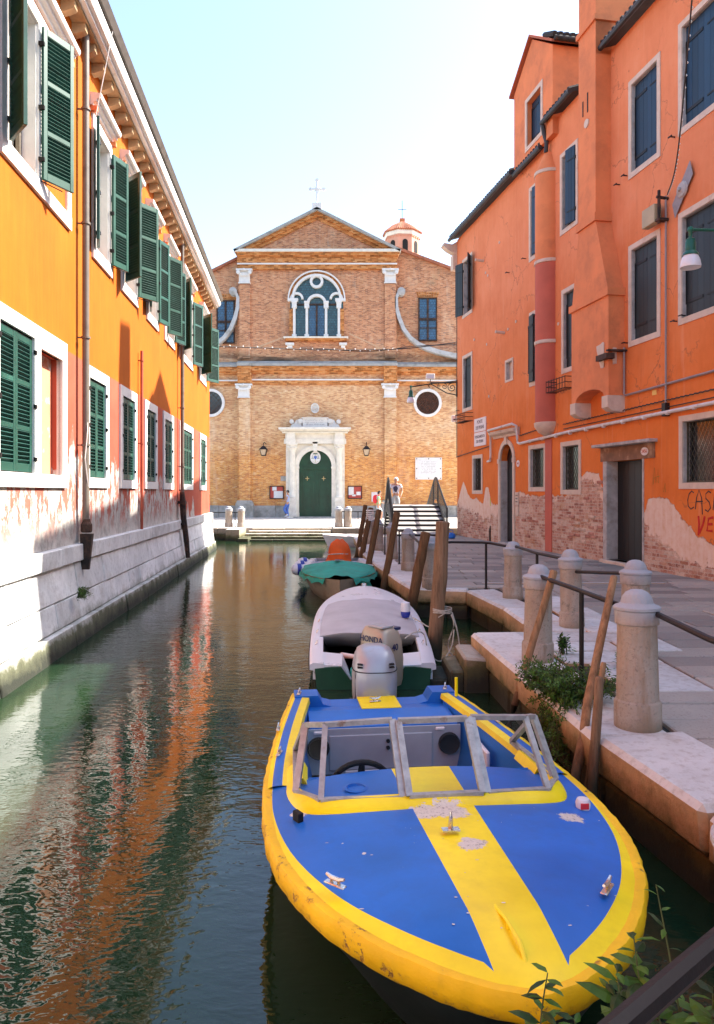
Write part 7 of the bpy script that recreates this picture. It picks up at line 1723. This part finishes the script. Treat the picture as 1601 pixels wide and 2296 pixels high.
# ---------------- far white boat in the side canal
fb = thing('far_boat', 'white boat bow just showing beyond the row of mooring poles', 'boat', (2.6, 28.6, -.5), PI/2)
Wf = smooth_tab([(0,.7),(1.5,.75),(2.6,.62),(3.4,.36),(3.95,0)], 40); zf = lambda l: .36+.08*(l/4)**2
mb = MB(); hull(mb, Wf, zf, 3.95, n=24); mb.obj('hull', M['gel_white'], fb, 50)
mb = MB(); rr_ = []
for k in range(12): l = 3.93*k/11; W = max(.004, interp(Wf,l)+.02); z = zf(l)+.01; rr_.append([(-W,l,z),(-W*.5,l,z+.05),(W*.5,l,z+.05),(W,l,z)])
mb.loft(rr_, False, False); mb.obj('deck', M['plaque'], fb, 50)

# ================================================================== PEOPLE
def skin(name, pts, edges, mat, parent, sub=1):
    """pts: {name: (x,y,z,r)}"""
    ks = list(pts); me = bpy.data.meshes.new(name); me.from_pydata([pts[k][:3] for k in ks], [(ks.index(a), ks.index(b)) for a, b in edges], [])
    o = link(name, me, parent); me.materials.append(mat); bm = bmesh.new(); bm.from_mesh(me); bm.verts.layers.skin.verify(); bm.to_mesh(me); bm.free()
    for i, k in enumerate(ks):
        r_ = pts[k][3]; rr = r_ if isinstance(r_, tuple) else (r_, r_); me.skin_vertices[0].data[i].radius = rr; me.skin_vertices[0].data[i].use_root = (i == 0)
    m = o.modifiers.new('skin', 'SKIN'); m.use_smooth_shade = True; m.branch_smoothing = .6
    s_ = o.modifiers.new('sub', 'SUBSURF'); s_.levels = sub; s_.render_levels = sub
    dg = bpy.context.evaluated_depsgraph_get(); nm = bpy.data.meshes.new_from_object(o.evaluated_get(dg)); o.modifiers.clear(); o.data = nm
    if not nm.materials: nm.materials.append(mat)
    return o
def hand(pts, edges, wrist, at, d, s=1.0):
    """palm and five short fingers"""
    w = Vector(at); d = Vector(d).normalized(); side = d.cross(Vector((0,1,0))); side = side.normalized() if side.length > .1 else Vector((1,0,0))
    pts[wrist+'p'] = (*(w+d*.05*s), (.034*s,.02*s)); edges.append((wrist, wrist+'p'))
    for k in range(4):
        b = w+d*.09*s+side*(k-1.5)*.018*s; e = b+d*(.055,.068,.062,.048)[k]*s+Vector((0,.0,-.0)); n1, n2 = f'{wrist}f{k}', f'{wrist}g{k}'
        pts[n1] = (*b, .010*s); pts[n2] = (*e, .007*s); edges += [(wrist+'p', n1), (n1, n2)]
    b = w+d*.05*s-side*.04*s; pts[wrist+'t'] = (*b, .010*s); pts[wrist+'u'] = (*(b+d*.035*s), .008*s); edges += [(wrist+'p', wrist+'t'), (wrist+'t', wrist+'u')]
def person(lab, loc, rz, J, tops, bottoms, top_mat, bot_mat, hair, group=None, bald=False):
    t_ = thing('person', lab, 'person', loc, rz, group)
    pts = {k: v for k, v in J.items()}; ed = [('pelvis','belly'),('belly','chest'),('chest','neck'),('neck','head0'),('head0','head1'),('head1','head2')]
    for s in 'lr':
        ed += [('chest','sh'+s),('sh'+s,'el'+s),('el'+s,'wr'+s),('pelvis','hip'+s),('hip'+s,'kn'+s),('kn'+s,'an'+s),('an'+s,'to'+s)]
        d = Vector(J['wr'+s][:3])-Vector(J['el'+s][:3]); hand(pts, ed, 'wr'+s, J['wr'+s][:3], d)
    b = skin('body', pts, ed, M['skin'], t_)
    g = 1.22
    tp = {k: (*J[k][:3], tuple(q*g for q in (J[k][3] if isinstance(J[k][3], tuple) else (J[k][3],)*2))) for k in ('belly','chest','shl','shr')}
    tp['waist'] = (*(Vector(J['belly'][:3]).lerp(Vector(J['pelvis'][:3]), .75)), (.185,.135)); ed2 = [('waist','belly'),('belly','chest'),('chest','shl'),('chest','shr')]
    tp['collar'] = (*(Vector(J['chest'][:3]).lerp(Vector(J['neck'][:3]), .7)), .085); ed2.append(('chest','collar'))
    for s in 'lr':
        m = Vector(J['sh'+s][:3]).lerp(Vector(J['el'+s][:3]), tops); tp['sl'+s] = (*m, .072); ed2.append(('sh'+s, 'sl'+s))
    skin('shirt', tp, ed2, top_mat, t_)
    bt = {'pelvis': (*J['pelvis'][:3], (.18,.135)), 'waist': (*(Vector(J['belly'][:3]).lerp(Vector(J['pelvis'][:3]), .6)), (.17,.125))}; ed3 = [('pelvis','waist')]
    for s in 'lr':
        bt['hip'+s] = (*J['hip'+s][:3], .112); m = Vector(J['kn'+s][:3]); bt['kn'+s] = (*m, .085); ed3 += [('pelvis','hip'+s),('hip'+s,'kn'+s)]
        if bottoms > 1: m = Vector(J['kn'+s][:3]).lerp(Vector(J['an'+s][:3]), .92); bt['cf'+s] = (*m, .070); ed3.append(('kn'+s,'cf'+s))
    skin('trousers' if bottoms > 1 else 'shorts', bt, ed3, bot_mat, t_)
    for s in 'lr':
        a, q = Vector(J['an'+s][:3]), Vector(J['to'+s][:3]); mb = MB(); d = (q-a).normalized(); f = Vector((d.x,d.y,0)).normalized(); sd = Vector((-f.y,f.x,0)); z0 = min(a.z,q.z)-.06
        rings = []
        for tt, w, h in ((-.08,.035,.06),(-.04,.045,.09),(.04,.048,.085),(.12,.05,.06),(.18,.035,.04)):
            c = Vector((a.x,a.y,z0+ (a.z-.06-z0)*(1-max(0,tt)/.18) if a.z>q.z else z0)); c += f*tt; rings.append([c+sd*w*.8, c+sd*w+Vector((0,0,h*.5)), c+sd*w*.4+Vector((0,0,h)), c-sd*w*.4+Vector((0,0,h)), c-sd*w+Vector((0,0,h*.5)), c-sd*w*.8])
        mb.loft(rings); mb.obj('shoe', M['gel_white'], t_, 60)
    # hair, ears, nose, eyes
    h = Vector(J['head1'][:3]); F = (Vector(J['face'][:3])-h).normalized() if 'face' in J else Vector((0,-1,0)); U = Vector((0,0,1)); S_ = F.cross(U).normalized()
    mb = MB(); rings = []
    for k in range(7):
        ph = k/6*PI*.52; rr = .098*math.sin(ph)+.002; c = h+U*(.11*math.cos(ph)-.0)-F*.012
        rings.append([c+(S_*math.cos(a)*.88-F*math.sin(a))*rr*(1.02) + (U*.0 if math.sin(a) > -.2 else U*.03*(k/6)) for a in [2*PI*j/14 for j in range(14)]])
    for k in (1, 2): rings.append([h+U*(-.035*k)-F*.02+(S_*math.cos(a)*.84-F*max(-.1,math.sin(a)))*.095 + (U*.055*k if math.sin(a) < -.1 else U*0) for a in [2*PI*j/14 for j in range(14)]])
    mb.loft(rings, True, False); mb.obj('hair', hair, t_, 60)
    mb = MB(); n0 = h+F*.092-U*.015; mb.loft([[n0+S_*.008+U*.02, n0-S_*.008+U*.02, n0-S_*.008+U*.015+F*.004],[n0+S_*.016-U*.02, n0-S_*.016-U*.02, n0-U*.018+F*.024]]); 
    for sg in (-1,1): c = h+S_*sg*.082-U*.01; mb.loft([[c+U*.03,c+U*.02+S_*sg*.012-F*.012,c+U*.0-F*.0],[c-U*.0,c-U*.005+S_*sg*.014-F*.014,c-U*.02],[c-U*.03,c-U*.028+S_*sg*.004-F*.003,c-U*.03+F*.003]])
    mb.obj('nose_and_ears', M['skin'], t_, 60)
    mb = MB()
    for sg in (-1,1): c = h+F*.086+S_*sg*.032+U*.008; mb.lathe([(0,-.008),(.010,0),(0,.008)], tuple(c), 8)
    c = h+F*.088-U*.05; mb.tube([c-S_*.022, c+F*.004, c+S_*.022], .004, 5); mb.obj('eyes_and_mouth', M['hair_dark'], t_, 60)
    return t_
def stand(lean=0.0, H=1.75):
    k = H/1.75
    J = dict(pelvis=(0,0,.95,(.145,.10)), belly=(0,-.01-lean*.3,1.10,(.14,.10)), chest=(0,-.0-lean*.8,1.33,(.16,.11)), neck=(0,-lean*1.05,1.50,.055), head0=(0,-.01-lean*1.15,1.56,.062), head1=(0,-.015-lean*1.25,1.635,(.082,.095)), head2=(0,-.005-lean*1.3,1.70,.07),
        shl=(.19,-lean*.85,1.42,.062), ell=(.25,.03-lean*.6,1.14,.045), wrl=(.25,-.07-lean*.7,.90,.03), shr=(-.19,-lean*.85,1.42,.062), elr=(-.25,.03-lean*.6,1.14,.045), wrr=(-.25,-.07-lean*.7,.90,.03),
        hipl=(.09,0,.90,.09), knl=(.11,-.03,.50,.058), anl=(.11,.02,.09,.038), tol=(.13,-.13,.035,.03), hipr=(-.09,0,.90,.09), knr=(-.11,-.03,.50,.058), anr=(-.11,.02,.09,.038), tor=(-.13,-.13,.035,.03))
    return {a: (b[0]*k,b[1]*k,b[2]*k,b[3]) for a, b in J.items()}
# man on the bridge: white hair, dark print shirt, grey shorts, looking down to his right
J = stand(.10, 1.76); J['face'] = (-.7,-.65,1.50,0); J['wrl'] = (.22,-.20,.93,.03); J['ell'] = (.30,-.02,1.15,.045); J['knr'] = (-.10,-.12,.52,.058)
p1 = person('white haired man in a lilac grey printed t-shirt and shorts coming over the bridge', (1.74,33.1,.52), 0.0, J, .62, 1, M['cloth_white'], M['cloth_shorts'], M['hair_white'])
mb = MB(); mb.prism([(.10*math.cos(a)*(1+.15*math.sin(3*a)), .14*math.sin(a)*(1+.1*math.cos(5*a))) for a in [k*PI/12 for k in range(24)]], lambda p: (p[0]-.02, -.255, 1.22+p[1]), (0,.02,0)); mb.obj('shirt_print', M['print_dark'], p1)
# man in green with red rucksack walking right
J = stand(.05, 1.68); J['face'] = (0,-1,1.60,0); J['wrl'] = (.20,-.28,1.02,.03); J['knl'] = (.10,-.20,.52,.058); J['anl'] = (.10,-.16,.10,.038); J['tol'] = (.11,-.30,.04,.03); J['anr'] = (-.10,.22,.12,.038); J['tor'] = (-.10,.08,.035,.03)
p2 = person('dark haired man in a light green t-shirt walking right on the far bank', (1.13,39.4,0), PI/2, J, .55, 1, M['cloth_green'], M['cloth_shorts'], M['hair_dark'])
bp_ = thing('rucksack', 'red rucksack on the back of the man in green', 'rucksack', (.93,39.4,1.0)); mb = MB(); mb.loft([[(-.02,-.15,0),(.10,-.15,0),(.10,.15,0),(-.02,.15,0)],[(-.09,-.17,.15),(.12,-.17,.12),(.12,.17,.12),(-.09,.17,.15)],[(-.06,-.15,.38),(.12,-.15,.40),(.12,.15,.40),(-.06,.15,.38)],[(.0,-.1,.45),(.1,-.1,.46),(.1,.1,.46),(.0,.1,.45)]]); mb.obj('bag', M['cloth_red'], bp_, 50); mb = MB(); mb.tube([(.08,-.12,.42),(.18,-.14,.45),(.34,-.14,.36),(.36,-.13,.2),(.12,-.14,.08)], .018, 5); mb.tube([(.08,.12,.42),(.18,.14,.45),(.34,.14,.36),(.36,.13,.2),(.12,.14,.08)], .018, 5); mb.obj('strap', M['cloth_red'], bp_)
# man in blue leaning on the portal, facing left, hand to the face
J = stand(.0, 1.77); J['face'] = (0,-1,1.55,0); J['wrr'] = (-.12,-.22,1.46,.03); J['elr'] = (-.26,-.14,1.18,.045); J['wrl'] = (.12,-.22,1.12,.03); J['ell'] = (.24,-.06,1.16,.045); J['knl'] = (.10,-.24,.58,.058); J['anl'] = (.09,-.04,.24,.038); J['tol'] = (.10,-.15,.12,.03); J['knr'] = (-.09,-.06,.50,.058)
p3 = person('dark haired man in a pale blue shirt and jeans leaning on the church portal column', (cx_(649),45.75,-.03), -PI/2, J, .5, 2, M['cloth_blue'], M['cloth_jeans'], M['hair_dark'])

# ================================================================== PLANTS
def leaf_at(mb, p, d, up, L_, w):
    p = Vector(p); d = Vector(d).normalized(); s_ = d.cross(Vector(up)).normalized(); n_ = s_.cross(d).normalized()
    a = mb.verts([p, p+d*L_*.35+s_*w*.5-n_*L_*.02, p+d*L_*.7+s_*w*.36-n_*L_*.08, p+d*L_-n_*L_*.2, p+d*L_*.7-s_*w*.36-n_*L_*.08, p+d*L_*.35-s_*w*.5-n_*L_*.02, p+d*L_*.35+n_*L_*.05, p+d*L_*.7-n_*L_*.0])
    mb.face([a[0],a[1],a[6]]); mb.face([a[1],a[2],a[7],a[6]]); mb.face([a[2],a[3],a[7]]); mb.face([a[7],a[3],a[4]]); mb.face([a[6],a[7],a[4],a[5]]); mb.face([a[0],a[6],a[5]])
def rvec(): 
    while True:
        v = Vector((R.uniform(-1,1),R.uniform(-1,1),R.uniform(-1,1)))
        if .05 < v.length < 1: return v
def shrub(name, lab, loc, blobs, nst, leaf, mats, cat='shrub', lpn=26):
    t_ = thing(name, lab, cat, loc); st = MB(); lv = MB()
    for k in range(nst):
        b = R.choice(blobs); tip = Vector(b[:3])+Vector([c*b[3+i] for i, c in enumerate(rvec())]); root = Vector((R.uniform(-.05,.05),R.uniform(-.05,.05),0)); mid = root.lerp(tip,.5)+Vector((0,0,.08)); P = bez([root, mid, tip], 6)
        st.tube(P, [.005*(1-i/len(P)*.7) for i in range(len(P))], 4)
        for j in range(lpn):
            i = R.randint(len(P)//3, len(P)-1); q = P[i]+rvec()*.03; lv.m = R.randint(0, len(mats)-1); leaf_at(lv, q, rvec()+Vector((0,0,.3)), (0,0,1), leaf*R.uniform(.6,1.3), leaf*R.uniform(.35,.5))
    st.obj('stem', M['stem'], t_); o = lv.obj('foliage', [M[m] for m in mats], t_); o['kind'] = 'stuff'; return t_
shrub('leafy_bush', 'bushy green plant spilling over the quay edge beside the windshield and branch poles', (1.62,5.72,-.1), [(-.06,.1,.12,.26,.45,.20),(-.02,-.15,-.02,.18,.4,.22),(-.08,.0,.28,.24,.4,.12),(.30,.0,.22,.22,.35,.14),(-.02,-.3,-.2,.12,.3,.18),(-.2,.3,.2,.12,.25,.12),(-.16,-.1,-.15,.12,.4,.16)], 380, .036, ['leaf','leaf','leaf_dark'])
shrub('wall_weed', 'small tuft of green weed growing from the white embankment wall', (-3.86,10.3,.12), [(.05,.0,.03,.10,.12,.10)], 26, .035, ['leaf_dark','leaf'], 'weed', 16)
for (x, y, lab, h) in ((2.02,7.25,'upright weed growing in the stone joint behind the corner bollard',.16),(2.42,6.7,'low weed in the paving joint left of the half hidden bollard',.14)):
    shrub('joint_weed', lab, (x,y,0), [(0,0,h*.6,.05,.05,h*.6),(.05,0,h*.3,.08,.06,h*.3)], 12, .05, ['leaf','leaf_dark'], 'weed', 18)
# close plants at the lower right: stems with single leaves
lfm = []
for m in ('leaf','leaf_dark'):
    for v in range(2):
        b = MB(); leaf_at(b, (0,0,0), (0,1,0), (0,0,1), .095 if v == 0 else .072, .040 if v == 0 else .028); lfm.append(b.mesh('leaf', M[m]))
def sprig(lab, root, tip, nl, sc=1.0):
    t_ = thing('leafy_sprig', lab, 'plant', root, 0, 'plants in front of the black bar'); tip = Vector(tip)-Vector(root); P = bez([Vector((0,0,0)), tip*.5+Vector((R.uniform(-.03,.03),.0,.03)), tip], 6); mb = MB(); mb.tube(P, [.0035*(1-i/len(P)*.6) for i in range(len(P))], 5); mb.obj('stem', M['stem'], t_, 60)
    nl = int(nl*1.7)
    for j in range(nl):
        f = .25+.75*(j/(nl-1) if nl > 1 else 1); i = min(len(P)-1, int(f*(len(P)-1))); a = j*2.4+R.uniform(-.4,.4); s_ = .82*sc*(1.15-.6*f)*R.uniform(.8,1.2)
        o = link('leaf', R.choice(lfm), t_, tuple(P[i]), (R.uniform(-.1,.55), R.uniform(-.5,.5), a)); o.scale = (s_,s_,s_)
    return t_
sprig('leafy sprig overlapping the yellow bow, leftmost of the close plants', (.50,1.86,.0), (.50,1.93,.34), 13, 1.3)
sprig('low leafy sprig at the foot of the leftmost close plant', (.60,1.86,.0), (.56,1.9,.24), 12, 1.1)
sprig('tall sprig with large pointed leaves just above the close black bar', (.76,1.86,.0), (.735,1.96,.43), 14, 1.7)
sprig('sprig with broad leaves leaning left above the close black bar', (.70,1.86,.0), (.68,1.93,.36), 12, 1.8)
sprig('thin upright sprig standing against the dark water right of the bow', (.86,1.86,.0), (.80,1.97,.55), 8, .9)
sprig('sprig behind the close black bar near the right edge', (.90,1.84,.0), (.86,1.88,.27), 13, 1.7)
sprig('dense leaf cluster below the close black bar', (.82,1.84,.0), (.80,1.86,.20), 13, 1.7)
sprig('leaf cluster in the bottom right corner beside the cut bollard', (.92,1.8,.0), (.88,1.82,.36), 13, 1.6)

for k_, (lab_, x_, y_, tx_, ty_, tz_) in enumerate((
 ('short tangled sprig right below the yellow bow tip',.66,1.84,.62,1.90,.20),('small sprig with upright tip beside the bow',.74,1.86,.66,1.95,.30),
 ('leafy sprig crossing the close black bar near its middle',.80,1.84,.76,1.90,.34),('low dense sprig under the close black bar',.74,1.84,.72,1.86,.16),
 ('dark low sprig at the very bottom right',.96,1.82,.92,1.84,.22),('sprig growing against the cut bollard shaft',.98,1.84,.93,1.90,.44))):
    sprig(lab_, (x_,y_,.0), (tx_,ty_,tz_), 11, R.uniform(.9,1.2))
